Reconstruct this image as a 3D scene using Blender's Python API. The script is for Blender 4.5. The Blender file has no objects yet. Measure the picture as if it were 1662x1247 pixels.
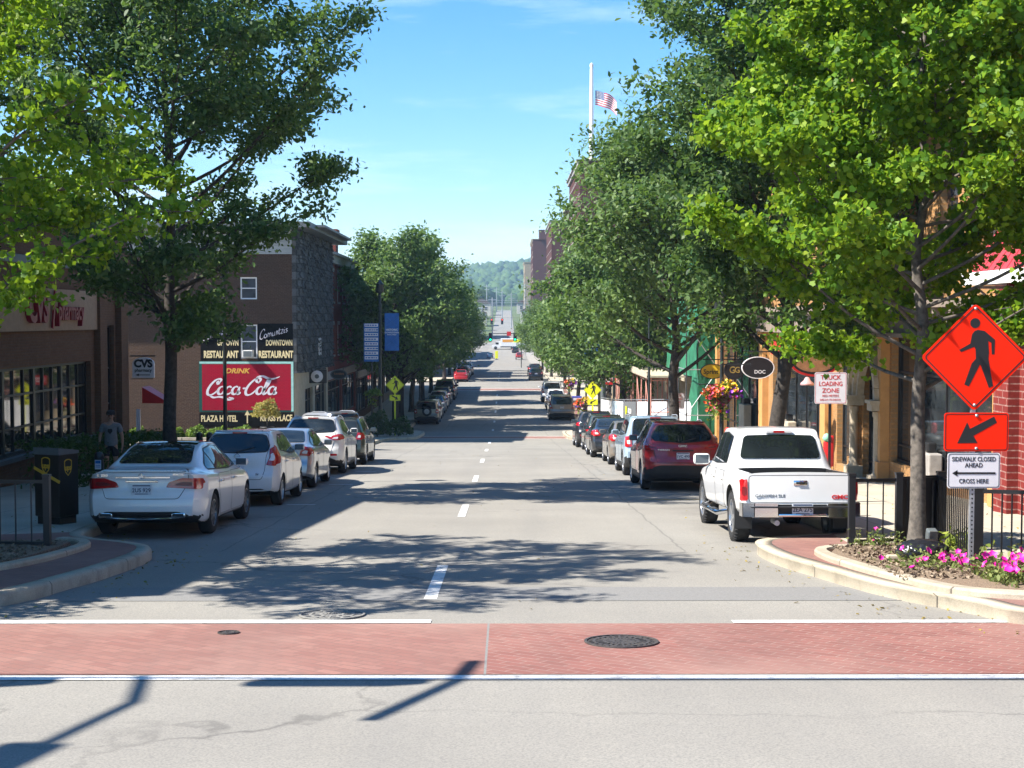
import bpy, bmesh, math, random
import numpy as np
from mathutils import Vector, Matrix
from mathutils.bvhtree import BVHTree
from mathutils.geometry import delaunay_2d_cdt

PI = math.pi
R_ = math.radians
S = bpy.context.scene
COL = S.collection
rnd = random.Random(7)
F_PX, CAMZ = 2300.0, 2.15
PITCH, YAW = math.atan(103.5 / 2300.0), math.atan(11.0 / 2300.0)

# ------------------------------------------------------------------ curves
def pchip(pts):
    P = np.array(pts, float); x, y = P[:, 0], P[:, 1]
    h = np.diff(x); d = np.diff(y) / h
    m = np.zeros_like(x)
    for i in range(1, len(x) - 1):
        if d[i - 1] * d[i] > 0:
            w1, w2 = 2 * h[i] + h[i - 1], h[i] + 2 * h[i - 1]
            m[i] = (w1 + w2) / (w1 / d[i - 1] + w2 / d[i])
    m[0], m[-1] = d[0], d[-1]
    def f(t):
        t = np.asarray(t, float)
        tt = np.clip(t, x[0], x[-1])
        i = np.clip(np.searchsorted(x, tt, side='right') - 1, 0, len(h) - 1)
        s = (tt - x[i]) / h[i]
        v = (y[i] * (1 + 2 * s) * (1 - s) ** 2 + m[i] * h[i] * s * (1 - s) ** 2
             + y[i + 1] * s * s * (3 - 2 * s) + m[i + 1] * h[i] * s * s * (s - 1))
        return v
    return f

_prof = pchip([(-60, 3.39), (0, 0), (50, -2.825), (85, -4.75), (107, -5.45), (140, -5.35), (177, -5.2), (215, -5.75), (250, -6.4),
               (310, -7.3), (365, -7.7), (400, -6.9), (430, -5.2), (520, -0.6), (620, 3.6), (720, 7.2), (1000, 12.0), (5000, 20.0)])
def prof(y): return float(_prof(y))
def slope(y): return (prof(y + .5) - prof(y - .5))
def at(px, py, Y):
    """point at distance Y up the street seen at a picture position"""
    u, v = (px - 831) / F_PX, (623.5 - py) / F_PX
    d = Vector((u, 1.0, v))
    d = Matrix.Rotation(-YAW, 3, 'Z') @ (Matrix.Rotation(-PITCH, 3, 'X') @ d)
    k = Y / d.y
    return Vector((d.x * k, Y, CAMZ + d.z * k))

# ------------------------------------------------------------------ tagging
def tag(o, label=None, cat=None, group=None, kind=None):
    if label: o['label'] = label
    if cat: o['category'] = cat
    if group: o['group'] = group
    if kind: o['kind'] = kind
    return o
def thing(name, label, cat, loc=(0, 0, 0), rz=0.0, group=None, rx=0.0):
    o = bpy.data.objects.new(name, None); COL.objects.link(o)
    o.empty_display_size = .2
    o.location = loc; o.rotation_euler = (rx, 0, rz)
    return tag(o, label, cat, group)
def link(name, me, parent=None, loc=None):
    o = bpy.data.objects.new(name, me); COL.objects.link(o)
    if parent is not None: o.parent = parent
    if loc is not None: o.location = loc
    return o
def copy_tree(o, parent=None, swap=None):
    c = o.copy(); COL.objects.link(c)
    if parent is not None: c.parent = parent
    for ch in list(o.children): copy_tree(ch, c, swap)
    return c

# ------------------------------------------------------------------ meshes
def fast_mesh(name, V, groups, mats, smooth=False):
    """groups: list of (faces array (n,k), material index)"""
    me = bpy.data.meshes.new(name)
    V = np.asarray(V, np.float32)
    me.vertices.add(len(V)); me.vertices.foreach_set('co', V.ravel())
    loops = []; starts = []; mi = []; tot = 0
    for Fc, m in groups:
        Fc = np.asarray(Fc, np.int32)
        if len(Fc) == 0: continue
        n, k = Fc.shape
        loops.append(Fc.ravel()); starts.append(tot + np.arange(n) * k); mi.append(np.full(n, m, np.int32)); tot += n * k
    L = np.concatenate(loops); St = np.concatenate(starts)
    me.loops.add(len(L)); me.loops.foreach_set('vertex_index', L)
    me.polygons.add(len(St)); me.polygons.foreach_set('loop_start', St.astype(np.int32))
    me.polygons.foreach_set('material_index', np.concatenate(mi))
    if smooth: me.polygons.foreach_set('use_smooth', np.ones(len(St), bool))
    for m in mats: me.materials.append(m)
    me.update(calc_edges=True); me.validate()
    return me

class MB:
    def __init__(s): s.v, s.f, s.m, s.sm = [], [], [], []
    def add(s, vs, fs, mi=0, smooth=False):
        b = len(s.v); s.v += [tuple(v) for v in vs]
        for f in fs: s.f.append(tuple(b + i for i in f)); s.m.append(mi); s.sm.append(smooth)
        return s
    def box(s, c, d, mi=0, rz=0.0, bev=0.0, M=None):
        x, y, z = d[0] / 2, d[1] / 2, d[2] / 2
        if bev <= 0:
            vs = [Vector((sx * x, sy * y, sz * z)) for sz in (-1, 1) for sy in (-1, 1) for sx in (-1, 1)]
            fs = [(0, 2, 3, 1), (4, 5, 7, 6), (0, 1, 5, 4), (2, 6, 7, 3), (0, 4, 6, 2), (1, 3, 7, 5)]
        else:
            b = min(bev, x * .9, y * .9, z * .9)
            bm = bmesh.new(); bmesh.ops.create_cube(bm, size=1)
            for v in bm.verts: v.co = Vector((v.co.x * d[0], v.co.y * d[1], v.co.z * d[2]))
            bmesh.ops.bevel(bm, geom=bm.edges[:], offset=b, segments=2, affect='EDGES', profile=.5)
            bm.verts.index_update()
            vs = [v.co.copy() for v in bm.verts]; fs = [tuple(v.index for v in f.verts) for f in bm.faces]; bm.free()
        A = Matrix.Translation(Vector(c)) @ Matrix.Rotation(rz, 4, 'Z')
        if M is not None: A = Matrix.Translation(Vector(c)) @ M.to_4x4()
        return s.add([A @ v for v in vs], fs, mi)
    def bar(s, a, b, w, h=None, mi=0, up=(0, 0, 1)):
        """rectangular bar from a to b"""
        a, b = Vector(a), Vector(b); h = h or w
        d = (b - a).normalized(); u = Vector(up)
        if abs(d.dot(u)) > .98: u = Vector((0, 1, 0))
        sx = d.cross(u).normalized() * (w / 2); sz = sx.cross(d).normalized() * (h / 2)
        vs = [p + i * sx + j * sz for p in (a, b) for i, j in ((-1, -1), (1, -1), (1, 1), (-1, 1))]
        return s.add(vs, [(0, 1, 2, 3), (7, 6, 5, 4), (0, 4, 5, 1), (1, 5, 6, 2), (2, 6, 7, 3), (3, 7, 4, 0)], mi)
    def tube(s, pts, rad, n=8, mi=0, cap=True, smooth=True):
        pts = [Vector(p) for p in pts]; k = len(pts)
        rad = [rad] * k if not hasattr(rad, '__len__') else rad
        vs, fs = [], []; prev = None
        for i, p in enumerate(pts):
            d = (pts[min(i + 1, k - 1)] - pts[max(i - 1, 0)])
            d = d.normalized() if d.length > 1e-9 else Vector((0, 0, 1))
            if prev is None:
                a = d.cross(Vector((0, 1, 0)) if abs(d.z) > .9 else Vector((0, 0, 1))).normalized()
            else: a = (prev - d * prev.dot(d)).normalized()
            prev = a; b = d.cross(a)
            for j in range(n):
                t = 2 * PI * j / n
                vs.append(p + (a * math.cos(t) + b * math.sin(t)) * rad[i])
        for i in range(k - 1):
            for j in range(n):
                q = (j + 1) % n
                fs.append((i * n + j, i * n + q, (i + 1) * n + q, (i + 1) * n + j))
        s.add(vs, fs, mi, smooth)
        if cap: s.add(vs[:n], [tuple(range(n))[::-1]], mi); s.add(vs[-n:], [tuple(range(n))], mi)
        return s
    def lathe(s, prof_, c=(0, 0, 0), n=16, mi=0, axis='Z', smooth=True, M=None):
        """prof_: (r, h) pairs around an axis"""
        vs, fs = [], []; k = len(prof_); c = Vector(c)
        for r, h in prof_:
            for j in range(n):
                t = 2 * PI * j / n; a, b = r * math.cos(t), r * math.sin(t)
                p = {'Z': Vector((a, b, h)), 'X': Vector((h, a, b)), 'Y': Vector((b, h, a))}[axis]
                vs.append((M @ p if M is not None else p) + c)
        for i in range(k - 1):
            for j in range(n):
                q = (j + 1) % n
                fs.append((i * n + j, i * n + q, (i + 1) * n + q, (i + 1) * n + j))
        return s.add(vs, fs, mi, smooth)
    def prism(s, poly, M, depth, mi=0, mside=None):
        """2D polygon placed by matrix M (local xy), extruded by depth along local z"""
        k = len(poly); vs = [M @ Vector((x, y, 0)) for x, y in poly] + [M @ Vector((x, y, depth)) for x, y in poly]
        ar = sum(poly[i][0] * poly[(i + 1) % k][1] - poly[(i + 1) % k][0] * poly[i][1] for i in range(k))
        top = tuple(range(k, 2 * k)); bot = tuple(range(k))[::-1]
        if ar < 0: top, bot = top[::-1], bot[::-1]
        s.add(vs, [top, bot], mi)
        sd = [(i, (i + 1) % k, k + (i + 1) % k, k + i) for i in range(k)]
        if ar < 0: sd = [q[::-1] for q in sd]
        return s.add(vs, sd, mi if mside is None else mside)
    def quad(s, a, b, c, d, mi=0): return s.add([a, b, c, d], [(0, 1, 2, 3)], mi)
    def holed(s, o, u, v, n, U, V, holes, depth=.15, mi=0, mr=None):
        """wall plane with rectangular openings (u0,v0,u1,v1) and their reveals"""
        o, u, v, n = Vector(o), Vector(u), Vector(v), Vector(n)
        us = sorted({0.0, U} | {h[0] for h in holes} | {h[2] for h in holes}); vv = sorted({0.0, V} | {h[1] for h in holes} | {h[3] for h in holes})
        flip = u.cross(v).dot(n) < 0
        def q(a, b, c, d, m): s.quad(*((a, b, c, d) if not flip else (d, c, b, a)), m)
        for i in range(len(us) - 1):
            for j in range(len(vv) - 1):
                cu, cv = (us[i] + us[i + 1]) / 2, (vv[j] + vv[j + 1]) / 2
                if any(h[0] < cu < h[2] and h[1] < cv < h[3] for h in holes): continue
                q(o + u * us[i] + v * vv[j], o + u * us[i + 1] + v * vv[j], o + u * us[i + 1] + v * vv[j + 1], o + u * us[i] + v * vv[j + 1], mi)
        mr = mi if mr is None else mr; B = n * -depth
        for a, b, c, d in holes:
            p = [o + u * a + v * b, o + u * c + v * b, o + u * c + v * d, o + u * a + v * d]
            for k in range(4):
                e, g = p[k], p[(k + 1) % 4]
                q(e + B, g + B, g, e, mr)
        return s
    def build(s, name, mats, parent=None, loc=None, sharp=None):
        me = bpy.data.meshes.new(name)
        me.from_pydata(s.v, [], s.f)
        for m in (mats if isinstance(mats, (list, tuple)) else [mats]): me.materials.append(m)
        me.polygons.foreach_set('material_index', s.m); me.polygons.foreach_set('use_smooth', s.sm)
        if sharp: me.polygons.foreach_set('use_smooth', [True] * len(s.f)); me.set_sharp_from_angle(angle=R_(sharp))
        me.update()
        return link(name, me, parent, loc)

def rrect(w, h, r, n=4, cx=0, cy=0):
    out = []
    for sx, sy, a0 in ((1, 1, 0), (-1, 1, 90), (-1, -1, 180), (1, -1, 270)):
        for i in range(n + 1):
            a = R_(a0 + 90 * i / n)
            out.append((cx + sx * (w / 2 - r) + r * math.cos(a), cy + sy * (h / 2 - r) + r * math.sin(a)))
    return out
def ellipse(a, b, n=32, cx=0, cy=0): return [(cx + a * math.cos(2 * PI * i / n), cy + b * math.sin(2 * PI * i / n)) for i in range(n)]
def ring_poly(mb, outer, inner, M, depth, mi=0):
    k = len(outer); vs = []
    for d in (0, depth):
        vs += [M @ Vector((x, y, d)) for x, y in outer] + [M @ Vector((x, y, d)) for x, y in inner]
    fs = []
    for i in range(k):
        j = (i + 1) % k
        fs += [(2 * k + i, 2 * k + j, 3 * k + j, 3 * k + i), (i, j, 2 * k + j, 2 * k + i), (k + j, k + i, 3 * k + i, 3 * k + j)]
    mb.add(vs, fs, mi)
def face_cam(c, rz=0.0):
    """frame of an upright panel whose face looks back down the street (local x right, y up, z out)"""
    return Matrix.Translation(Vector(c)) @ Matrix.Rotation(rz, 4, 'Z') @ Matrix.Rotation(PI / 2, 4, 'X')

_fcache = {}
def text(body, size, M, mat, parent=None, xs=1.0, align='CENTER', ext=.002, bold=0.0, name='lettering', shear=0.0):
    cu = bpy.data.curves.new(name, 'FONT')
    cu.body = body; cu.size = size; cu.align_x = align; cu.align_y = 'CENTER'; cu.extrude = ext; cu.offset = bold * size; cu.resolution_u = 3; cu.shear = shear
    o = bpy.data.objects.new(name, cu); COL.objects.link(o)
    bpy.context.view_layer.update()
    me = bpy.data.meshes.new_from_object(o)
    bpy.data.objects.remove(o); bpy.data.curves.remove(cu)
    me.transform(M @ Matrix.Diagonal((xs, 1, 1, 1)))
    me.materials.clear(); me.materials.append(mat); me.name = name
    return link(name, me, parent)
def join(objs, name=None):
    """merge a few freshly made mesh pieces into the first"""
    V, Fs, mi, mats = [], [], [], []
    for o in objs:
        b = len(V); mt = [m for m in o.data.materials]
        for m in mt:
            if m not in mats: mats.append(m)
        M = o.matrix_local if False else Matrix.Identity(4)
        V += [v.co.copy() for v in o.data.vertices]
        for p in o.data.polygons: Fs.append(tuple(b + i for i in p.vertices)); mi.append(mats.index(mt[p.material_index]))
    a = objs[0]; me = bpy.data.meshes.new(name or a.name); me.from_pydata([tuple(v) for v in V], [], Fs)
    for m in mats: me.materials.append(m)
    me.polygons.foreach_set('material_index', mi); me.update()
    a.data = me
    for o in objs[1:]: bpy.data.objects.remove(o)
    return a

def catmull(P, n=8, closed=False):
    P = [Vector((*p, 0)) if len(p) == 2 else Vector(p) for p in P]; out = []; k = len(P)
    for i in range(k if closed else k - 1):
        if closed: a, b, c, d = P[i - 1], P[i], P[(i + 1) % k], P[(i + 2) % k]
        else: a, b, c, d = P[max(i - 1, 0)], P[i], P[i + 1], P[min(i + 2, k - 1)]
        for j in range(n):
            t = j / n
            out.append(.5 * ((2 * b) + (c - a) * t + (2 * a - 5 * b + 4 * c - d) * t * t + (3 * b - a - 3 * c + d) * t ** 3))
    if not closed: out.append(P[-1])
    return out

# ------------------------------------------------------------------ materials
class N:
    def __init__(s, name):
        s.mat = bpy.data.materials.new(name); s.mat.use_nodes = True
        s.t = s.mat.node_tree; s.b = s.t.nodes['Principled BSDF']; s.out = s.t.nodes['Material Output']
    def n(s, typ, **kw):
        o = s.t.nodes.new(typ)
        for k, v in kw.items():
            if k.startswith('_'): setattr(o, k[1:], v)
            else:
                key = int(k[1:]) if k[0] == 'i' and k[1:].isdigit() else k.replace('__', ' ')
                if isinstance(v, bpy.types.NodeSocket): s.t.links.new(v, o.inputs[key])
                else: o.inputs[key].default_value = v
        return o
    def l(s, a, b): s.t.links.new(a, b)
    def ramp(s, fac, stops):
        r = s.t.nodes.new('ShaderNodeValToRGB'); s.l(fac, r.inputs[0]); e = r.color_ramp.elements
        while len(e) < len(stops): e.new(.5)
        for i, (p, c) in enumerate(stops): e[i].position = p; e[i].color = c if len(c) == 4 else (*c, 1)
        return r.outputs[0]
    def mix(s, f, a, b, mode='MIX'):
        m = s.t.nodes.new('ShaderNodeMix'); m.data_type = 'RGBA'; m.blend_type = mode
        for sock, v in ((m.inputs[0], f), (m.inputs[6], a), (m.inputs[7], b)):
            if isinstance(v, bpy.types.NodeSocket): s.l(v, sock)
            elif sock == m.inputs[0]: sock.default_value = v
            else: sock.default_value = v if len(v) == 4 else (*v, 1)
        return m.outputs[2]
    def pos(s): return s.n('ShaderNodeNewGeometry').outputs['Position']
    def noise(s, vec, scale, detail=4, rough=.6):
        return s.n('ShaderNodeTexNoise', Vector=vec, Scale=scale, Detail=detail, Roughness=rough).outputs[0]
    def bump(s, h, strength=.3, dist=.01):
        b = s.n('ShaderNodeBump', Height=h, Strength=strength, Distance=dist); s.l(b.outputs[0], s.b.inputs['Normal'])
def c3(c): return (*c, 1) if len(c) == 3 else c
def dim(c, k): return tuple(min(1, x * k) for x in c[:3])

def M_plain(name, col, rough=.5, metal=0.0, var=.12, scale=6.0, coat=0.0, spec=.5, bump=0.0):
    m = N(name)
    if var:
        nz = m.noise(m.n('ShaderNodeTexCoord').outputs['Object'], scale)
        m.l(m.ramp(nz, [(.3, dim(col, 1 - var)), (.7, dim(col, 1 + var))]), m.b.inputs['Base Color'])
        if bump: m.bump(nz, bump, .01)
    else: m.b.inputs['Base Color'].default_value = c3(col)
    m.b.inputs['Roughness'].default_value = rough; m.b.inputs['Metallic'].default_value = metal
    m.b.inputs['Coat Weight'].default_value = coat; m.b.inputs['Coat Roughness'].default_value = .03
    m.b.inputs['Specular IOR Level'].default_value = spec
    return m.mat
def M_brick(name, c1, c2, mortar, axis='x', sx=.22, sz=.075, var=.35, stain=(.05, .045, .04), staina=.25, ms=.012):
    """brick wall laid on world height, so walls near each other line up"""
    m = N(name); p = m.pos()
    sp = m.n('ShaderNodeSeparateXYZ', i0=p)
    a, b = {'x': (1, 2), 'y': (0, 2), 'z': (0, 1)}[axis]
    v = m.n('ShaderNodeCombineXYZ', i0=sp.outputs[a], i1=sp.outputs[b]).outputs[0]
    br = m.n('ShaderNodeTexBrick', Vector=v, Color1=c3(c1), Color2=c3(c2), Mortar=c3(mortar), Scale=1.0, Mortar__Size=ms, Bias=0.0, Brick__Width=sx, Row__Height=sz)
    br.inputs['Mortar Smooth'].default_value = .3
    nz = m.noise(p, .9, 6); n2 = m.noise(p, 14, 3)
    col = m.mix(m.ramp(n2, [(.3, (0, 0, 0)), (.75, (1, 1, 1))]), br.outputs[0], dim(c1, 1 - var))
    col = m.mix(m.n('ShaderNodeMath', _operation='MULTIPLY', i0=m.ramp(nz, [(.45, (0, 0, 0)), (.75, (1, 1, 1))]), i1=staina).outputs[0], col, stain)
    m.l(col, m.b.inputs['Base Color']); m.b.inputs['Roughness'].default_value = .9; m.b.inputs['Specular IOR Level'].default_value = .12
    m.bump(m.n('ShaderNodeMath', _operation='SUBTRACT', i0=1.0, i1=br.outputs[1]).outputs[0], .5, .008)
    return m.mat
def M_glass(name, col=(.015, .018, .02), rough=.03, spec=.6):
    m = N(name)
    nz = m.noise(m.pos(), 1.2, 2)
    m.l(m.ramp(nz, [(.3, dim(col, .6)), (.7, dim(col, 1.6))]), m.b.inputs['Base Color'])
    m.b.inputs['Roughness'].default_value = rough; m.b.inputs['Specular IOR Level'].default_value = spec
    return m.mat
def M_paint(name, col, metal=0.0):
    m = N(name)
    nz = m.noise(m.n('ShaderNodeTexCoord').outputs['Object'], 3.0, 6)
    dust = m.ramp(nz, [(.4, (0, 0, 0)), (.8, (.1, .1, .1))])
    m.l(m.mix(dust, col, (.35, .31, .26)), m.b.inputs['Base Color'])
    m.b.inputs['Roughness'].default_value = .35 if metal else .3
    m.b.inputs['Metallic'].default_value = metal
    m.b.inputs['Coat Weight'].default_value = 1; m.b.inputs['Coat Roughness'].default_value = .05
    return m.mat
def M_leaf(name, cols, trans=.4, tcol=(.25, .4, .03), rough=.5):
    m = N(name)
    ri = m.n('ShaderNodeNewGeometry').outputs['Random Per Island']
    n = len(cols)
    col = m.ramp(ri, [(i / (n - 1), c) for i, c in enumerate(cols)])
    m.l(col, m.b.inputs['Base Color']); m.b.inputs['Roughness'].default_value = rough
    m.b.inputs['Specular IOR Level'].default_value = .22
    t = m.n('ShaderNodeBsdfTranslucent'); m.l(m.mix(.6, col, tcol), t.inputs[0])
    mx = m.n('ShaderNodeMixShader', i0=trans); m.l(m.b.outputs[0], mx.inputs[1]); m.l(t.outputs[0], mx.inputs[2]); m.l(mx.outputs[0], m.out.inputs[0])
    return m.mat

MT = {}
def setup_materials():
    T = MT
    T['black_metal'] = M_plain('black painted metal', (.012, .012, .014), .4, var=.25, spec=.5)
    T['dark_pole'] = M_plain('dark green black pole paint', (.02, .026, .028), .35, var=.25)
    T['grey_pole'] = M_plain('weathered grey pole paint', (.10, .115, .12), .5)
    T['galv'] = M_plain('galvanised steel', (.45, .46, .48), .45, .7, var=.25, scale=30)
    T['chrome'] = M_plain('chrome', (.7, .7, .72), .12, 1.0, var=0)
    T['rim'] = M_plain('alloy rim', (.45, .46, .48), .3, .85, var=.15)
    T['rim_dark'] = M_plain('dark alloy rim', (.16, .165, .18), .3, .8, var=.15)
    T['tyre'] = M_plain('tyre rubber', (.018, .018, .019), .85, var=.3, scale=20)
    T['trim'] = M_plain('black plastic trim', (.015, .015, .016), .55, var=.2)
    T['glass'] = M_glass('car glass', (.012, .016, .018), .02, .65)
    T['shop_glass'] = M_glass('shop window glass', (.02, .024, .027), .03, .6)
    T['pane'] = M_glass('window pane', (.05, .06, .07), .04, .7)
    T['tail'] = M_plain('red tail lamp lens', (.42, .008, .012), .12, var=.25, scale=30, coat=1)
    T['tail_dark'] = M_plain('dark red tail lamp lens', (.16, .005, .008), .3, var=.25, scale=30, coat=.2)
    T['lamp_white'] = M_plain('clear lamp lens', (.75, .72, .72), .15, var=.1, coat=1)
    T['amber'] = M_plain('amber lens', (.7, .2, .02), .15, var=.1, coat=1)
    T['plate'] = M_plain('licence plate white', (.62, .64, .68), .4, var=.08, scale=40)
    T['plate_blue'] = M_plain('licence plate print', (.02, .03, .09), .5, var=0)
    T['white'] = M_plain('white paint', (.78, .78, .77), .45, var=.06)
    T['offwhite'] = M_plain('weathered white paint', (.62, .61, .58), .6, var=.12)
    T['black'] = M_plain('black paint', (.012, .012, .013), .5, var=.15)
    T['red'] = M_plain('red paint', (.55, .02, .02), .4, var=.12)
    T['sign_orange'] = M_plain('orange sign sheeting', (.92, .02, .001), .7, var=.05, scale=3, spec=.15)
    T['sign_yellow'] = M_plain('yellow green sign sheeting', (.75, .78, .01), .35, var=.05)
    T['sign_white'] = M_plain('white sign sheeting', (.72, .70, .72), .35, var=.05)
    T['blue'] = M_plain('blue banner cloth', (.025, .14, .42), .7, var=.15)
    T['bark'] = M_plain('grey bark', (.11, .095, .08), .95, var=.5, scale=14, bump=.9)
    T['bark_dark'] = M_plain('dark bark', (.045, .038, .032), .95, var=.5, scale=14, bump=.9)
    T['stone'] = M_plain('carved stone', (.45, .38, .28), .8, var=.2, scale=5, bump=.3)
    T['greystone'] = M_plain('grey stone', (.30, .28, .26), .8, var=.2, scale=5, bump=.3)
    T['concrete_wall'] = M_plain('beige concrete', (.42, .36, .27), .85, var=.15, scale=3)
    T['skin'] = M_plain('skin', (.42, .24, .17), .55, var=.1)
    T['soil'] = M_plain('dark mulch', (.07, .048, .033), 1.0, var=.6, scale=40, bump=1.0)
    T['leaf_ginkgo'] = M_leaf('ginkgo leaves', [(.042, .11, .010), (.08, .185, .013), (.14, .26, .016), (.27, .36, .025)], .40, (.42, .62, .03), .5)
    T['leaf_pear'] = M_leaf('glossy dark green leaves', [(.022, .058, .020), (.045, .10, .028), (.08, .145, .042), (.15, .21, .08)], .38, (.2, .34, .04), .5)
    T['leaf_far'] = M_leaf('street tree leaves', [(.045, .095, .03), (.08, .145, .042), (.125, .195, .06), (.18, .25, .10)], .34, (.22, .36, .04), .45)
    T['leaf_hedge'] = M_leaf('hedge leaves', [(.015, .04, .01), (.03, .07, .015), (.06, .11, .02)], .25, (.15, .28, .03), .5)
    T['leaf_bush'] = M_leaf('bush leaves', [(.07, .13, .02), (.12, .2, .03), (.18, .27, .05)], .3, (.3, .4, .05), .5)
    T['leaf_forest'] = M_leaf('forest canopy', [(.03, .07, .02), (.05, .10, .025), (.075, .13, .03)], .1, (.15, .28, .03), .8)
# ------------------------------------------------------------------ camera, sky, sun
SUN_EL, SUN_AZ = 47.0, 16.0      # azimuth: degrees the light leans up the street from straight across
def setup_view():
    cam = bpy.data.cameras.new('camera'); o = bpy.data.objects.new('camera', cam); COL.objects.link(o)
    cam.sensor_width = 36; cam.lens = 36 * F_PX / 1662.0; cam.clip_start = .2; cam.clip_end = 9000
    o.location = (0, 0, CAMZ); o.rotation_euler = (PI / 2 - PITCH, 0, -YAW)
    S.camera = o
    w = bpy.data.worlds.new('World'); S.world = w; w.use_nodes = True
    t = w.node_tree; bg = t.nodes['Background']
    sky = t.nodes.new('ShaderNodeTexSky'); sky.sky_type = 'NISHITA'; sky.sun_disc = False
    sky.sun_elevation = R_(SUN_EL)
    sx, sy = -math.cos(R_(SUN_AZ)), -math.sin(R_(SUN_AZ))
    sky.sun_rotation = math.atan2(sx, sy) % (2 * PI)
    sky.altitude = 300; sky.air_density = 1.0; sky.dust_density = .1; sky.ozone_density = 3.0
    tc = t.nodes.new('ShaderNodeTexCoord')
    mp = t.nodes.new('ShaderNodeMapping'); mp.inputs['Scale'].default_value = (2.2, 2.2, 16)
    t.links.new(tc.outputs['Generated'], mp.inputs[0])
    nz = t.nodes.new('ShaderNodeTexNoise'); nz.inputs['Scale'].default_value = 1.6; nz.inputs['Detail'].default_value = 8; nz.inputs['Roughness'].default_value = .62
    t.links.new(mp.outputs[0], nz.inputs['Vector'])
    rp = t.nodes.new('ShaderNodeValToRGB'); rp.color_ramp.elements[0].position = .52; rp.color_ramp.elements[0].color = (0, 0, 0, 1)
    rp.color_ramp.elements[1].position = .85; rp.color_ramp.elements[1].color = (.42, .42, .42, 1)
    t.links.new(nz.outputs[0], rp.inputs[0])
    mx = t.nodes.new('ShaderNodeMix'); mx.data_type = 'RGBA'
    hs = t.nodes.new('ShaderNodeHueSaturation'); hs.inputs['Saturation'].default_value = 1.38
    t.links.new(sky.outputs[0], hs.inputs['Color'])
    t.links.new(rp.outputs[0], mx.inputs[0]); t.links.new(hs.outputs[0], mx.inputs[6]); mx.inputs[7].default_value = (9, 9.3, 9.8, 1)
    t.links.new(mx.outputs[2], bg.inputs[0]); bg.inputs[1].default_value = .088
    sl = bpy.data.lights.new('sun', 'SUN'); sl.energy = 5.0; sl.angle = R_(.53); sl.color = (1, .945, .86)
    so = bpy.data.objects.new('sun', sl); COL.objects.link(so)
    d = Vector((math.cos(R_(SUN_AZ)) * math.cos(R_(SUN_EL)), math.sin(R_(SUN_AZ)) * math.cos(R_(SUN_EL)), -math.sin(R_(SUN_EL))))
    so.rotation_euler = d.to_track_quat('-Z', 'Y').to_euler(); so.location = (-40, -10, 60)
    vs = S.view_settings; vs.view_transform = 'Standard'; vs.look = 'None'; vs.exposure = 1.35; vs.gamma = 1; vs.use_curve_mapping = False
    S.cycles.max_bounces = 6; S.cycles.transparent_max_bounces = 8; S.cycles.volume_bounces = 0

def strip(name, x0, x1, ys, dz, mat, kind='structure', xn=1):
    V, Fq = [], []
    for i, y in enumerate(ys):
        for j in range(xn + 1): V.append((x0 + (x1 - x0) * j / xn, y, prof(y) + dz))
    for i in range(len(ys) - 1):
        for j in range(xn):
            a = i * (xn + 1) + j; Fq.append((a, a + 1, a + xn + 2, a + xn + 1))
    o = link(name, fast_mesh(name, V, [(np.array(Fq), 0)], [mat]))
    return tag(o, kind=kind) if kind else o

def offset_line(P, d):
    """offset of an open polyline to its left"""
    out = []
    for i, p in enumerate(P):
        a = Vector(P[max(i - 1, 0)]); b = Vector(P[min(i + 1, len(P) - 1)])
        t = (b - a).normalized(); out.append((p[0] - t.y * d, p[1] + t.x * d))
    return out
def dense(P, step=2.0):
    out = [tuple(P[0])]
    for a, b in zip(P, P[1:]):
        n = max(1, int(math.hypot(b[0] - a[0], b[1] - a[1]) / step))
        out += [(a[0] + (b[0] - a[0]) * i / n, a[1] + (b[1] - a[1]) * i / n) for i in range(1, n + 1)]
    return out
def smooth_line(P, n=5): return [(v.x, v.y) for v in catmull(P, n)]
def poly_sheet(name, P, dz, mat, kind='structure', thick=0.0, parent=None):
    vs = [Vector(p) for p in P]
    r = delaunay_2d_cdt(vs, [(i, (i + 1) % len(vs)) for i in range(len(vs))], [], 1, 1e-5)
    V = [(v.x, v.y, prof(v.y) + dz) for v in r[0]]
    Fc = []
    for f in r[2]:
        a, b, c = [r[0][i] for i in f[:3]]
        Fc.append(tuple(f) if (b - a).cross(c - a) > 0 else tuple(f)[::-1])
    if thick:
        k = len(vs); b0 = len(V)
        ccw = sum(vs[i].cross(vs[(i + 1) % k]) for i in range(k)) > 0
        for p in vs: V += [(p.x, p.y, prof(p.y) + dz), (p.x, p.y, prof(p.y) + dz - thick)]
        for i in range(k):
            j = (i + 1) % k; q = (b0 + 2 * i, b0 + 2 * i + 1, b0 + 2 * j + 1, b0 + 2 * j)
            Fc.append(q if ccw else q[::-1])
    me = bpy.data.meshes.new(name); me.from_pydata(V, [], Fc); me.materials.append(mat); me.update()
    o = link(name, me, parent)
    return tag(o, kind=kind) if kind else o
def kerb(name, P, w=.2, h=.15, mat=None, base=0.0):
    """kerb running along P; the walk lies to its left"""
    I = offset_line(P, w); B = offset_line(P, .03)
    V, Fq = [], []
    for a, b, c in zip(P, B, I):
        za, zc = prof(a[1]), prof(c[1])
        V += [(a[0], a[1], za + base - .03), (a[0], a[1], za + base + h - .035), (b[0], b[1], za + base + h), (c[0], c[1], zc + base + h + .003), (c[0], c[1], zc + base - .03)]
    for i in range(len(P) - 1):
        for j in range(4): a = i * 5 + j; Fq.append((a, a + 5, a + 6, a + 1))
    me = fast_mesh(name, V, [(np.array(Fq), 0)], [mat]); me.flip_normals() if False else None
    o = link(name, me)
    return tag(o, kind='structure')

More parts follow.
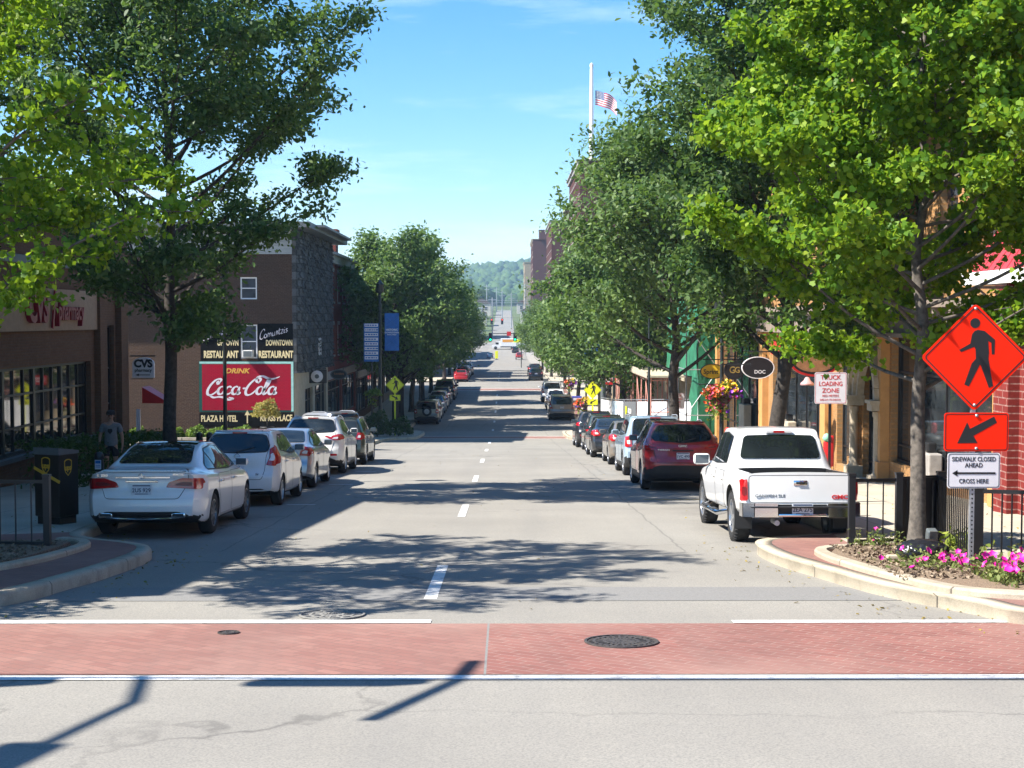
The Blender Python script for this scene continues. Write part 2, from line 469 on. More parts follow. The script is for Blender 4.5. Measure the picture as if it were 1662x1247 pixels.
KERB_R = smooth_line([(40, 12.75), (14, 12.85), (8, 12.95), (5.9, 13.1), (4.95, 13.4), (4.7, 14.05), (4.36, 14.8), (4.06, 15.6), (3.78, 17.0), (3.56, 18.2), (3.5, 19.3), (3.58, 19.95), (3.8, 20.4), (4.35, 20.9), (5.05, 21.35), (5.25, 22.3)])
KERB_R += dense([(5.25, 22.3), (5.25, 74)], 4)[1:]
KERB_R += smooth_line([(5.25, 74), (5.0, 76), (3.9, 77.5), (3.5, 79), (3.5, 86), (3.9, 88.5), (5.0, 90), (5.25, 92)], 4)[1:]
KERB_R += dense([(5.25, 92), (5.25, 158)], 4)[1:]
KERB_L = smooth_line([(-40, 12.9), (-12, 13.1), (-8.5, 13.35), (-6.6, 13.8), (-5.3, 14.6), (-4.92, 16.2), (-4.77, 17.6), (-4.74, 18.7), (-4.92, 19.5), (-5.4, 20.1), (-6.0, 20.6), (-6.38, 21.3), (-6.5, 22.6)])
KERB_L += dense([(-6.5, 22.6), (-6.5, 47)], 4)[1:]

def setup_ground():
    T = MT
    # asphalt
    m = N('sun-bleached asphalt'); p = m.pos()
    n1, n2, n3 = m.noise(p, .35, 5, .55), m.noise(p, 60, 2, .7), m.noise(p, 260, 1)
    sp = m.n('ShaderNodeSeparateXYZ', i0=p)
    stretch = m.n('ShaderNodeMapping', Vector=p); stretch.inputs['Scale'].default_value = (1.5, .05, 1)
    n4 = m.noise(stretch.outputs[0], 1.0, 4)
    base = m.ramp(n1, [(.2, (.235, .219, .19)), (.5, (.298, .279, .241)), (.8, (.348, .328, .284))])
    base = m.mix(m.ramp(n4, [(.42, (0, 0, 0)), (.75, (.35, .35, .35))]), base, (.20, .195, .185))
    base = m.mix(m.ramp(n2, [(.35, (.75, .75, .75)), (.6, (0, 0, 0))]), base, (.165, .158, .145))
    base = m.mix(m.ramp(n3, [(.3, (.55, .55, .55)), (.5, (0, 0, 0)), (.66, (0, 0, 0)), (.8, (.5, .5, .5))]), base, (.2, .195, .185))
    wob = m.n('ShaderNodeVectorMath', _operation='ADD', i0=p)
    nv = m.n('ShaderNodeTexNoise', Vector=p, Scale=1.3, Detail=5.0)
    m.l(m.n('ShaderNodeVectorMath', _operation='SCALE', i0=nv.outputs[1], Scale=1.1).outputs[0], wob.inputs[1])
    vo = m.n('ShaderNodeTexVoronoi', _feature='DISTANCE_TO_EDGE', Vector=wob.outputs[0], Scale=.17)
    crack = m.ramp(vo.outputs[0], [(0, (1, 1, 1)), (.0028, (.8, .8, .8)), (.0055, (0, 0, 0))])
    gate = m.ramp(m.noise(p, .22, 2), [(.42, (0, 0, 0)), (.55, (1, 1, 1))])
    ck = m.n('ShaderNodeMath', _operation='MULTIPLY', i0=crack, i1=gate).outputs[0]
    base = m.mix(m.n('ShaderNodeMath', _operation='MULTIPLY', i0=ck, i1=.65).outputs[0], base, (.09, .085, .08))
    # oil and tyre dirt in the parking bays, sealed seams along the lanes
    xx = m.n('ShaderNodeMath', _operation='ABSOLUTE', i0=m.n('ShaderNodeMath', _operation='ADD', i0=sp.outputs[0], i1=.62).outputs[0]).outputs[0]
    bay = m.ramp(m.n('ShaderNodeMath', _operation='DIVIDE', i0=xx, i1=8.0).outputs[0], [(.42, (0, 0, 0)), (.56, (1, 1, 1)), (.70, (1, 1, 1)), (.74, (.2, .2, .2))])
    st = m.ramp(m.noise(p, .9, 5, .65), [(.42, (0, 0, 0)), (.70, (1, 1, 1))])
    up = m.n('ShaderNodeMath', _operation='GREATER_THAN', i0=sp.outputs[1], i1=20.0).outputs[0]
    k1 = m.n('ShaderNodeMath', _operation='MULTIPLY', i0=m.n('ShaderNodeMath', _operation='MULTIPLY', i0=bay, i1=st).outputs[0], i1=up).outputs[0]
    base = m.mix(m.n('ShaderNodeMath', _operation='MULTIPLY', i0=k1, i1=.45).outputs[0], base, (.13, .12, .11))
    wx = m.n('ShaderNodeMath', _operation='ADD', i0=sp.outputs[0], i1=m.n('ShaderNodeMath', _operation='MULTIPLY', i0=m.noise(p, .8, 4), i1=.22).outputs[0]).outputs[0]
    for x_ in (-4.05, 2.55):
        dd = m.n('ShaderNodeMath', _operation='ABSOLUTE', i0=m.n('ShaderNodeMath', _operation='SUBTRACT', i0=wx, i1=x_ + .11).outputs[0]).outputs[0]
        seam = m.ramp(dd, [(0, (1, 1, 1)), (.012, (.9, .9, .9)), (.022, (0, 0, 0))])
        base = m.mix(m.n('ShaderNodeMath', _operation='MULTIPLY', i0=m.n('ShaderNodeMath', _operation='MULTIPLY', i0=seam, i1=up).outputs[0], i1=.5).outputs[0], base, (.11, .105, .10))
    m.l(base, m.b.inputs['Base Color']); m.b.inputs['Roughness'].default_value = .92; m.b.inputs['Specular IOR Level'].default_value = .2
    m.bump(n2, .25, .006); T['asphalt'] = m.mat
    T['asphalt_dark'] = M_plain('asphalt patch', (.195, .19, .18), .92, var=.2, scale=50, bump=.2)
    T['asphalt_far'] = M_plain('far asphalt', (.20, .195, .18), .95, var=.15, scale=.3)
    # concrete
    m = N('pale concrete'); p = m.pos()
    b = m.ramp(m.noise(p, 1.1, 6), [(.3, (.36, .31, .23)), (.7, (.50, .44, .34))])
    b = m.mix(m.ramp(m.noise(p, 90, 2), [(.35, (.5, .5, .5)), (.6, (0, 0, 0))]), b, (.28, .24, .18))
    sp = m.n('ShaderNodeSeparateXYZ', i0=p)
    fr = m.n('ShaderNodeMath', _operation='FRACT', i0=m.n('ShaderNodeMath', _operation='DIVIDE', i0=m.n('ShaderNodeMath', _operation='ADD', i0=sp.outputs[1], i1=m.n('ShaderNodeMath', _operation='MULTIPLY', i0=sp.outputs[0], i1=.35).outputs[0]).outputs[0], i1=2.3).outputs[0]).outputs[0]
    b = m.mix(m.ramp(fr, [(0, (1, 1, 1)), (.006, (1, 1, 1)), (.009, (0, 0, 0))]), b, (.07, .06, .05))
    b = m.mix(m.ramp(m.noise(p, 3.2, 8, .7), [(.5, (0, 0, 0)), (.72, (.65, .65, .65))]), b, (.17, .145, .115))
    m.l(b, m.b.inputs['Base Color']); m.b.inputs['Roughness'].default_value = .9; m.bump(m.noise(p, 40, 4), .35, .008); T['kerb'] = m.mat
    m = N('concrete walk slabs'); p = m.pos()
    br = m.n('ShaderNodeTexBrick', Vector=p, Color1=(.42, .37, .29, 1), Color2=(.47, .42, .33, 1), Mortar=(.2, .18, .15, 1), Scale=1.0, Mortar__Size=.012, Brick__Width=1.5, Row__Height=1.5)
    br.offset = 0.0
    b = m.mix(m.ramp(m.noise(p, .8, 6), [(.4, (0, 0, 0)), (.75, (.6, .6, .6))]), br.outputs[0], (.30, .26, .2))
    m.l(b, m.b.inputs['Base Color']); m.b.inputs['Roughness'].default_value = .9; T['walk'] = m.mat
    # herringbone-like pavers
    def paver(name, c1, c2, mort):
        m = N(name); p = m.pos()
        mp = m.n('ShaderNodeMapping', Vector=p); mp.inputs['Rotation'].default_value = (0, 0, R_(38))
        br = m.n('ShaderNodeTexBrick', Vector=mp.outputs[0], Color1=c3(c1), Color2=c3(c2), Mortar=c3(mort), Scale=1.0, Mortar__Size=.007, Brick__Width=.24, Row__Height=.115)
        br.inputs['Mortar Smooth'].default_value = .4
        n1 = m.noise(p, 1.4, 6); n2 = m.noise(p, 45, 2)
        c = m.mix(m.ramp(n1, [(.4, (0, 0, 0)), (.72, (.55, .55, .55))]), br.outputs[0], tuple(x * .72 for x in c1))
        c = m.mix(m.ramp(n2, [(.4, (.35, .35, .35)), (.62, (0, 0, 0))]), c, (.17, .10, .085))
        ty = m.n('ShaderNodeMapping', Vector=p); ty.inputs['Scale'].default_value = (1.1, .06, 1)
        c = m.mix(m.ramp(m.noise(ty.outputs[0], 1.0, 3), [(.45, (0, 0, 0)), (.68, (.4, .4, .4))]), c, (.17, .10, .085))
        c = m.mix(m.ramp(m.noise(p, 5.5, 2), [(.62, (0, 0, 0)), (.70, (.45, .45, .45))]), c, (.15, .075, .06))
        fade = m.ramp(m.noise(p, .5, 4), [(.45, (0, 0, 0)), (.7, (.4, .4, .4))])
        c = m.mix(fade, c, (.36, .23, .185))
        m.l(c, m.b.inputs['Base Color']); m.b.inputs['Roughness'].default_value = .88
        m.bump(m.n('ShaderNodeMath', _operation='SUBTRACT', i0=1.0, i1=br.outputs[1]).outputs[0], .35, .006)
        return m.mat
    T['paver'] = paver('red brick pavers', (.30, .142, .112), (.235, .10, .08), (.16, .09, .075))
    T['paver_dark'] = paver('darker red brick pavers', (.265, .10, .08), (.205, .07, .056), (.33, .225, .185))
    T['paint'] = None
    m = N('worn road paint'); p = m.pos()
    nz = m.noise(p, 7, 6, .7); n2 = m.noise(p, 120, 2)
    a = m.ramp(nz, [(.32, (0, 0, 0)), (.48, (1, 1, 1))])
    c = m.mix(a, (.33, .32, .30), (.72, .71, .68)); c = m.mix(m.ramp(n2, [(.35, (.6, .6, .6)), (.5, (0, 0, 0))]), c, (.36, .35, .33))
    m.l(c, m.b.inputs['Base Color']); m.b.inputs['Roughness'].default_value = .8; T['paint'] = m.mat
    m = N('ground'); p = m.pos(); sp = m.n('ShaderNodeSeparateXYZ', i0=p)
    town = m.n('ShaderNodeMath', _operation='LESS_THAN', i0=sp.outputs[1], i1=440.0).outputs[0]
    g = m.ramp(m.noise(p, .05, 6), [(.3, (.05, .085, .03)), (.7, (.11, .14, .05))])
    m.l(m.mix(town, g, m.ramp(m.noise(p, .4, 5), [(.3, (.24, .225, .2)), (.7, (.32, .3, .27))])), m.b.inputs['Base Color']); m.b.inputs['Roughness'].default_value = .95
    T['ground'] = m.mat
    # sheets
    ys = list(np.arange(-60, 720, 6.0)) + list(np.arange(720, 4200, 60.0))
    xs = [-2400, -800, -300, -120, -60, -30, -12, -4, 4, 12, 30, 60, 120, 300, 800, 2400]
    V = [(x, y, prof(y) - .15) for y in ys for x in xs]; nx = len(xs)
    Fq = [(i * nx + j, i * nx + j + 1, (i + 1) * nx + j + 1, (i + 1) * nx + j) for i in range(len(ys) - 1) for j in range(nx - 1)]
    tag(link('ground', fast_mesh('ground', V, [(np.array(Fq), 0)], [T['ground']])), kind='structure')
    V, Fq = [], []
    ya = [-20, -8, 0, 4, 8, 11, 14.4]
    for y in ya:
        for x in (-60, -6.8, 5.6, 60): V.append((x, y, prof(y)))
    for i in range(len(ya) - 1):
        for j in range(3): a = i * 4 + j; Fq.append((a, a + 1, a + 5, a + 4))
    yb = list(np.arange(14.4, 100, 4)) + list(np.arange(100, 442, 6))
    b0 = len(V) - 3; V2 = len(V)
    for y in yb[1:]: V += [(-6.8, y, prof(y)), (5.6, y, prof(y))]
    Fq.append((b0, b0 + 1, V2 + 1, V2))
    for i in range(len(yb) - 2): a = V2 + 2 * i; Fq.append((a, a + 1, a + 3, a + 2))
    tag(link('road', fast_mesh('road', V, [(np.array(Fq), 0)], [T['asphalt']])), kind='structure')
    strip('far_road', -4.3, 3.1, list(np.arange(436, 724, 6)), .01, T['asphalt_far'])
    strip('cross_street', -40, 40, [428, 434], .012, T['asphalt_dark'])
    strip('road_patch', -5.0, 4.3, [15.05, 16.15], .004, T['asphalt_dark'])
    # brick crossing, seam and white edge lines
    strip('brick_crossing', -40, -.17, [10.98, 13.5], .004, T['paver'])
    strip('brick_crossing', -.15, 40, [10.98, 13.5], .004, T['paver_dark'])
    strip('crossing_joint', -.17, -.15, [10.98, 13.5], .004, T['asphalt_dark'])
    strip('road_marking', -40, 5.2, [10.76, 10.93], .007, T['paint'])
    strip('road_marking', 5.2, 40, [10.78, 10.92], .007, T['paint'])
    strip('road_marking', -40, -.72, [13.52, 13.72], .007, T['paint'])
    strip('road_marking', 2.2, 40, [13.52, 13.68], .007, T['paint'])
    for a, b in ((15.2, 18.3), (26.0, 29.0), (37.2, 40.2), (48.6, 51.6), (60, 63), (71.5, 74.5), (92, 95), (104, 107), (116, 119), (128, 131), (140, 143), (172, 175), (184, 187), (196, 199), (208, 211), (220, 223)):
        strip('road_marking', -.88, -.74, [a, b], .006, T['paint'])
    # parking stall ticks
    for y in (29.0, 36.0, 42.5):
        strip('road_marking', -4.5, -3.9, [y, y + .1], .006, T['paint'])
    tk = M_plain('worn yellow paint', (.5, .36, .08), .85, var=.4, scale=20)
    strip('road_marking', 3.0, 5.1, [30.5, 30.6], .006, tk)
    # mid-block brick crossings
    for a, b in ((79.5, 83.0), (150.5, 154.0)):
        strip('brick_crossing', -6.5, 5.3, [a, b], .004, T['paver'])
        strip('road_marking', -6.5, 5.3, [a - .35, a - .05], .006, T['paint']); strip('road_marking', -6.5, 5.3, [b + .05, b + .35], .006, T['paint'])
    for y0, y1 in ((158, 168), (244, 256), (404, 418)):
        strip('cross_street', 5.6, 60, list(np.linspace(y0, y1, 4)), .004, T['asphalt']); strip('cross_street', -60, -6.8, list(np.linspace(y0, y1, 4)), .004, T['asphalt'])
    # kerbs and walks
    K = T['kerb']
    kl = KERB_L
    kerb('kerb', KERB_R[::-1], .2, .15, K).data.flip_normals() if False else kerb('kerb', KERB_R, -.2, .15, K)
    kerb('kerb', kl, .2, .15, K)
    inr = offset_line(KERB_R, -.2); inl = offset_line(kl, .2)
    poly_sheet('sidewalk', inr + dense([(9.6, 158), (9.6, 60), (9.6, 26), (40, 26), (40, 13)], 4), .15, T['walk'])
    poly_sheet('sidewalk', inl + dense([(-11.9, 47), (-11.9, 24), (-40, 24), (-40, 13.2)], 4), .15, T['walk'])
    # brick bands behind the corner kerbs
    r0 = [p for p in inr if 13.3 < p[1] < 21.2]; r1 = offset_line(r0, -1.0)
    poly_sheet('brick_pavement', r0 + [(4.9, 21.2)] + [(4.75, 18.9), (4.8, 17.2), (5.0, 15.6), (5.6, 14.6), (6.4, 14.1)], .154, T['paver'])
    l0 = [p for p in inl if 13.7 < p[1] < 21.2]
    poly_sheet('brick_pavement', l0 + [(-6.6, 21.4), (-7.6, 21.0), (-7.0, 15.3)], .154, T['paver'])
    # the rest of the left side: driveway into the lot, then walk again
    KL2 = [(-12.5, 63), (-8.2, 63), (-6.9, 63.6), (-6.5, 65)] + dense([(-6.5, 65), (-6.5, 75)], 4)[1:]
    KL2 += smooth_line([(-6.5, 75), (-6.2, 77), (-5.2, 78), (-4.9, 79.5), (-4.9, 86), (-5.3, 88.5), (-6.3, 90), (-6.5, 92)], 4)[1:] + dense([(-6.5, 92), (-6.5, 158)], 4)[1:]
    kerb('kerb', KL2, .2, .15, K)
    poly_sheet('sidewalk', offset_line(KL2, .2) + dense([(-11.9, 158), (-11.9, 63.3)], 4), .15, T['walk'])
    for x in (-1, 1):
        P = [(5.25 if x > 0 else -6.5, y) for y in range(168, 244, 6)] + [(5.25 if x > 0 else -6.5, 244)]
        kerb('kerb', P, .2 * -x, .15, K)
        strip('sidewalk', *((5.45, 12) if x > 0 else (-12, -6.7)), list(np.linspace(168, 244, 14)), .15, T['walk'])
    strip('brick_pavement', 5.5, 6.4, list(np.linspace(92.5, 150, 16)), .156, T['paver'])
    # parking lot on the left, a little above the street
    V = []; lot = []
    o = poly_sheet('parking_lot', dense([(-6.9, 47.5), (-6.9, 62.5), (-12.3, 63.5), (-12.3, 66.5), (-40, 66.5), (-40, 44.5), (-12.5, 44.5), (-11.9, 47.2)], 4), .02, T['kerb'])
    for v in o.data.vertices: v.co.z += max(0, min(1, (-7.5 - v.co.x) / 3)) * .28
    # hill
    m = N('wooded hill'); p = m.pos()
    m.l(m.ramp(m.noise(p, .02, 6), [(.3, (.03, .06, .02)), (.7, (.07, .11, .03))]), m.b.inputs['Base Color']); m.b.inputs['Roughness'].default_value = 1
    xs = np.linspace(-1400, 1400, 71); ysh = np.linspace(1100, 3000, 50)
    V = []
    for y in ysh:
        for x in xs: V.append((x, y, hill_z(x, y)))
    nx = len(xs); Fq = [(i * nx + j, i * nx + j + 1, (i + 1) * nx + j + 1, (i + 1) * nx + j) for i in range(len(ysh) - 1) for j in range(nx - 1)]
    tag(link('hill', fast_mesh('hill', V, [(np.array(Fq), 0)], [m.mat], True)), kind='structure')

def hill_z(x, y):
    r = 63 + 6 * math.sin(x / 140 + .6) + 5 * math.sin(x / 47)
    t = max(0, min(1, (y - 1150) / 950)); e = t * t * (3 - 2 * t)
    u = max(0, min(1, (y - 2350) / 700))
    return prof(y) - 1 + (r - 10) * e * (1 - .5 * u) + 4 * math.sin(x / 60 + y / 90) * e

def setup_haze():
    m = bpy.data.materials.new('blue air haze'); m.use_nodes = True; t = m.node_tree
    t.nodes.remove(t.nodes['Principled BSDF'])
    v = t.nodes.new('ShaderNodeVolumePrincipled'); v.inputs['Color'].default_value = (.50, .72, 1, 1); v.inputs['Density'].default_value = HAZE; v.inputs['Anisotropy'].default_value = .15
    t.links.new(v.outputs[0], t.nodes['Material Output'].inputs['Volume'])
    mb = MB(); mb.box((0, 2080, 62), (4900, 4320, 146)); o = mb.build('haze', m); tag(o, kind='stuff'); o.visible_shadow = True
HAZE = 0.00024
# ------------------------------------------------------------------ vehicles
def round_poly(P, r, n=3):
    out = []; k = len(P)
    for i in range(k):
        a, b, c = Vector(P[i - 1]), Vector(P[i]), Vector(P[(i + 1) % k])
        rr = min(r, (a - b).length * .45, (c - b).length * .45)
        p, q = b + (a - b).normalized() * rr, b + (c - b).normalized() * rr
        for j in range(n + 1):
            t = j / n; v = p * (1 - t) ** 2 + b * 2 * t * (1 - t) + q * t * t
            out.append((v.x, v.y))
    return out
def grow(P, d):
    k = len(P); ar = sum(P[i][0] * P[(i + 1) % k][1] - P[(i + 1) % k][0] * P[i][1] for i in range(k)); s = 1 if ar > 0 else -1
    out = []
    for i in range(k):
        a, b, c = Vector(P[i - 1]), Vector(P[i]), Vector(P[(i + 1) % k])
        t1, t2 = (b - a), (c - b)
        t = (t1.normalized() if t1.length else t1) + (t2.normalized() if t2.length else t2)
        if t.length < 1e-6: out.append(tuple(b)); continue
        t.normalize(); out.append((b.x + t.y * d * s, b.y - t.x * d * s))
    return out
def clip_poly(P, lo, hi):
    for lim, sg in ((lo, 1), (hi, -1)):
        if lim is None: continue
        Q = []
        for i in range(len(P)):
            a, b = P[i - 1], P[i]; ia, ib = (a[0] - lim) * sg >= 0, (b[0] - lim) * sg >= 0
            if ia != ib:
                t = (lim - a[0]) / (b[0] - a[0]); Q.append((lim, a[1] + (b[1] - a[1]) * t))
            if ib: Q.append(b)
        P = Q
    return P
def mirror(P): return P + [(-x, z) for x, z in P[::-1] if abs(x) > 1e-6]

class Body:
    """lofted vehicle shell; y runs from the tail (0) to the nose (L)"""
    def __init__(s, sp):
        s.sp = sp; L, W = sp['L'], sp['W']
        top, belt = pchip(sp['top']), pchip(sp['belt'])
        zb = pchip(sp.get('sill', [(0, .32), (.5, .22), (L - .7, .2), (L, .26)]))
        H = max(z for _, z in sp['top']); wr = sp['wr']
        shear = pchip(sp['tail_shape']); ymax = sp.get('ymax', 1.1)
        ys = [0, .012, .03, .06, .1, .15, .21, .28, .36, .44] + list(np.arange(.52, L - .4, .075)) + [L - .36, L - .28, L - .2, L - .13, L - .07, L - .03, L]
        cr, Lr, cf, Lf = sp.get('cr', .13), sp.get('Lr', .4), .30, .95
        def width(y):
            w = W
            if y < Lr: w *= 1 - cr * (1 - y / Lr) ** 2.6
            if y > L - Lf: w *= 1 - cf * (1 - (L - y) / Lf) ** 2.4
            return w
        def section(y):
            w = width(y); zt = float(top(y)); b = float(zb(y)); bl = min(float(belt(y)), zt - .03)
            g = max(0, min(1, (zt - bl - .05) / max(.2, H - sp['belt'][1][1] - .08)))
            lp = lambda a, c: a + (c - a) * g
            wrr = wr * w / W
            P = [(0, b), (.8 * w, b), (.95 * w, b + .04), (.985 * w, b + .17), (1.0 * w, (b + bl) / 2 + .04), (.99 * w, bl - .09), (.965 * w, bl - .015),
                 (lp(.93 * w, .95 * w), bl + .008), (lp(.86 * w, (.95 * w + wrr) / 2), bl + (zt - bl) * lp(.35, .48)), (lp(.74 * w, wrr), zt - lp(.012, .075)),
                 (lp(.5 * w, wrr * .84), zt - lp(.005, .016)), (0, zt)]
            c = catmull(P, 5); return [(max(0, v.x), v.z if False else v.y) for v in c]
        secs = [section(y) for y in ys]; k = len(secs[0]); s.k = k
        bulge = sp.get('bulge', .05)
        def warp(x, y, z):
            dy = float(shear(z)); wgt = max(0, 1 - y / ymax)
            y2 = y + dy * wgt
            u = min(1, abs(x) / W)
            y2 += bulge * u ** 2.2 * max(0, 1 - y / .6)
            if y > L - 1.0: y2 -= (.10 * u * u + .28 * max(0, z - .75)) * (1 - (L - y))
            return (x, y2, z)
        V, Fc = [], []; ring = 2 * k - 2
        for y, sc in zip(ys, secs):
            for x, z in sc: V.append(warp(x, y, z))
            for x, z in sc[-2:0:-1]: V.append(warp(-x, y, z))
        n = len(ys)
        for i in range(n - 1):
            for j in range(ring):
                q = (j + 1) % ring; Fc.append((i * ring + j, i * ring + q, (i + 1) * ring + q, (i + 1) * ring + j))
        for end, base in ((0, 0), (n - 1, (n - 1) * ring)):
            sc = secs[end]; rows = []; m = 8
            for i in range(k):
                if i in (0, k - 1): rows.append([base + i]); continue
                R, Lx = base + i, base + ring - i
                row = [R]
                for t in range(1, m):
                    x = sc[i][0] * (1 - 2 * t / m); V.append(warp(x, ys[end], sc[i][1])); row.append(len(V) - 1)
                rows.append(row + [Lx])
            for a, b in zip(rows, rows[1:]):
                for t in range(max(len(a), len(b)) - 1):
                    if len(a) == 1: f = (a[0], b[t], b[t + 1])
                    elif len(b) == 1: f = (a[t], b[0], a[t + 1])
                    else: f = (a[t], b[t], b[t + 1], a[t + 1])
                    Fc.append(f if end else f[::-1])
        me = bpy.data.meshes.new('shell'); me.from_pydata(V, [], Fc); me.validate()
        bm = bmesh.new(); bm.from_mesh(me); bmesh.ops.recalc_face_normals(bm, faces=bm.faces); bm.to_mesh(me)
        s.bvh = BVHTree.FromBMesh(bm); bm.free()
        s.shell = me
    def carve(s):
        sp = s.sp; o = link('tmp', s.shell); cut = []
        def cutter(mb):
            c = mb.build('cut', MT['trim']); cut.append(c); md = o.modifiers.new('b', 'BOOLEAN'); md.operation = 'DIFFERENCE'; md.solver = 'EXACT'; md.object = c
        Ra = sp['R'] + sp.get('gap', .055)
        if 'bed' in sp:
            x, y0, y1, z0 = sp['bed']; mb = MB(); mb.box((0, (y0 + y1) / 2, z0 + .6), (2 * x, y1 - y0, 1.2)); cutter(mb)
        for y in sp['axles']:
            for sx in (-1, 1):
                mb = MB(); pr = [(0.001, .56 * sx), (Ra, .56 * sx), (Ra, 1.3 * sx), (.001, 1.3 * sx)]
                mb.lathe(pr if sx < 0 else pr, (0, y, sp['R']), 40, axis='X'); c = mb
                bm = bmesh.new(); mm = bpy.data.meshes.new('c'); mm.from_pydata(c.v, [], c.f); bm.from_mesh(mm)
                bmesh.ops.remove_doubles(bm, verts=bm.verts, dist=.002); bmesh.ops.recalc_face_normals(bm, faces=bm.faces); bm.to_mesh(mm); bm.free()
                cc = link('cut', mm); cut.append(cc); md = o.modifiers.new('b', 'BOOLEAN'); md.operation = 'DIFFERENCE'; md.solver = 'EXACT'; md.object = cc
        dg = bpy.context.evaluated_depsgraph_get()
        me = bpy.data.meshes.new_from_object(o.evaluated_get(dg))
        for c in cut: bpy.data.objects.remove(c)
        bpy.data.objects.remove(o)
        zt = sp.get('ztrim', .3); ztr = sp.get('ztrim_rear', zt)
        me.materials.clear(); me.materials.append(PAINT()); me.materials.append(MT['trim'])
        mi = []
        for p in me.polygons:
            c = p.center; d = 0
            for y in sp['axles']:
                if math.hypot(c.y - y, c.z - sp['R']) < Ra - 1e-4: d = 1
            z_lim = ztr if c.y < .35 else zt
            if c.z < z_lim or (c.z < sp['R'] + .05 and abs(p.normal.z) > .9): d = 1
            if 'bed' in sp:
                x, y0, y1, z0 = sp['bed']
                if abs(c.x) < x + .002 and y0 - .002 < c.y < y1 + .002 and c.z > z0 - .01 and c.z < 1.3: d = 1
            mi.append(d)
        me.polygons.foreach_set('material_index', mi)
        me.polygons.foreach_set('use_smooth', [True] * len(me.polygons)); me.set_sharp_from_angle(angle=R_(38))
        return me
    def patch(s, mb, poly, axis, off, mi=0, res=.07, smooth=True):
        xs = [p[0] for p in poly]; zs = [p[1] for p in poly]
        D = []
        for i in range(len(poly)):
            a, b = Vector(poly[i - 1]), Vector(poly[i]); n = max(1, int((b - a).length / res))
            D += [a + (b - a) * (j / n) for j in range(n)]
        vs = [Vector((p.x, p.y)) for p in D]; ne = len(vs)
        from mathutils.geometry import intersect_point_tri_2d
        gx = np.arange(min(xs) + res * .5, max(xs), res); gz = np.arange(min(zs) + res * .5, max(zs), res)
        for x in gx:
            for z in gz: vs.append(Vector((float(x), float(z))))
        r = delaunay_2d_cdt(vs, [(i, (i + 1) % ne) for i in range(ne)], [], 1, 1e-5)
        V, ok = [], []
        for p in r[0]:
            if axis == 'rear': o, d = Vector((p.x, -4, p.y)), Vector((0, 1, 0))
            elif axis == 'front': o, d = Vector((p.x, 9, p.y)), Vector((0, -1, 0))
            elif axis == 'top': o, d = Vector((p.x, p.y, 5)), Vector((0, 0, -1))
            elif axis == 'R': o, d = Vector((4, p.x, p.y)), Vector((-1, 0, 0))
            else: o, d = Vector((-4, p.x, p.y)), Vector((1, 0, 0))
            h, nrm, _, _ = s.bvh.ray_cast(o, d)
            if h is None: V.append((0, 0, 0)); ok.append(False); continue
            if nrm.dot(d) > 0: nrm = -nrm
            V.append(h + nrm * off); ok.append(True)
        fs = []
        dv = {'rear': (0, 1, 0), 'front': (0, -1, 0), 'top': (0, 0, -1), 'R': (-1, 0, 0), 'L': (1, 0, 0)}[axis]; dv = Vector(dv)
        for f in r[2]:
            if not all(ok[i] for i in f): continue
            a, b, c = V[f[0]], V[f[1]], V[f[2]]; nn = (b - a).cross(c - a)
            if nn.length < 1e-9 or max((a - b).length, (b - c).length, (c - a).length) > 5.5 * res: continue
            fs.append(tuple(f) if nn.dot(dv) < 0 else tuple(f)[::-1])
        mb.add(V, fs, mi, smooth)
    def hit(s, axis, a, b):
        if axis == 'rear': h = s.bvh.ray_cast(Vector((a, -4, b)), Vector((0, 1, 0)))
        elif axis == 'R': h = s.bvh.ray_cast(Vector((4, a, b)), Vector((-1, 0, 0)))
        elif axis == 'L': h = s.bvh.ray_cast(Vector((-4, a, b)), Vector((1, 0, 0)))
        else: h = s.bvh.ray_cast(Vector((a, b, 5)), Vector((0, 0, -1)))
        return h[0] if h[0] is not None else Vector((a, 0, b))
def PAINT():
    m = bpy.data.materials.get('PAINT SLOT')
    return m or bpy.data.materials.new('PAINT SLOT')

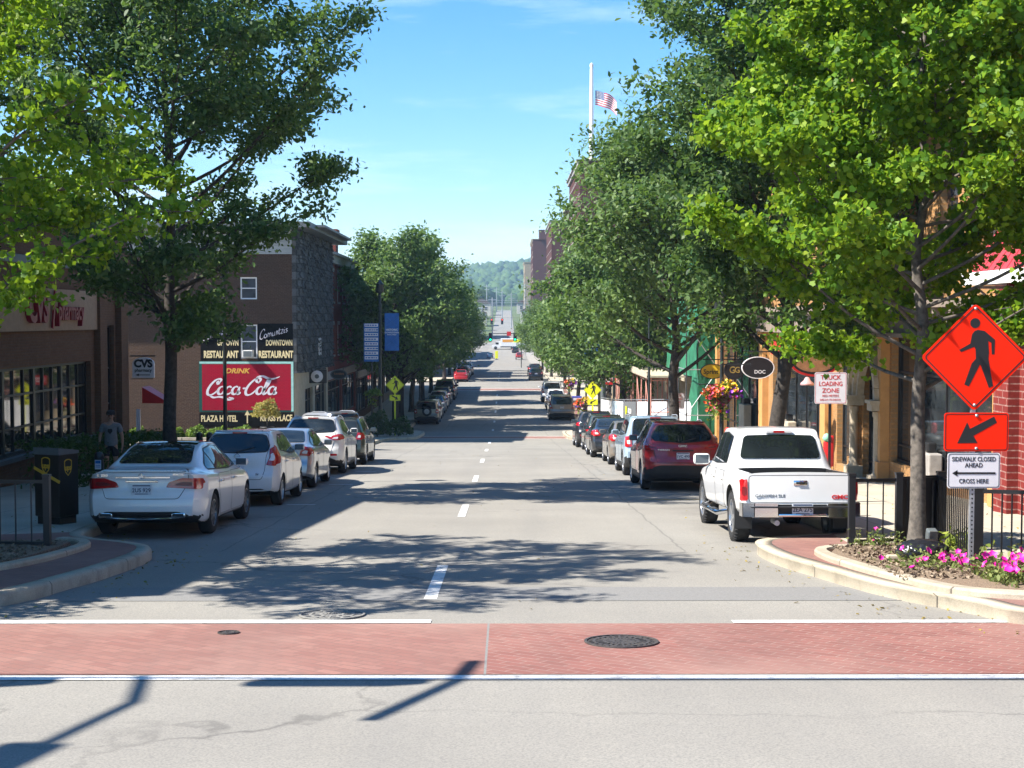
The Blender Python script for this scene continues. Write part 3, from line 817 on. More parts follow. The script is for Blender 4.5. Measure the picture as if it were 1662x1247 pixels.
SEDAN_BELT = lambda L: [(0, 1.0), (1, .97), (L - 1.3, .92), (L, .68)]
SPECS = {
 'luxury_sedan': dict(L=4.88, W=.93, wr=.60, R=.335, axles=(1.08, 3.95), top=[(0, 1.03), (.2, 1.075), (.5, 1.085), (.72, 1.11), (1.0, 1.225), (1.5, 1.40), (2.05, 1.47), (2.5, 1.462), (2.95, 1.385), (3.55, 1.11), (3.75, 1.03), (4.4, .93), (4.88, .70)],
   belt=SEDAN_BELT(4.88), tail_shape=[(.2, .10), (.34, .03), (.5, 0), (.66, .015), (.74, .075), (.95, .085), (1.0, .05), (1.1, .03)], ztrim=.24, ztrim_rear=.36, cr=.16, Lr=.55, bulge=.16,
   rear_glass=[(0, 1.135), (.59, 1.135), (.50, 1.405), (0, 1.42)], side=[(.98, 1.03), (1.05, 1.12), (1.62, 1.36), (2.1, 1.405), (2.75, 1.37), (3.5, 1.03), (2.4, .99)], pillars=[1.5, 2.42], shield=[(0, 1.07), (.62, 1.07), (.5, 1.40), (0, 1.42)],
   tail=[(.36, .80), (.87, .765), (.88, .93), (.60, .945), (.40, .88)], tail_side=[(.06, .80), (.42, .86), (.36, .93), (.06, .945)], lid=[(0, .63), (.56, .63), (.635, .78), (.70, .98), (.66, 1.06), (0, 1.065)], plate=.77, doors=[(1.42, 2.42), (2.46, 3.62)], panroof=True,
   spokes=10, exhaust='chrome', diffuser=True),
 'small_hatch': dict(L=4.1, W=.85, wr=.60, R=.31, axles=(.68, 3.25), top=[(0, 1.50), (.2, 1.515), (.8, 1.545), (1.5, 1.545), (2.2, 1.50), (2.7, 1.37), (3.2, 1.10), (3.35, 1.02), (3.8, .92), (4.1, .74)],
   belt=[(0, 1.08), (1.0, 1.03), (3.0, .93), (4.1, .7)], tail_shape=[(.2, .08), (.4, .01), (.62, 0), (.72, .06), (1.02, .13), (1.3, .30), (1.52, .46)], ymax=1.2, ztrim=.25, ztrim_rear=.30, cr=.15, bulge=.10,
   rear_glass=[(0, 1.09), (.58, 1.11), (.62, 1.2), (.52, 1.43), (0, 1.455)], side=[(.62, 1.13), (.72, 1.3), (1.2, 1.45), (1.9, 1.44), (2.4, 1.36), (3.1, 1.02), (1.8, 1.02)], pillars=[1.12, 1.95], shield=[(0, 1.08), (.6, 1.06), (.5, 1.42), (0, 1.44)],
   tail=[(.575, .84), (.76, .82), (.79, 1.0), (.72, 1.22), (.635, 1.16), (.645, 1.0)], tail_side=[(.16, .84), (.36, .88), (.46, 1.2), (.40, 1.24), (.25, 1.0)], lid=[(0, .56), (.50, .56), (.55, .72), (.57, 1.0), (.625, 1.2), (.55, 1.47), (0, 1.485)], plate=.80, doors=[(1.0, 1.95), (1.99, 3.0)], wiper=True, spokes=8, hubs=True),
 'small_sedan': dict(L=4.4, W=.845, wr=.58, R=.305, axles=(.9, 3.45), top=[(0, 1.02), (.2, 1.065), (.45, 1.08), (.62, 1.12), (.9, 1.24), (1.3, 1.40), (1.75, 1.46), (2.2, 1.455), (2.65, 1.37), (3.2, 1.10), (3.35, 1.02), (4.0, .93), (4.4, .72)],
   belt=SEDAN_BELT(4.4), tail_shape=[(.2, .08), (.4, 0), (.6, .01), (.72, .06), (1.0, .06), (1.1, .03)], ztrim=.24, ztrim_rear=.27, cr=.15, bulge=.11,
   rear_glass=[(0, 1.12), (.57, 1.12), (.48, 1.38), (0, 1.40)], side=[(.8, 1.04), (.9, 1.15), (1.35, 1.36), (1.8, 1.395), (2.4, 1.36), (3.1, 1.02), (2, .98)], pillars=[1.25, 2.1], shield=[(0, 1.07), (.58, 1.07), (.48, 1.38), (0, 1.4)],
   tail=[(.52, .82), (.76, .80), (.78, 1.0), (.64, 1.02), (.55, .94)], tail_side=[(.10, .82), (.38, .86), (.40, 1.0), (.14, 1.02)], lid=[(0, .66), (.5, .66), (.54, .84), (.62, 1.02), (.58, 1.05), (0, 1.05)], plate=.85, doors=[(1.1, 2.1), (2.14, 3.15)], spokes=7),
 'luxury_crossover': dict(L=4.76, W=.94, wr=.66, R=.37, axles=(.95, 3.7), top=[(0, 1.64), (.25, 1.655), (.9, 1.69), (1.7, 1.69), (2.4, 1.64), (2.9, 1.52), (3.5, 1.2), (3.65, 1.12), (4.3, 1.02), (4.76, .80)],
   belt=[(0, 1.16), (1, 1.12), (3.4, 1.03), (4.76, .78)], tail_shape=[(.25, .10), (.5, .01), (.70, 0), (.82, .07), (1.1, .12), (1.3, .32), (1.64, .62), (1.7, .62)], ymax=1.5, ztrim=.32, ztrim_rear=.42, cr=.15, bulge=.12,
   rear_glass=[(0, 1.20), (.64, 1.23), (.68, 1.3), (.56, 1.57), (0, 1.60)], side=[(.72, 1.25), (1.1, 1.5), (1.6, 1.585), (2.1, 1.575), (2.7, 1.47), (3.4, 1.13), (2, 1.1)], pillars=[1.3, 2.2], shield=[(0, 1.16), (.66, 1.15), (.55, 1.55), (0, 1.58)],
   tail=[(.50, 1.0), (.84, 1.0), (.86, 1.15), (.62, 1.13)], tail_side=[(.14, 1.0), (.48, 1.04), (.44, 1.16), (.14, 1.17)], lid=[(0, .66), (.58, .66), (.64, .9), (.68, 1.1), (.70, 1.25), (.6, 1.61), (0, 1.63)], plate=.9, doors=[(1.25, 2.2), (2.24, 3.45)], wiper=True, reflect=True, spokes=10, rails=True),
 'wagon': dict(L=4.75, W=.87, wr=.63, R=.34, axles=(.95, 3.65), top=[(0, 1.52), (.3, 1.545), (1.0, 1.57), (2.0, 1.565), (2.6, 1.50), (3.0, 1.36), (3.55, 1.07), (3.7, 1.0), (4.3, .92), (4.75, .72)],
   belt=[(0, 1.06), (1, 1.02), (3.4, .94), (4.75, .7)], tail_shape=[(.25, .08), (.5, 0), (.68, .01), (.78, .06), (1.05, .10), (1.3, .26), (1.55, .44)], ymax=1.3, ztrim=.36, ztrim_rear=.42, cr=.14, bulge=.09,
   rear_glass=[(0, 1.10), (.62, 1.12), (.55, 1.44), (0, 1.46)], side=[(.5, 1.12), (.72, 1.40), (1.4, 1.46), (2.2, 1.45), (2.7, 1.36), (3.4, 1.03), (2, 1.02)], pillars=[1.22, 2.2], shield=[(0, 1.06), (.62, 1.05), (.5, 1.44), (0, 1.47)],
   tail=[(.56, .86), (.77, .84), (.79, 1.06), (.63, 1.08)], tail_side=[(.12, .86), (.36, .88), (.36, 1.06), (.2, 1.08)], lid=[(0, .6), (.58, .6), (.62, .9), (.66, 1.1), (.58, 1.49), (0, 1.51)], plate=.84, doors=[(1.1, 2.2), (2.24, 3.4)], wiper=True, rails=True, spokes=6),
 'large_suv': dict(L=5.15, W=1.0, wr=.76, R=.39, axles=(1.15, 4.1), top=[(0, 1.84), (.3, 1.86), (1, 1.89), (2.4, 1.885), (2.9, 1.82), (3.2, 1.68), (3.75, 1.30), (3.9, 1.22), (4.8, 1.14), (5.15, .95)],
   belt=[(0, 1.2), (1, 1.18), (3.7, 1.14), (5.15, .92)], tail_shape=[(.35, .10), (.55, 0), (.74, 0), (.80, .10), (1.2, .12), (1.5, .18), (1.88, .34)], ymax=1.2, ztrim=.42, ztrim_rear=.52, cr=.10, bulge=.06, gap=.07,
   rear_glass=[(0, 1.25), (.72, 1.25), (.66, 1.74), (0, 1.76)], side=[(.32, 1.28), (.40, 1.66), (1.4, 1.75), (2.6, 1.74), (3.0, 1.64), (3.6, 1.24), (2, 1.24)], pillars=[1.3, 2.3], shield=[(0, 1.28), (.72, 1.26), (.6, 1.72), (0, 1.76)],
   tail=[(.78, .92), (.94, .90), (.95, 1.3), (.82, 1.32)], tail_side=[(.13, .92), (.26, .92), (.28, 1.3), (.2, 1.32)], lid=[(0, .70), (.72, .70), (.76, 1.2), (.70, 1.79), (0, 1.81)], plate=1.0, doors=[(1.35, 2.3), (2.34, 3.55)], wiper=True, rails=True, spokes=6),
 'pickup': dict(L=5.26, W=.865, wr=.64, R=.385, axles=(1.12, 4.32), top=[(0, 1.10), (1.2, 1.10), (1.56, 1.105), (1.60, 1.16), (1.68, 1.5), (1.76, 1.66), (1.95, 1.715), (2.5, 1.73), (3.0, 1.71), (3.3, 1.60), (3.9, 1.21), (4.05, 1.13), (4.9, 1.04), (5.26, .84)],
   belt=[(0, 1.06), (1.6, 1.06), (3.8, 1.02), (5.26, .82)], tail_shape=[(.3, .06), (.60, .04), (.64, .10), (1.1, .10), (1.7, .10)], ztrim=.42, ztrim_rear=.62, cr=.06, Lr=.2, bulge=.02, gap=.10, sill=[(0, .55), (.5, .46), (4.6, .42), (5.26, .42)], bed=(.70, .14, 1.52, .62),
   rear_glass=[(0, 1.24), (.63, 1.24), (.555, 1.59), (0, 1.605)], side=[(1.84, 1.16), (1.90, 1.58), (2.5, 1.64), (3.0, 1.62), (3.2, 1.55), (3.75, 1.14), (2.8, 1.12)], pillars=[2.62], shield=[(0, 1.18), (.66, 1.16), (.55, 1.58), (0, 1.62)],
   tail=[(.76, .69), (.848, .68), (.852, .99), (.768, 1.0)], tail_side=[(.13, .69), (.20, .69), (.20, 1.0), (.13, 1.0)], lid=[(0, .66), (.735, .66), (.742, 1.045), (0, 1.05)], plate=.575, doors=[(1.80, 2.62), (2.66, 3.78)], chrome_bumper=True, steps=True, spokes=5),
 'curvy_suv': dict(L=4.63, W=.92, wr=.65, R=.36, axles=(.95, 3.68), top=[(0, 1.61), (.25, 1.63), (.9, 1.66), (1.7, 1.66), (2.3, 1.62), (2.8, 1.49), (3.4, 1.18), (3.55, 1.1), (4.2, 1.0), (4.63, .78)],
   belt=[(0, 1.17), (1, 1.10), (3.3, 1.0), (4.63, .76)], tail_shape=[(.25, .12), (.45, .03), (.68, 0), (.8, .05), (1.05, .09), (1.25, .24), (1.6, .56)], ymax=1.4, ztrim=.40, ztrim_rear=.55, cr=.16, bulge=.14,
   rear_glass=[(0, 1.15), (.66, 1.20), (.70, 1.28), (.55, 1.53), (0, 1.56)], side=[(.78, 1.26), (1.15, 1.48), (1.6, 1.555), (2.1, 1.55), (2.6, 1.44), (3.3, 1.1), (2, 1.08)], pillars=[1.25, 2.15], shield=[(0, 1.13), (.64, 1.12), (.55, 1.52), (0, 1.55)],
   tail=[(.50, 1.0), (.80, .98), (.86, 1.05), (.84, 1.16), (.72, 1.08), (.52, 1.05)], tail_side=[(.15, 1.0), (.44, 1.03), (.60, 1.24), (.48, 1.26), (.30, 1.10), (.16, 1.1)], lid=[(0, .68), (.6, .68), (.65, .9), (.70, 1.12), (.72, 1.26), (.58, 1.57), (0, 1.59)], plate=.84, doors=[(1.2, 2.15), (2.19, 3.35)], wiper=True, spokes=5, rails=True),
 'boxy_suv': dict(L=4.43, W=.90, wr=.70, R=.355, axles=(.85, 3.47), top=[(0, 1.66), (.3, 1.69), (.9, 1.715), (1.9, 1.71), (2.4, 1.65), (2.75, 1.52), (3.2, 1.2), (3.35, 1.12), (4.1, 1.06), (4.43, .86)],
   belt=[(0, 1.12), (1, 1.10), (3.2, 1.05), (4.43, .84)], tail_shape=[(.3, .10), (.5, 0), (.7, 0), (.78, .08), (1.1, .10), (1.3, .16), (1.7, .34)], ymax=1.2, ztrim=.36, ztrim_rear=.55, cr=.11, bulge=.07,
   rear_glass=[(0, 1.16), (.66, 1.16), (.61, 1.60), (0, 1.62)], side=[(.38, 1.2), (.46, 1.53), (1.2, 1.60), (2.1, 1.59), (2.5, 1.48), (3.05, 1.13), (2, 1.12)], pillars=[1.12, 2.0], shield=[(0, 1.18), (.66, 1.16), (.56, 1.56), (0, 1.6)],
   tail=[(.68, .84), (.83, .82), (.85, 1.12), (.70, 1.14)], tail_side=[(.12, .84), (.26, .84), (.27, 1.12), (.16, 1.14)], lid=[(0, .66), (.63, .66), (.67, 1.15), (.64, 1.63), (0, 1.65)], plate=.88, doors=[(1.05, 2.0), (2.04, 3.1)], wiper=True, rails=True, high_brake=True, spokes=5),
}
def car_parts(key):
    """parts of one vehicle shape: (name, mesh, location, parent index or None)"""
    sp = SPECS[key]; B = Body(sp); T = MT; L = sp['L']; out = []
    tmp = []
    def add(name, mb, mats, parent=None, loc=(0, 0, 0), sharp=None, rz=0.0):
        if isinstance(mb, MB):
            o = mb.build(name, mats, sharp=sharp); me = o.data; bpy.data.objects.remove(o)
        else: me = mb
        out.append((name, me, loc, parent, rz)); return len(out) - 1
    add('body', B.carve(), None)
    # glazing
    mb = MB(); B.patch(mb, round_poly(mirror(sp['rear_glass']), .06), 'rear', .014, 0, .05); add('rear_window', mb, [T['glass']])
    mb = MB(); B.patch(mb, round_poly(mirror(sp['shield']), .06), 'front', .006, 0, .12); add('windscreen', mb, [T['glass']])
    cuts = [None] + sp['pillars'] + [None]
    for sd in 'LR':
        mb = MB(); B.patch(mb, round_poly(sp['side'], .05), sd, .004, 0, .08); tr = add('window_trim', mb, [T['trim']])
        for a, b in zip(cuts, cuts[1:]):
            P = clip_poly(grow(round_poly(sp['side'], .05), -.018), None if a is None else a + .035, None if b is None else b - .035)
            if len(P) < 3: continue
            mb = MB(); B.patch(mb, P, sd, .008, 0, .08); add('side_window', mb, [T['glass']])
        for i, (a, b) in enumerate(sp['doors']):
            zlo, R = sp.get('ztrim', .3) + .05, sp['R']
            P = []
            z1 = sp['belt'][1][1] + .0
            if a < sp['axles'][0] + R + .08:      # rear door follows the arch
                ya = sp['axles'][0]; rr = R + .13
                P = [(ya + rr * math.cos(R_(t)), R + rr * math.sin(R_(t))) for t in (5, 25, 45, 60) if ya + rr * math.cos(R_(t)) >= a - .02]
                P = [(max(P[0][0], a), zlo)] + P + [(a, max(z1 - .02, P[-1][1] + .04))]
            else: P = [(a, zlo), (a, z1 - .02)]
            P = [(b, z1 - .03), (b, zlo)] + P
            P = round_poly(P, .05)
            mb = MB(); B.patch(mb, grow(P, .007), sd, .0015, 1, .09); B.patch(mb, P, sd, .0045, 0, .09)
            d = add('door', mb, [PAINT(), T['trim']])
            yy, zz = a + .14, z1 - .14
            h = B.hit(sd, yy, zz); sx = 1 if sd == 'R' else -1
            mb = MB(); mb.box((h.x + sx * .022, yy, zz), (.03, .20, .03), bev=.012); add('handle', mb, [T['chrome'] if key in ('luxury_sedan', 'luxury_crossover', 'boxy_suv') else PAINT()], d, sharp=40)
        # mirrors
        ym = sp['doors'][1][1] - .10; zm = sp['belt'][1][1] + .07; h = B.hit(sd, ym, zm - .02); sx = 1 if sd == 'R' else -1
        s_ = 1.25 if key in ('pickup', 'large_suv') else 1.0
        mb = MB(); mb.box((h.x + sx * .14 * s_, ym, zm + .02), (.22 * s_, .12, .15 * s_), bev=.045); mb.box((h.x + sx * .03, ym + .02, zm - .03), (.10, .06, .04), bev=.015)
        k = add('mirror', mb, [PAINT()], sharp=50)
        mb = MB(); mb.box((h.x + sx * .14 * s_, ym - .062, zm + .02), (.18 * s_, .004, .115 * s_)); add('mirror_glass', mb, [T['pane']], k)
        # lamps
        mb = MB(); sx = 1 if sd == 'R' else -1
        tp = [(sx * x, z) for x, z in sp['tail']]
        B.patch(mb, round_poly(tp, .025), 'rear', .017, 0, .035); B.patch(mb, round_poly(sp['tail_side'], .025), sd, .012, 0, .035)
        cx = sum(p[0] for p in tp) / len(tp); cz = sum(p[1] for p in tp) / len(tp)
        P2 = [(cx + (x - cx) * .5, cz + (z - cz) * .38 - .01) for x, z in tp]
        B.patch(mb, round_poly(P2, .02), 'rear', .021, 1, .04)
        add('tail_light', mb, [T['tail'], T['tail_dark'] if key in ('luxury_sedan', 'pickup', 'curvy_suv') else T['lamp_white']])
    # tailgate or boot lid
    lid = round_poly(mirror(sp['lid']), .05)
    mb = MB(); B.patch(mb, grow(lid, .009), 'rear', .006, 1, .05); B.patch(mb, lid, 'rear', .011, 0, .05)
    g = round_poly(mirror(sp['rear_glass']), .06)
    lidi = add('tailgate' if 'sedan' not in key else 'boot_lid', mb, [PAINT(), T['trim']])
    if max(z for _, z in sp['lid']) > max(z for _, z in sp['rear_glass']):
        n, me, *_ = out[1]; mb = MB(); B.patch(mb, grow(g, .02), 'rear', .014, 1, .05); B.patch(mb, g, 'rear', .019, 0, .05)
        o = mb.build('rear_window', [T['glass'], T['trim']]); out[1] = ('rear_window', o.data, (0, 0, 0), None, 0.0); bpy.data.objects.remove(o)
    pz = sp['plate']; py = min(B.hit('rear', x, pz + dz).y for x in (-.15, 0, .15) for dz in (-.06, .06))
    if key not in ('pickup',):
        mb = MB(); B.patch(mb, round_poly(rrect(.62, .20, .05, 3, 0, pz + .01), .01), 'rear', .015, 0, .05); 
        mb.box((0, py - .012, pz + .125), (.5, .02, .028), 1, bev=.006)
        add('plate_recess', mb, [PAINT(), T['chrome'] if key != 'curvy_suv' else T['trim']], lidi)
    out.append(('PLATE', None, (0, py - .026 if key != 'pickup' else -.068, pz), None, 0.0))
    # bumper details
    mb = MB(); W = sp['W']
    if sp.get('chrome_bumper'):
        bw = MB()
        for sx in (-1, 1):
            pts = [(sx * .98 * W, .20, .56), (sx * .965 * W, .03, .56), (sx * .80 * W, -.06, .56), (sx * .42 * W, -.085, .56)]
            for (a, b) in zip(pts, pts[1:]):
                bw.bar(a, b, .05, .20, 0); 
        bw.box((0, -.05, .605), (1.50, .20, .02), 1); bw.box((0, -.075, .485), (.70, .03, .045), 0, bev=.01)
        bw.box((0, -.03, .56), (.72, .05, .16), 1); bw.box((-.50, -.045, .475), (.26, .08, .07), 1, bev=.02); bw.box((.50, -.045, .475), (.26, .08, .07), 1, bev=.02)
        add('rear_bumper', bw, [T['chrome'], T['trim']], sharp=40)
        tube = MB(); tube.tube([(-.36, .3, .38), (-.36, -.02, .37)], .04, 12); add('exhaust', tube, [T['galv']])
        cap = MB(); cap.box((0, 1.735, 1.655), (.42, .06, .05), 1, bev=.015); cap.box((0, 1.70, 1.655), (.17, .02, .035), 0); cap.box((-.15, 1.70, 1.655), (.10, .02, .03), 2); cap.box((.15, 1.70, 1.655), (.10, .02, .03), 2); add('high_brake_light', cap, [T['tail'], PAINT(), T['lamp_white']])
        hd = MB(); hd.box((0, .10 - .012, .945), (.20, .02, .075), 0, bev=.02); hd.box((0, .10 - .028, .945), (.13, .02, .03), 1, bev=.008); add('tailgate_handle', hd, [T['chrome'], T['trim']], lidi, sharp=40)
    else:
        zt = sp.get('ztrim_rear', .3)
        P = round_poly([(-.78 * W, zt + .01), (-.7 * W, zt - .10), (.7 * W, zt - .10), (.78 * W, zt + .01), (.60 * W, zt + .07), (-.60 * W, zt + .07)], .04)
        B.patch(mb, P, 'rear', .008, 0, .06); add('bumper_insert', mb, [T['trim']])
        if sp.get('diffuser'):
            mb = MB()
            for sx in (-1, 1):
                h = B.hit('rear', sx * .56, .38); mb.box((sx * .56, h.y - .012, .375), (.22, .03, .075), 0, bev=.02)
                mb.box((sx * .56, h.y - .028, .375), (.17, .012, .045), 1)
            y0 = B.hit('rear', 0, .32).y; pts = [(x, B.hit('rear', x, .315).y - .012, .315 + .03 * (abs(x) / .7) ** 2) for x in np.linspace(-.72, .72, 13)]
            mb.tube(pts, .012, 6, 0); add('exhaust', mb, [T['chrome'], T['black']], sharp=40)
        elif sp.get('reflect'):
            mb = MB()
            for sx in (-1, 1): B.patch(mb, round_poly(rrect(.20, .06, .02, 2, sx * .66, .58), .005), 'rear', .008, 0, .05)
            add('reflector', mb, [T['tail']])
    if sp.get('panroof'):
        mb = MB(); B.patch(mb, round_poly([(-.5, 1.62), (.5, 1.62), (.52, 2.75), (-.52, 2.75)], .06), 'top', .005, 0, .12); add('sunroof', mb, [T['glass']])
        mb = MB(); pts = [(x, B.hit('top', x, .17).y * 0 + .10 + .10 * (abs(x) / .8) ** 2.2, 0) for x in np.linspace(-.72, .72, 13)]
        pts = [(x, y, B.hit('top', x, y).z + .008) for x, y, _ in pts]; 
        for a, b in zip(pts, pts[1:]): mb.bar(a, b, .09, .014, 0)
        add('spoiler', mb, [PAINT()], lidi)
        mb = MB(); pts = [(x, B.hit('rear', x, .955).y - .014, .955) for x in np.linspace(-.42, .42, 9)]
        for a, b in zip(pts, pts[1:]): mb.bar(a, b, .012, .022, 0)
        add('chrome_strip', mb, [T['chrome']], lidi)
    if sp.get('rails'):
        for sx in (-1, 1):
            mb = MB(); xr = sx * (sp['wr'] - .02); y0 = sp['side'][1][0] + .25; y1 = y0 + 1.5
            pts = []
            for t in np.linspace(0, 1, 9):
                y = y0 + (y1 - y0) * t; z = B.hit('top', xr, y).z; pts.append((xr, y, z + .045 * min(1, 8 * t, 8 * (1 - t)) + .005))
            mb.tube(pts, .016, 6); add('roof_rail', mb, [T['galv']])
    if sp.get('wiper'):
        mb = MB(); zc = min(z for _, z in sp['rear_glass']) + .02; pts = [(x, B.hit('rear', x, zc + (.02 + x) * .25).y - .03, zc + (.02 + x) * .25) for x in np.linspace(0, .34, 5)]
        mb.tube(pts, .012, 6); mb.box((0, pts[0][1] + .01, zc - .01), (.06, .05, .05), bev=.012); add('rear_wiper', mb, [T['trim']])
        mb = MB(); zc = max(z for _, z in sp['rear_glass']) + .035; y = B.hit('rear', 0, zc).y
        mb.box((0, y - .01, zc), (.3, .03, .028)); add('high_brake_light', mb, [T['tail']])
        # spoiler lip over the glass
        mb = MB(); wv = sp['rear_glass'][-2][0] if len(sp['rear_glass']) > 3 else .5
        pts = [(x, B.hit('rear', x, zc + .03).y - .025 + .02 * (x / wv) ** 2, zc + .035) for x in np.linspace(-wv, wv, 9)]
        for a, b in zip(pts, pts[1:]): mb.bar(a, b, .13, .022)
        add('spoiler', mb, [PAINT()], lidi)
    if sp.get('steps'):
        for sx in (-1, 1):
            mb = MB(); x = sx * (W + .05); mb.tube([(sx * (W - .1), 1.95, .40), (x, 2.05, .36), (x, 3.7, .36), (sx * (W - .1), 3.8, .40)], .04, 10); mb.box((x, 2.5, .40), (.10, .4, .012), 1); mb.box((x, 3.3, .40), (.10, .4, .012), 1); add('side_step', mb, [T['chrome'], T['trim']])
        for sx in (-1, 1):
            mb = MB(); mb.box((sx * .74, sp['axles'][0] - .47, .38), (.26, .012, .30)); add('mud_flap', mb, [T['trim']])
    # front lamps, simple
    for sd, sx in (('L', -1), ('R', 1)):
        mb = MB(); zz = float(pchip(sp['top'])(L - .25)) - .14
        B.patch(mb, round_poly([(sx * .40 * W, zz - .05), (sx * .78 * W, zz - .04), (sx * .80 * W, zz + .07), (sx * .5 * W, zz + .04)], .03), 'front', .008, 0, .07)
        add('headlight', mb, [T['lamp_white']])
    mb = MB(); B.patch(mb, round_poly(rrect(.9 * W, .2, .05, 3, 0, .55), .01), 'front', .008, 0, .1); add('grille', mb, [T['trim']])
    # underside and wheels
    R = sp['R']; tw = .215 if key not in ('pickup', 'large_suv') else .25
    mb = MB(); rr = R * .66
    mb.lathe([(rr, -tw / 2 + .01), (R * .9, -tw / 2), (R * .975, -tw / 2 + .03), (R, -tw / 4), (R, tw / 4), (R * .975, tw / 2 - .03), (R * .9, tw / 2), (rr, tw / 2 - .01)], (0, 0, 0), 36, 0, 'X')
    for i in range(36 if key in ('pickup', 'large_suv') else 0):
        a = 2 * PI * i / 36; mb.box((tw / 2 - .035, math.cos(a) * R * .985, math.sin(a) * R * .985), (.05, .03, .02), M=Matrix.Rotation(a, 3, 'X'))
    o = mb.build('wheel', T['tyre']); tyre = o.data; bpy.data.objects.remove(o)
    mb = MB()
    mb.lathe([(rr + .004, tw / 2 - .012), (rr - .02, tw / 2 - .008), (rr - .035, tw / 2 - .05), (rr - .035, -tw / 2)], (0, 0, 0), 32, 0, 'X')
    mb.lathe([(.001, tw / 2 - .02), (.05, tw / 2 - .022), (.06, tw / 2 - .05), (.06, -.02)], (0, 0, 0), 16, 0, 'X')
    mb.lathe([(.001, -.02), (rr - .03, -.03)], (0, 0, 0), 24, 1, 'X')
    mb.lathe([(.16, .0), (.16, .01), (.001, .012)], (0, 0, 0), 24, 0, 'X')
    ns = sp.get('spokes', 5)
    for i in range(ns):
        a = 2 * PI * i / ns; c, s_ = math.cos(a), math.sin(a); w = .035 if ns > 7 else .065
        mb.bar((tw / 2 - .035, c * .04, s_ * .04), (tw / 2 - .03, c * (rr - .02), s_ * (rr - .02)), w, .03, 0, up=(1, 0, 0))
    o = mb.build('rim', [T['rim'] if key != 'luxury_sedan' else T['rim_dark'], T['black']], sharp=35); rim = o.data; bpy.data.objects.remove(o)
    for y in sp['axles']:
        for sx in (-1, 1):
            k = len(out); out.append(('wheel', tyre, (sx * (W - tw / 2 - .015), y, R), None, 0.0 if sx > 0 else PI)); out.append(('rim', rim, (0, 0, 0), k, 0.0))
    return out, B

_shapes = {}
def place_car(name, key, paint, x, y_rear, label, cat='car', rz=0.0, scale=(1, 1, 1), plate=None, group=None, dz=0.0, skip=(), ptop='OHIO'):
    if key not in _shapes: _shapes[key] = car_parts(key)
    parts, B = _shapes[key]; L = SPECS[key]['L']
    yc = y_rear + L * scale[1] / 2
    root = thing(name, label, cat, (x, yc, prof(yc) + dz), rz, group, rx=math.atan(slope(yc)) * math.cos(rz))
    root.rotation_mode = 'XYZ'
    root.scale = scale
    objs = []
    for (n, me, loc, par, r2) in parts:
        if n == 'PLATE':
            if plate is None: objs.append(None); continue
            mb = MB(); mb.box((0, 0, 0), (.305, .008, .155), bev=.003)
            o = mb.build('licence_plate', MT['plate'], root, (loc[0], loc[1] - L / 2, loc[2])); objs.append(o)
            Mx = Matrix.Translation((0, -.006, -.012)) @ Matrix.Rotation(PI / 2, 4, 'X')
            a = text(plate, .088, Mx, MT['plate_blue'], o, .95, bold=.012)
            mb = MB(); mb.box((0, -.0055, .062), (.27, .003, .016)); mb.box((0, -.0055, -.066), (.2, .003, .01)); mb.build('plate_band', MT['plate_blue'], o)
            continue
        if n in skip: objs.append(None); continue
        m2 = me
        if any(m and m.name == 'PAINT SLOT' for m in me.materials):
            ck = (id(me), paint.name)
            if ck not in _paintcache:
                m2 = me.copy()
                for i, m in enumerate(m2.materials):
                    if m.name == 'PAINT SLOT': m2.materials[i] = paint
                _paintcache[ck] = m2
            m2 = _paintcache[ck]
        P = root if par is None else objs[par]
        if P is None: objs.append(None); continue
        o = link(n, m2, P, (loc[0], loc[1] - (L / 2 if par is None else 0), loc[2]))
        if par is not None and n not in ('rim',): o.location = (0, 0, 0)
        o.rotation_euler.z = r2
        objs.append(o)
    return root
_paintcache = {}
FARSKIP = ('handle', 'plate_recess', 'mirror_glass', 'grille', 'headlight', 'rear_wiper', 'windscreen', 'reflector')
MIDSKIP = ('grille', 'headlight')

def rear_text(root, key, body, size, x, z, mat, xs=1.0, name='badge_lettering', out=.014, bold=0.02):
    B = _shapes[key][1]; L = SPECS[key]['L']
    h = min((B.hit('rear', x + dx, z + dz) for dx in (-size * 1.5, 0, size * 1.5) for dz in (-.02, .02)), key=lambda q: q.y)
    return text(body, size, Matrix.Translation((x, h.y - out - L / 2, z)) @ Matrix.Rotation(PI / 2, 4, 'X'), mat, root, xs, ext=.003, bold=bold, name=name)

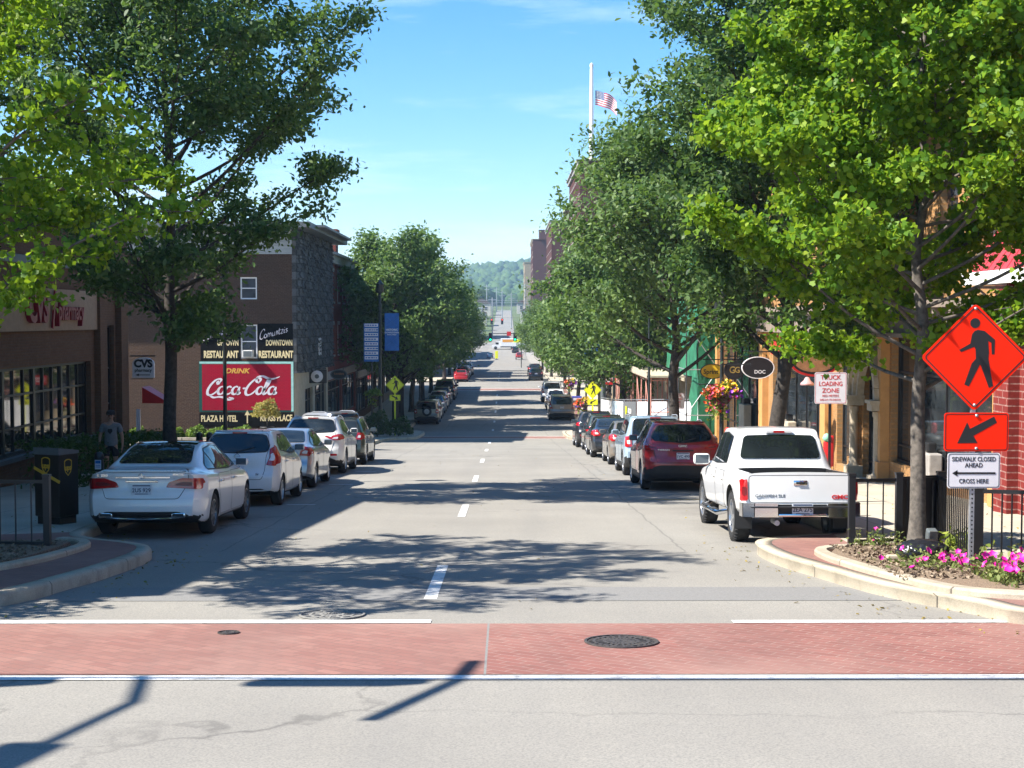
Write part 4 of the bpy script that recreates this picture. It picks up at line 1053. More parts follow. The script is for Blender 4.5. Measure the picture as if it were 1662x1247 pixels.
def setup_cars():
    T = MT
    white = M_paint('white car paint', (.78, .78, .78)); white2 = M_paint('pearl white car paint', (.74, .73, .71)); white3 = M_paint('plain white pickup paint', (.80, .80, .80))
    silver = M_paint('silver car paint', (.48, .49, .51), .75); green = M_paint('dark grey green car paint', (.055, .075, .065), .5); tan = M_paint('tan metallic car paint', (.30, .25, .20), .6)
    red = M_paint('dark red car paint', (.30, .009, .012), .1); ltblue = M_paint('light blue car paint', (.42, .55, .66), .4); black = M_paint('black car paint', (.012, .012, .015), .2)
    dgrey = M_paint('charcoal car paint', (.05, .055, .06), .4); gold = M_paint('gold beige car paint', (.32, .28, .22), .6); blue = M_paint('mid blue car paint', (.05, .13, .24), .5); sblue = M_paint('silver blue car paint', (.30, .36, .42), .6); bred = M_paint('bright red car paint', (.45, .015, .02), .1)
    GL, GR = 'cars parked along the left kerb', 'cars parked along the right kerb'
    W = lambda o, **k: o
    # left row
    r = place_car('parked_sedan', 'luxury_sedan', white, -5.62, 21.75, 'white saloon with black glass roof, nearest car on the left in the shade', 'car', plate='2US 929', group=GL)
    B = _shapes['luxury_sedan'][1]; Ld = SPECS['luxury_sedan']['L'] / 2
    h = B.hit('rear', 0, 1.0); mb = MB(); c = Vector((0, h.y - .022 - Ld, .985))
    mb.tube([c + Vector((.042 * math.cos(t), 0, .042 * math.sin(t))) for t in np.linspace(0, 2 * PI, 21)], .005, 6)
    for a in (90, 210, 330): mb.bar(c, c + Vector((.04 * math.cos(R_(a)), 0, .04 * math.sin(R_(a)))), .008)
    mb.build('star_emblem', T['chrome'], r)
    rear_text(r, 'luxury_sedan', 'E 350', .055, -.62, .985, T['chrome'], 1.3); rear_text(r, 'luxury_sedan', '4MATIC', .045, .56, 1.0, T['chrome'], 1.2)
    r = place_car('parked_hatchback', 'small_hatch', white2, -5.42, 28.4, 'white hatchback with tall red tail lights parked behind the shaded white saloon', 'car', plate='2791', group=GL, skip=MIDSKIP)
    h = _shapes['small_hatch'][1].hit('rear', 0, 1.03); mb = MB(); c = Vector((0, h.y - .024 - 2.05, 1.02))
    mb.tube([c + Vector((.05 * math.cos(t), 0, .05 * math.sin(t))) for t in np.linspace(0, 2 * PI, 17)], .006, 6); mb.box(c, (.14, .01, .022)); mb.build('round_emblem', T['chrome'], r)
    rear_text(r, 'small_hatch', 'SV', .05, .42, .66, T['chrome'], 1.2)
    place_car('parked_sedan', 'small_sedan', silver, -5.50, 34.0, 'small silver saloon parked between the white hatchback and the white crossover', 'car', plate='3TC 418', group=GL, skip=MIDSKIP)
    place_car('parked_crossover', 'luxury_crossover', white2, -5.62, 40.7, 'white crossover with red tail lights and low red reflectors, in front of the silver saloon', 'car', plate='5RD 206', group=GL, skip=MIDSKIP)
    place_car('parked_wagon', 'wagon', green, -5.52, 46.6, 'dark grey green estate car just ahead of the white crossover', 'car', plate='1KL 330', group=GL, skip=MIDSKIP)
    r = place_car('turning_suv', 'large_suv', silver, -8.1, 60.2, 'silver off-roader with roof rails turned into the parking lot driveway', 'car', rz=R_(36), scale=(.94, .92, .92), plate='6MB 150', dz=-.05, skip=('grille',))
    far_left = [('crossover', 'boxy_suv', gold, 102.0, 'gold beige crossover with a spare wheel hung on its tailgate'),
        ('sedan', 'small_sedan', sblue, 108.3, 'silver blue saloon parked right ahead of the spare-wheel crossover'), ('sedan', 'small_sedan', blue, 114.4, 'blue saloon second ahead of the spare-wheel crossover'),
        ('hatchback', 'small_hatch', silver, 120.4, 'silver hatchback ahead of the blue saloon in the left row'), ('wagon', 'wagon', dgrey, 126.3, 'charcoal estate car under the left street trees'),
        ('suv', 'large_suv', black, 132.6, 'big black off-roader under the left street trees'), ('crossover', 'luxury_crossover', dgrey, 139.2, 'charcoal crossover last before the far brick crossing on the left'),
        ('sedan', 'small_sedan', bred, 168.8, 'dark red saloon first beyond the far brick crossing on the left'), ('wagon', 'wagon', black, 175.2, 'black estate car ahead of the dark red saloon'),
        ('hatchback', 'small_hatch', white, 181.6, 'small white hatchback far up the left row, beside the building shadow'), ('sedan', 'small_sedan', dgrey, 187.8, 'charcoal saloon far up the left row past the white hatchback'), ('crossover', 'luxury_crossover', silver, 194, 'silver crossover at the far end of the left row')]
    for nm, key, pt, y, lb in far_left:
        x = -5.7 if y < 150 else -5.3
        r = place_car('parked_' + nm, key, pt, x, y, lb, 'car', group=GL, skip=FARSKIP, plate='4FG 772' if y < 105 else None)
        if y == 102.0:
            mb = MB(); B = _shapes[key][1]; c = Vector((.05, B.hit('rear', 0, 1.0).y - .10 - SPECS[key]['L'] / 2, .98))
            mb.lathe([(.001, -.11), (.2, -.11), (.30, -.10), (.34, -.04), (.34, .08), (.2, .10)], c, 28, 0, 'Y'); mb.lathe([(.001, -.118), (.19, -.115)], c, 20, 1, 'Y'); mb.build('spare_wheel', [T['tyre'], T['rim']], r)
    # right row
    r = place_car('pickup_truck', 'pickup', white3, 4.30, 20.4, 'white crew cab pickup truck with chrome rear bumper parked by the right corner', 'truck', plate='2EA 275', group=GR)
    rear_text(r, 'pickup', 'CANYON SLE', .058, -.44, .755, T['grey_pole'], 1.25, out=.014, bold=.0); rear_text(r, 'pickup', 'GMC', .085, .58, .735, T['red'], 1.3, out=.012, bold=.03)
    r = place_car('parked_crossover', 'curvy_suv', red, 4.18, 33.1, 'dark red crossover parked in front of the white pickup', 'car', plate='1VC 490', group=GR, skip=MIDSKIP)
    rear_text(r, 'curvy_suv', 'GMC', .075, 0, 1.07, T['chrome'], 1.3, out=.014, bold=.03); rear_text(r, 'curvy_suv', 'TERRAIN', .05, -.45, .98, T['chrome'], 1.4, out=.014)
    place_car('parked_suv', 'boxy_suv', ltblue, 4.26, 39.7, 'pale blue boxy off-roader with roof rails ahead of the dark red crossover', 'car', plate='8AC 113', group=GR, skip=MIDSKIP)
    place_car('parked_sedan', 'small_sedan', tan, 4.26, 46.3, 'tan saloon half hidden beyond the pale blue off-roader', 'car', plate='9HG 041', group=GR, skip=MIDSKIP)
    place_car('parked_sedan', 'small_sedan', black, 4.08, 52.2, 'black saloon with bright red tail lights in the right row', 'car', scale=(1.05, 1.08, 1.02), plate='7DE 655', group=GR, skip=MIDSKIP)
    place_car('parked_wagon', 'wagon', green, 4.22, 58.5, 'dark green estate car with roof rails in front of the black saloon', 'car', plate='2JN 908', group=GR, skip=MIDSKIP)
    place_car('parked_crossover', 'luxury_crossover', black, 4.2, 64.7, 'black crossover foremost before the yellow crossing sign on the right', 'car', plate='4PW 217', group=GR, skip=MIDSKIP)
    place_car('parked_suv', 'large_suv', tan, 4.3, 107.0, 'large tan off-roader parked just past the brick crossing on the right', 'car', plate='5TY 381', group=GR, skip=FARSKIP)
    place_car('pickup_truck', 'pickup', white, 4.3, 118.5, 'white pickup truck ahead of the large tan off-roader', 'truck', group=GR, skip=FARSKIP)
    place_car('parked_suv', 'large_suv', white, 4.3, 129.5, 'white off-roader ahead of the far white pickup, beside the news boxes', 'car', group=GR, skip=FARSKIP)
    place_car('parked_sedan', 'small_sedan', black, 3.75, 172, 'black saloon parked far up the street on the right, past the far brick crossing', 'car', scale=(1.06, 1.08, 1.02), plate='3CL 446', group=GR, skip=FARSKIP)
    place_car('parked_crossover', 'luxury_crossover', black, 3.9, 186, 'dark crossover farthest of the right row, ahead of the distant black saloon', 'car', group=GR, skip=FARSKIP)
    # traffic far up the street
    place_car('red_pickup', 'pickup', bred, 3.45, 352, 'bright red pickup truck driving away far up the street', 'truck', skip=FARSKIP)
    place_car('black_suv', 'large_suv', black, 2.85, 396, 'black off-roader waiting far up the street beyond the red pickup', 'car', skip=FARSKIP)
    place_car('dark_sedan', 'small_sedan', blue, -3.9, 365, 'dark blue saloon far up the street in the left lane', 'car', skip=FARSKIP)
    place_car('white_pickup', 'pickup', white, 3.6, 420, 'white pickup truck crossing the far junction behind the box truck', 'truck', rz=R_(90), skip=FARSKIP)
# ------------------------------------------------------------------ trees and plants
LEAFSHAPES = {
 'fan': (np.array([(0, 0), (-.50, .62), (-.30, .95), (0, .86), (.30, .95), (.50, .62)]), 6),
 'oval': (np.array([(0, 0), (-.24, .35), (-.17, .75), (0, 1), (.17, .75), (.24, .35)]), 6),
 'blade': (np.array([(0, 0), (-.26, .5), (0, 1), (.26, .5)]), 4),
}
def leaf_mesh(C, size, shape, rs, outward=None, up=.55, droop=0.0, out_w=.35, name='crown', mat=None, jitter=.35):
    """many leaf-sized faces standing at the points C"""
    n = len(C); P, k = LEAFSHAPES[shape]
    nr = rs.normal(size=(n, 3)) * .75; nr[:, 2] += up
    if outward is not None: nr += outward * out_w
    nr /= np.linalg.norm(nr, axis=1)[:, None] + 1e-9
    t = rs.normal(size=(n, 3)); t[:, 2] -= droop
    t -= nr * np.sum(t * nr, axis=1)[:, None]; t /= np.linalg.norm(t, axis=1)[:, None] + 1e-9
    b = np.cross(nr, t); sz = size * (1 + jitter * (rs.rand(n) * 2 - 1))
    V = np.zeros((n, k, 3), np.float32)
    for i, (u, v) in enumerate(P):
        bend = -.18 * v * v + .25 * abs(u)
        V[:, i] = C + (b * u + t * (v - .45) + nr * bend) * sz[:, None]
    Fq = np.arange(n * k).reshape(n, k)
    return fast_mesh(name, V.reshape(-1, 3), [(Fq, 0)], [mat])

def grow_tree(seed, H, R, z0, trunk_r, leaf, n_leaf, shape, kind='round', limbs=22, lean=(0, 0), scatter=.28, twig=.8, top_w=.35, flat=0.0, sub=7, prune=None):
    """skeleton + leaf points: returns (MB of wood, leaf points, outward)"""
    rs = np.random.RandomState(seed); rn = random.Random(seed)
    wood = MB()
    def env(z):
        t = (z - z0) / (H - z0)
        if t <= 0 or t >= 1: return .05
        if kind == 'vase': return R * (.35 + .65 * min(1, t / .55) ** .8) * (1 if t < .7 else max(.15, 1 - ((t - .7) / .3) ** 2 * .85))
        if kind == 'cone': return R * min(1, t / .14) ** .6 * (1 - .78 * max(0, (t - .14) / .86) ** 1.1)
        if kind == 'pear': return R * min(1, t / .22) ** .6 * (1 if t < .42 else max(.1, 1 - ((t - .42) / .58) ** 1.7 * .92))
        return R * max(.1, math.sin(PI * min(1, .12 + t * .92)) ** .6)
    th = H * .86; npt = 9; tr = []
    for i in range(npt):
        t = i / (npt - 1); tr.append(Vector((lean[0] * t + rn.gauss(0, .05) * (i > 1) * (1 + t), lean[1] * t + rn.gauss(0, .05) * (i > 1) * (1 + t), th * t)))
    trp = catmull(tr, 4); rad = [trunk_r * (1.25 if i == 0 else 1.0) * max(.12, (1 - i / len(trp)) ** .8) for i in range(len(trp))]
    rad[0] = trunk_r * 1.35; rad[1] = trunk_r * 1.12
    wood.tube(trp, rad, 12)
    def on_trunk(z): return trp[min(len(trp) - 1, int(z / th * (len(trp) - 1)))]
    twigs = []
    for i in range(limbs):
        f = (i + .5) / limbs
        zt = z0 * .88 + (H * .80 - z0 * .88) * f ** .9
        a = i * 2.39996 + rn.uniform(-.4, .4); base = on_trunk(zt).copy(); base.z = zt
        if kind in ('vase', 'pear'): rise = rn.uniform(.55, 1.15)
        elif kind == 'cone': rise = rn.uniform(.05, .45)
        else: rise = rn.uniform(.2, .8)
        # reach the envelope
        rng_ = rn.uniform(.74, 1.06); ln = 0.3; d = Vector((math.cos(a), math.sin(a), 0))
        for _ in range(60):
            p = base + d * ln + Vector((0, 0, rise * ln))
            if ln > env(p.z) * rng_ or p.z > H: break
            ln += .12
        ln = max(ln, .6)
        P = [base, base + d * ln * .35 + Vector((0, 0, rise * ln * .25)), base + d * ln * .7 + Vector((rn.gauss(0, .12), rn.gauss(0, .12), rise * ln * .62)), base + d * ln + Vector((0, 0, rise * ln * (1 - .12)))]
        L = catmull(P, 4); r0 = max(.016, trunk_r * (.30 if kind == 'round' else .38) * (1 - f * .55)); k = len(L)
        wood.tube(L, [r0 * (1 - .82 * j / (k - 1)) for j in range(k)], 6, cap=False)
        twigs.append((L[int(k * .45):], 1.0))
        for j in range(sub):
            t = rn.uniform(.28, 1.0); q = L[min(k - 1, int(t * (k - 1)))]
            a2 = a + rn.choice((-1, 1)) * rn.uniform(.35, 1.3); sl = rn.uniform(.45, 1.0) * twig * (1.25 - .5 * t) * max(.6, R / 3)
            e = q + Vector((math.cos(a2) * sl, math.sin(a2) * sl, sl * rn.uniform(-.05, .75) * (1.2 if kind in ('vase', 'pear') else .6)))
            mid = (q + e) / 2 + Vector((rn.gauss(0, .06), rn.gauss(0, .06), .05))
            wood.tube([q, mid, e], [r0 * .32, r0 * .2, .006], 4, cap=False)
            twigs.append(([q.lerp(mid, .5), mid, e], sl))
            for _ in range(2):
                a3 = a2 + rn.uniform(-1.1, 1.1); s3 = sl * rn.uniform(.4, .75); m2 = mid.lerp(e, rn.uniform(0, .8))
                e3 = m2 + Vector((math.cos(a3) * s3, math.sin(a3) * s3, s3 * rn.uniform(-.2, .7)))
                twigs.append(([m2, (m2 + e3) / 2, e3], s3))
    # leaves along twigs
    lens = np.array([sum((b - a).length for a, b in zip(T_, T_[1:])) for T_, _ in twigs]) + .15
    cnt = rs.multinomial(n_leaf, lens / lens.sum())
    pts = []
    for (T_, _), c in zip(twigs, cnt):
        if c == 0: continue
        A = np.array([tuple(p) for p in T_]); m = len(A) - 1
        u = rs.rand(c) ** .75 * m; i = np.minimum(u.astype(int), m - 1); w = (u - i)[:, None]
        pts.append(A[i] * (1 - w) + A[i + 1] * w + rs.normal(size=(c, 3)) * scatter * np.array([1, 1, .8]))
    P = np.concatenate(pts)
    z = P[:, 2]; keep = z > z0 * .80
    P = P[keep]
    if prune: P = P[prune(P)]
    ctr = np.array([lean[0] * .5, lean[1] * .5, z0 + (H - z0) * .4])
    o = P - ctr; o /= np.linalg.norm(o, axis=1)[:, None] + 1e-6
    return wood, P, o

def make_tree(name, label, loc, leafmat, bark, group=None, rz=0.0, leaf=.1, shape='oval', seed=1, n_leaf=20000, up=.55, **kw):
    wood, P, o = grow_tree(seed, leaf=leaf, n_leaf=n_leaf, shape=shape, **kw)
    root = thing(name, label, 'tree', loc, rz, group)
    wood.build('trunk', bark, root)
    link('crown', leaf_mesh(P, leaf, shape, np.random.RandomState(seed + 5), o, mat=leafmat, up=up), root)
    return root

def clump(mb_pts, c, r, n, rs, flat=.8):
    """leaf points of a rounded bush"""
    d = rs.normal(size=(n, 3)); d /= np.linalg.norm(d, axis=1)[:, None]
    d[:, 2] = np.abs(d[:, 2]) * flat
    k = .55 + .5 * rs.rand(n) ** .5
    lump = 1 + .18 * np.sin(d[:, 0] * 5 + c[0]) * np.cos(d[:, 1] * 4 + c[1] * 3)
    return np.array(c) + d * (np.array(r) * (k * lump)[:, None])
def bush(name, label, cat, loc, r, n, leaf, mat, group=None, seed=3, shape='oval', stem=True):
    rs = np.random.RandomState(seed)
    root = thing(name, label, cat, loc, group=group)
    P = clump(None, (0, 0, r[2] * .12), r, n, rs)
    link('foliage', leaf_mesh(P, leaf, shape, rs, (P / (np.linalg.norm(P, axis=1)[:, None] + 1e-6)), mat=mat, name='foliage'), root)
    mb = MB(); rn = random.Random(seed)
    for i in range(5): a = rn.uniform(0, 6.28); mb.tube([(0, 0, -.04), (math.cos(a) * r[0] * .25, math.sin(a) * r[1] * .25, r[2] * .3), (math.cos(a) * r[0] * .5, math.sin(a) * r[1] * .5, r[2] * .7)], [.02, .015, .006], 5)
    mb.build('stem', MT['bark_dark'], root)
    return root
def flower_heads(C, size, rs, mat, name='flowers'):
    """five-petalled trumpets as small faces"""
    V, Fq = [], []; n = len(C)
    for c in C:
        nr = Vector((rs.normal() * .5, rs.normal() * .5 - .5, .55)).normalized(); a = nr.orthogonal().normalized(); b = nr.cross(a); s = size * rs.uniform(.75, 1.25); c = Vector(c)
        b0 = len(V); V.append(c - nr * s * .3)
        for k in range(10): t = 2 * PI * k / 10; r = s * (.5 if k % 2 == 0 else .36); V.append(c + a * math.cos(t) * r + b * math.sin(t) * r)
        for k in range(10): Fq.append((b0, b0 + 1 + k, b0 + 1 + (k + 1) % 10))
    return fast_mesh(name, [tuple(v) for v in V], [(np.array(Fq), 0)], [mat])

def setup_trees():
    T = MT; G = lambda x, y: (x, y, prof(y) + .15)
    GT = 'street trees along the kerbs'
    # near ginkgos
    make_tree('ginkgo_tree', 'bright green ginkgo tree in the mulch bed beside the orange signs', (5.42, 18.5, prof(18.5) + .25), T['leaf_ginkgo'], T['bark'], GT, leaf=.078, shape='fan', seed=21, n_leaf=98000, H=8.8, R=2.8, z0=2.2, prune=lambda P: (P[:, 2] > 2.12) & ~((P[:, 1] < -1.35) & (P[:, 2] < 3.45)), trunk_r=.112, kind='round', limbs=54, scatter=.10, twig=.85, sub=8, up=.35, lean=(.0, .1))
    make_tree('ginkgo_tree', 'yellow green ginkgo tree reaching in at the upper left, its trunk out of view', (-8.0, 16.6, prof(16.6) + .25), T['leaf_ginkgo'], T['bark'], GT, leaf=.078, shape='fan', seed=34, n_leaf=48000, H=9.8, R=4.15, z0=2.3, trunk_r=.15, kind='round', limbs=30, scatter=.09, twig=.85, sub=8, up=.35)
    # dark trees
    make_tree('pear_tree', 'tall dark tree with open feathery crown behind the shaded white saloon', G(-7.45, 31.4), T['leaf_pear'], T['bark_dark'], GT, leaf=.135, shape='oval', seed=52, n_leaf=66000, H=13.6, R=4.4, z0=3.5, trunk_r=.165, kind='vase', limbs=40, scatter=.17, twig=.9, sub=8)
    make_tree('pear_tree', 'tall dark tree rising behind the white pickup, partly hidden by the ginkgo', G(6.32, 33.5), T['leaf_pear'], T['bark_dark'], GT, leaf=.15, shape='oval', seed=63, n_leaf=75000, H=13.5, R=4.0, z0=2.9, trunk_r=.2, lean=(.95, 0), kind='vase', limbs=44, scatter=.22, twig=1.0, sub=8)
    make_tree('pear_tree', 'green tree before the scaffolded building, second in the right row of street trees', G(6.4, 53.5), T['leaf_far'], T['bark_dark'], GT, leaf=.2, shape='oval', seed=74, n_leaf=40000, H=13.3, R=5.0, z0=3.0, trunk_r=.22, kind='pear', limbs=40, scatter=.3, twig=1.0, sub=7)
    # prototypes for the rows farther off, then copies
    a = make_tree('street_tree', 'tall full street tree behind the blue banner post, first of the far left row', G(-7.3, 94), T['leaf_far'], T['bark_dark'], GT, leaf=.28, shape='blade', seed=81, n_leaf=24000, H=14.0, R=4.7, z0=2.6, trunk_r=.24, kind='pear', limbs=40, scatter=.34, twig=1.0, sub=7)
    b = make_tree('street_tree', 'street tree with its trunk over the tan off-roader, right of the yellow crossing sign', G(6.5, 79), T['leaf_far'], T['bark_dark'], GT, leaf=.26, shape='blade', seed=92, n_leaf=24000, H=12.2, R=4.7, z0=2.7, trunk_r=.22, kind='round', limbs=40, scatter=.34, twig=1.0, sub=7)
    rest = [(a, -7.6, 103, 40, 1.02, 'second tree of the far left row, above the spare-wheel crossover'), (b, -7.6, 115, 110, 1.05, 'third tree of the far left row, above the blue saloon'),
            (a, -7.5, 128, 200, .94, 'fourth tree of the far left row, above the charcoal estate car'), (b, -7.5, 143, 260, 1.02, 'fifth tree of the far left row, near the far brick crossing'),
            (a, -7.4, 172, 10, .9, 'sixth tree of the far left row, beside the dark red saloon'), (b, -7.4, 188, 75, .95, 'seventh tree of the far left row, beside the charcoal saloon'),
            (a, -7.3, 206, 150, .85, 'eighth tree of the far left row, past the last parked cars'), (b, -7.3, 226, 310, .9, 'last tree of the far left row, before the traffic lights'),
            (a, 6.6, 98, 300, .84, 'tree over the large tan off-roader on the right'), (b, 6.4, 124, 30, .86, 'dark-trunked street tree beside the far white pickup'),
            (a, 6.3, 150, 95, .78, 'street tree just before the far brick crossing on the right'), (b, 5.9, 181, 170, .84, 'small rounded tree over the distant black saloon'),
            (a, 6.0, 204, 215, .8, 'second last tree of the right row, before the traffic lights'), (b, 6.0, 228, 290, .86, 'last tree of the right row, beside the traffic lights')]
    for src, x, y, rz, sc, lb in rest:
        c = copy_tree(src); c.location = G(x, y); c.rotation_euler.z = R_(rz); c.scale = (sc, sc, sc * 1.0); c['label'] = lb
    # trees beyond the junctions
    lbs = ['broad tree on the left beyond the signals, before the pale building', 'broad tree right of the far road where it climbs', 'tree left of the far road near the utility poles', 'dark tree at the far bend, right of the climbing road', 'tall dark tree closing the view below the hill on the left', 'rounded tree left of the far climbing road at its foot', 'tree on the right side below the wooded hill', 'far tree midway up the climbing road on the left']
    for i, (x, y, sc) in enumerate([(-22, 300, 1.0), (18, 330, 1.0), (-13, 500, .75), (11, 500, .7), (-24, 610, 1.5), (-12, 575, .7), (13, 590, .8), (-13, 690, 1.0)]):
        c = copy_tree((a, b)[i % 2]); c.location = (x, y, prof(y) - .15); c.rotation_euler.z = R_(47 * i); c.scale = (sc, sc, sc); c['label'] = lbs[i]; c['group'] = 'trees beyond the signals'
    # far wood: one mass on the hill
    rs = np.random.RandomState(5)
    bm = bmesh.new(); bmesh.ops.create_icosphere(bm, subdivisions=2, radius=1); bm.verts.index_update()
    base = np.array([v.co[:] for v in bm.verts]); fc = np.array([[v.index for v in f.verts] for f in bm.faces]); bm.free()
    Vs, Fs = [], []; nv = len(base)
    pts = []
    for _ in range(5200):
        y = rs.uniform(760, 2400); x = rs.uniform(-.10, .10) * y + .0
        if y < 1150 and (abs(x) < 14 or rs.rand() > .8): continue
        pts.append((x, y))
    for k, (x, y) in enumerate(pts):
        r = rs.uniform(3.5, 7.5); z = hill_z(x, y) if y >= 1100 else prof(y) - .2
        d = base * np.array([r, r, r * rs.uniform(1.0, 1.6)]) * (1 + .28 * rs.normal(size=(nv, 1)) * .6)
        Vs.append(d + np.array([x, y, z + r * .7])); Fs.append(fc + k * nv)
    me = fast_mesh('forest', np.concatenate(Vs), [(np.concatenate(Fs), 0)], [T['leaf_forest']])
    tag(link('forest', me), 'dense green wood covering the hill at the end of the street', 'forest', kind='stuff')

def setup_plants():
    T = MT
    # hedge along the pharmacy wall
    rs = np.random.RandomState(11)
    root = thing('hedge', 'clipped dark hedge along the shaded brick shop wall on the left', 'hedge', (-10.4, 33, prof(33) + .15))
    n = 6500; P = np.stack([rs.uniform(-.55, .55, n), rs.uniform(-1.5, 9.5, n), rs.uniform(0, 1, n)], 1)
    edge = rs.rand(n); s = rs.randint(0, 3, n)
    P[:, 0] = np.where(s == 0, .55 + rs.normal(size=n) * .05, P[:, 0]); P[:, 2] = np.where(s == 1, 1.0 + .06 * np.sin(P[:, 1] * 3) + rs.normal(size=n) * .05, P[:, 2])
    P[:, 1] = np.where((s == 2) & (edge < .3), 9.5 + rs.normal(size=n) * .05, P[:, 1])
    P[:, 2] += np.array([prof(33 + y) - prof(33) for y in P[:, 1]])
    link('foliage', leaf_mesh(P, .11, 'oval', rs, None, mat=T['leaf_hedge'], name='foliage'), root)
    mb = MB(); mb.box((0, 0, .1), (.1, .1, .1))
    for y in np.arange(-1.2, 9.4, .9): z = prof(33 + y) - prof(33); mb.tube([(0, y, z), (.1, y + .1, z + .8)], .02, 5)
    mb.build('stem', T['bark_dark'], root)
    # bed and bushes before the painted wall
    def lotz(x, y): return prof(y) + .30
    o = poly_sheet('planting_bed', dense([(-21, 67.6), (-11.2, 67.6), (-11.0, 68.8), (-11.0, 71.9), (-21, 71.9)], 3), .34, T['soil'], thick=.5)
    mb = MB()
    V = []
    for a, b in zip(dense([(-21, 67.6), (-11.2, 67.6)], 2), dense([(-21, 67.6), (-11.2, 67.6)], 2)[1:]):
        mb.bar((a[0], a[1], prof(a[1]) + .26), (b[0], b[1], prof(b[1]) + .26), .18, .3)
    tag(mb.build('kerb', T['kerb']), kind='structure')
    for i, (px, Y, r, h, lb) in enumerate([(224, 68.6, .42, .62, 'small round bush at the left end of the bed, right of the shop corner'), (288, 68.6, .35, .55, 'smallest round bush in the bed left of the lamp post'), (320, 68.6, .5, .68, 'round clipped bush under the left edge of the painted wall'), (358, 68.4, .66, .62, 'wide yellow green bush behind the near lamp post'), (394, 68.4, .66, .66, 'wide yellow green bush between lamp post and potted shrub')]):
        p = at(px, 700, Y); bush('bush', lb, 'bush', (p.x, Y, prof(Y) + .34), (r, r, h), 900, .13, T['leaf_bush'], 'bushes before the painted wall', 20 + i)
    p = at(430, 700, 63); root = thing('potted_shrub', 'yellow leaved shrub in a tall dark pot before the painted wall', 'plant', (p.x, 63.6, prof(63.6) + .3))
    mb = MB(); mb.lathe([(.001, 0), (.22, 0), (.30, .62), (.33, .64), (.33, .70), (.27, .70), (.25, .62), (.001, .62)], (0, 0, 0), 16); mb.build('pot', T['trim'], root)
    rs = np.random.RandomState(4); P = clump(None, (0, 0, 1.15), (.6, .6, .75), 1100, rs, 1.0)
    yl = M_leaf('yellow shrub leaves', [(.14, .15, .03), (.28, .24, .06), (.42, .34, .12)], .3, (.5, .45, .1), .5)
    link('foliage', leaf_mesh(P, .13, 'oval', rs, None, mat=yl, name='foliage'), root)
    mb = MB(); mb.tube([(0, 0, .6), (.02, 0, 1.3)], .03, 6); mb.build('stem', T['bark_dark'], root)
    # low ground cover at the lot edge
    gc = M_leaf('yellow ground cover', [(.10, .16, .02), (.2, .26, .04), (.3, .34, .06)], .3, (.35, .45, .05), .6)
    for nm, x0, x1, y0, y1, h, nn in (('ground_cover', -11.6, -7.2, 46.2, 47.4, .28, 3500),):
        P = np.stack([rs.uniform(x0, x1, nn), rs.uniform(y0, y1, nn), rs.uniform(0, h, nn)], 1); P[:, 2] += np.array([prof(y) + .15 for y in P[:, 1]])
        tag(link(nm, leaf_mesh(P, .10, 'blade', rs, None, mat=gc, name=nm)), 'yellow green ground cover at the edge of the parking lot', 'ground cover', kind='stuff')
    bush('bush', 'dark green low bush on the sidewalk under the blue banner lamp post', 'bush', (-6.0, 79.4, prof(79.4) + .15), (.9, .8, 1.1), 1600, .14, T['leaf_hedge'], None, 91)
    bush('bush', 'second dark bush beside the yellow crossing sign on the left', 'bush', (-7.1, 78.6, prof(78.6) + .15), (.8, .8, 1.5), 1500, .14, T['leaf_hedge'], None, 92)
    # corner beds
    def bed(pts, label, kpts):
        o = poly_sheet('mulch_bed', pts, .215, T['soil_pale'], thick=.2)
        K = smooth_line(kpts, 6); mb = MB(); I = offset_line(K, .17)
        V, Fq = [], []
        for a, b in zip(K, I):
            z = prof(a[1]) + .15
            V += [(a[0], a[1], z - .05), (a[0], a[1], z + .05), (a[0] * .9 + b[0] * .1, a[1] * .9 + b[1] * .1, z + .075), (b[0] * .9 + a[0] * .1, b[1] * .9 + a[1] * .1, z + .075), (b[0], b[1], z + .05), (b[0], b[1], z - .05)]
        for i in range(len(K) - 1):
            for j in range(5): a = i * 6 + j; Fq.append((a, a + 1, a + 7, a + 6))
        Fq += [(0, 1, 2, 3), (0, 3, 4, 5)] + [tuple(len(V) - 6 + k for k in q) for q in ((3, 2, 1, 0), (5, 4, 3, 0))]
        me = bpy.data.meshes.new('planter_kerb'); me.from_pydata(V, [], Fq); me.materials.append(T['kerb']); me.update()
        bm = bmesh.new(); bm.from_mesh(me); bmesh.ops.recalc_face_normals(bm, faces=bm.faces); bm.to_mesh(me); bm.free()
        tag(link('kerb', me), kind='structure')
    T['soil_pale'] = M_plain('dry wood mulch', (.21, .15, .10), 1.0, var=.75, scale=60, bump=1.0)
    bed([(4.15, 17.9), (4.2, 17), (4.32, 16.2), (4.5, 15.4), (4.72, 14.65), (5.4, 14.2), (10, 14.0), (10, 15.6), (5.75, 16.8), (6.0, 19.3), (4.75, 18.95), (4.35, 18.5)], None,
        [(4.68, 18.95), (4.25, 18.7), (4.02, 18.3), (3.98, 17.6), (4.05, 16.9), (4.15, 16.2), (4.33, 15.4), (4.6, 14.5), (5.1, 14.05), (6, 13.9), (10, 13.8)])
    bed([(-10, 16.2), (-6.2, 16.6), (-5.95, 17.4), (-5.92, 18.6), (-5.95, 19.3), (-6.2, 19.6), (-10, 19.6)], None,
        [(-10, 16.05), (-7.2, 16.15), (-6.2, 16.45), (-5.9, 17.2), (-5.78, 18.2), (-5.78, 19.0), (-5.95, 19.5), (-6.3, 19.75)][::-1])
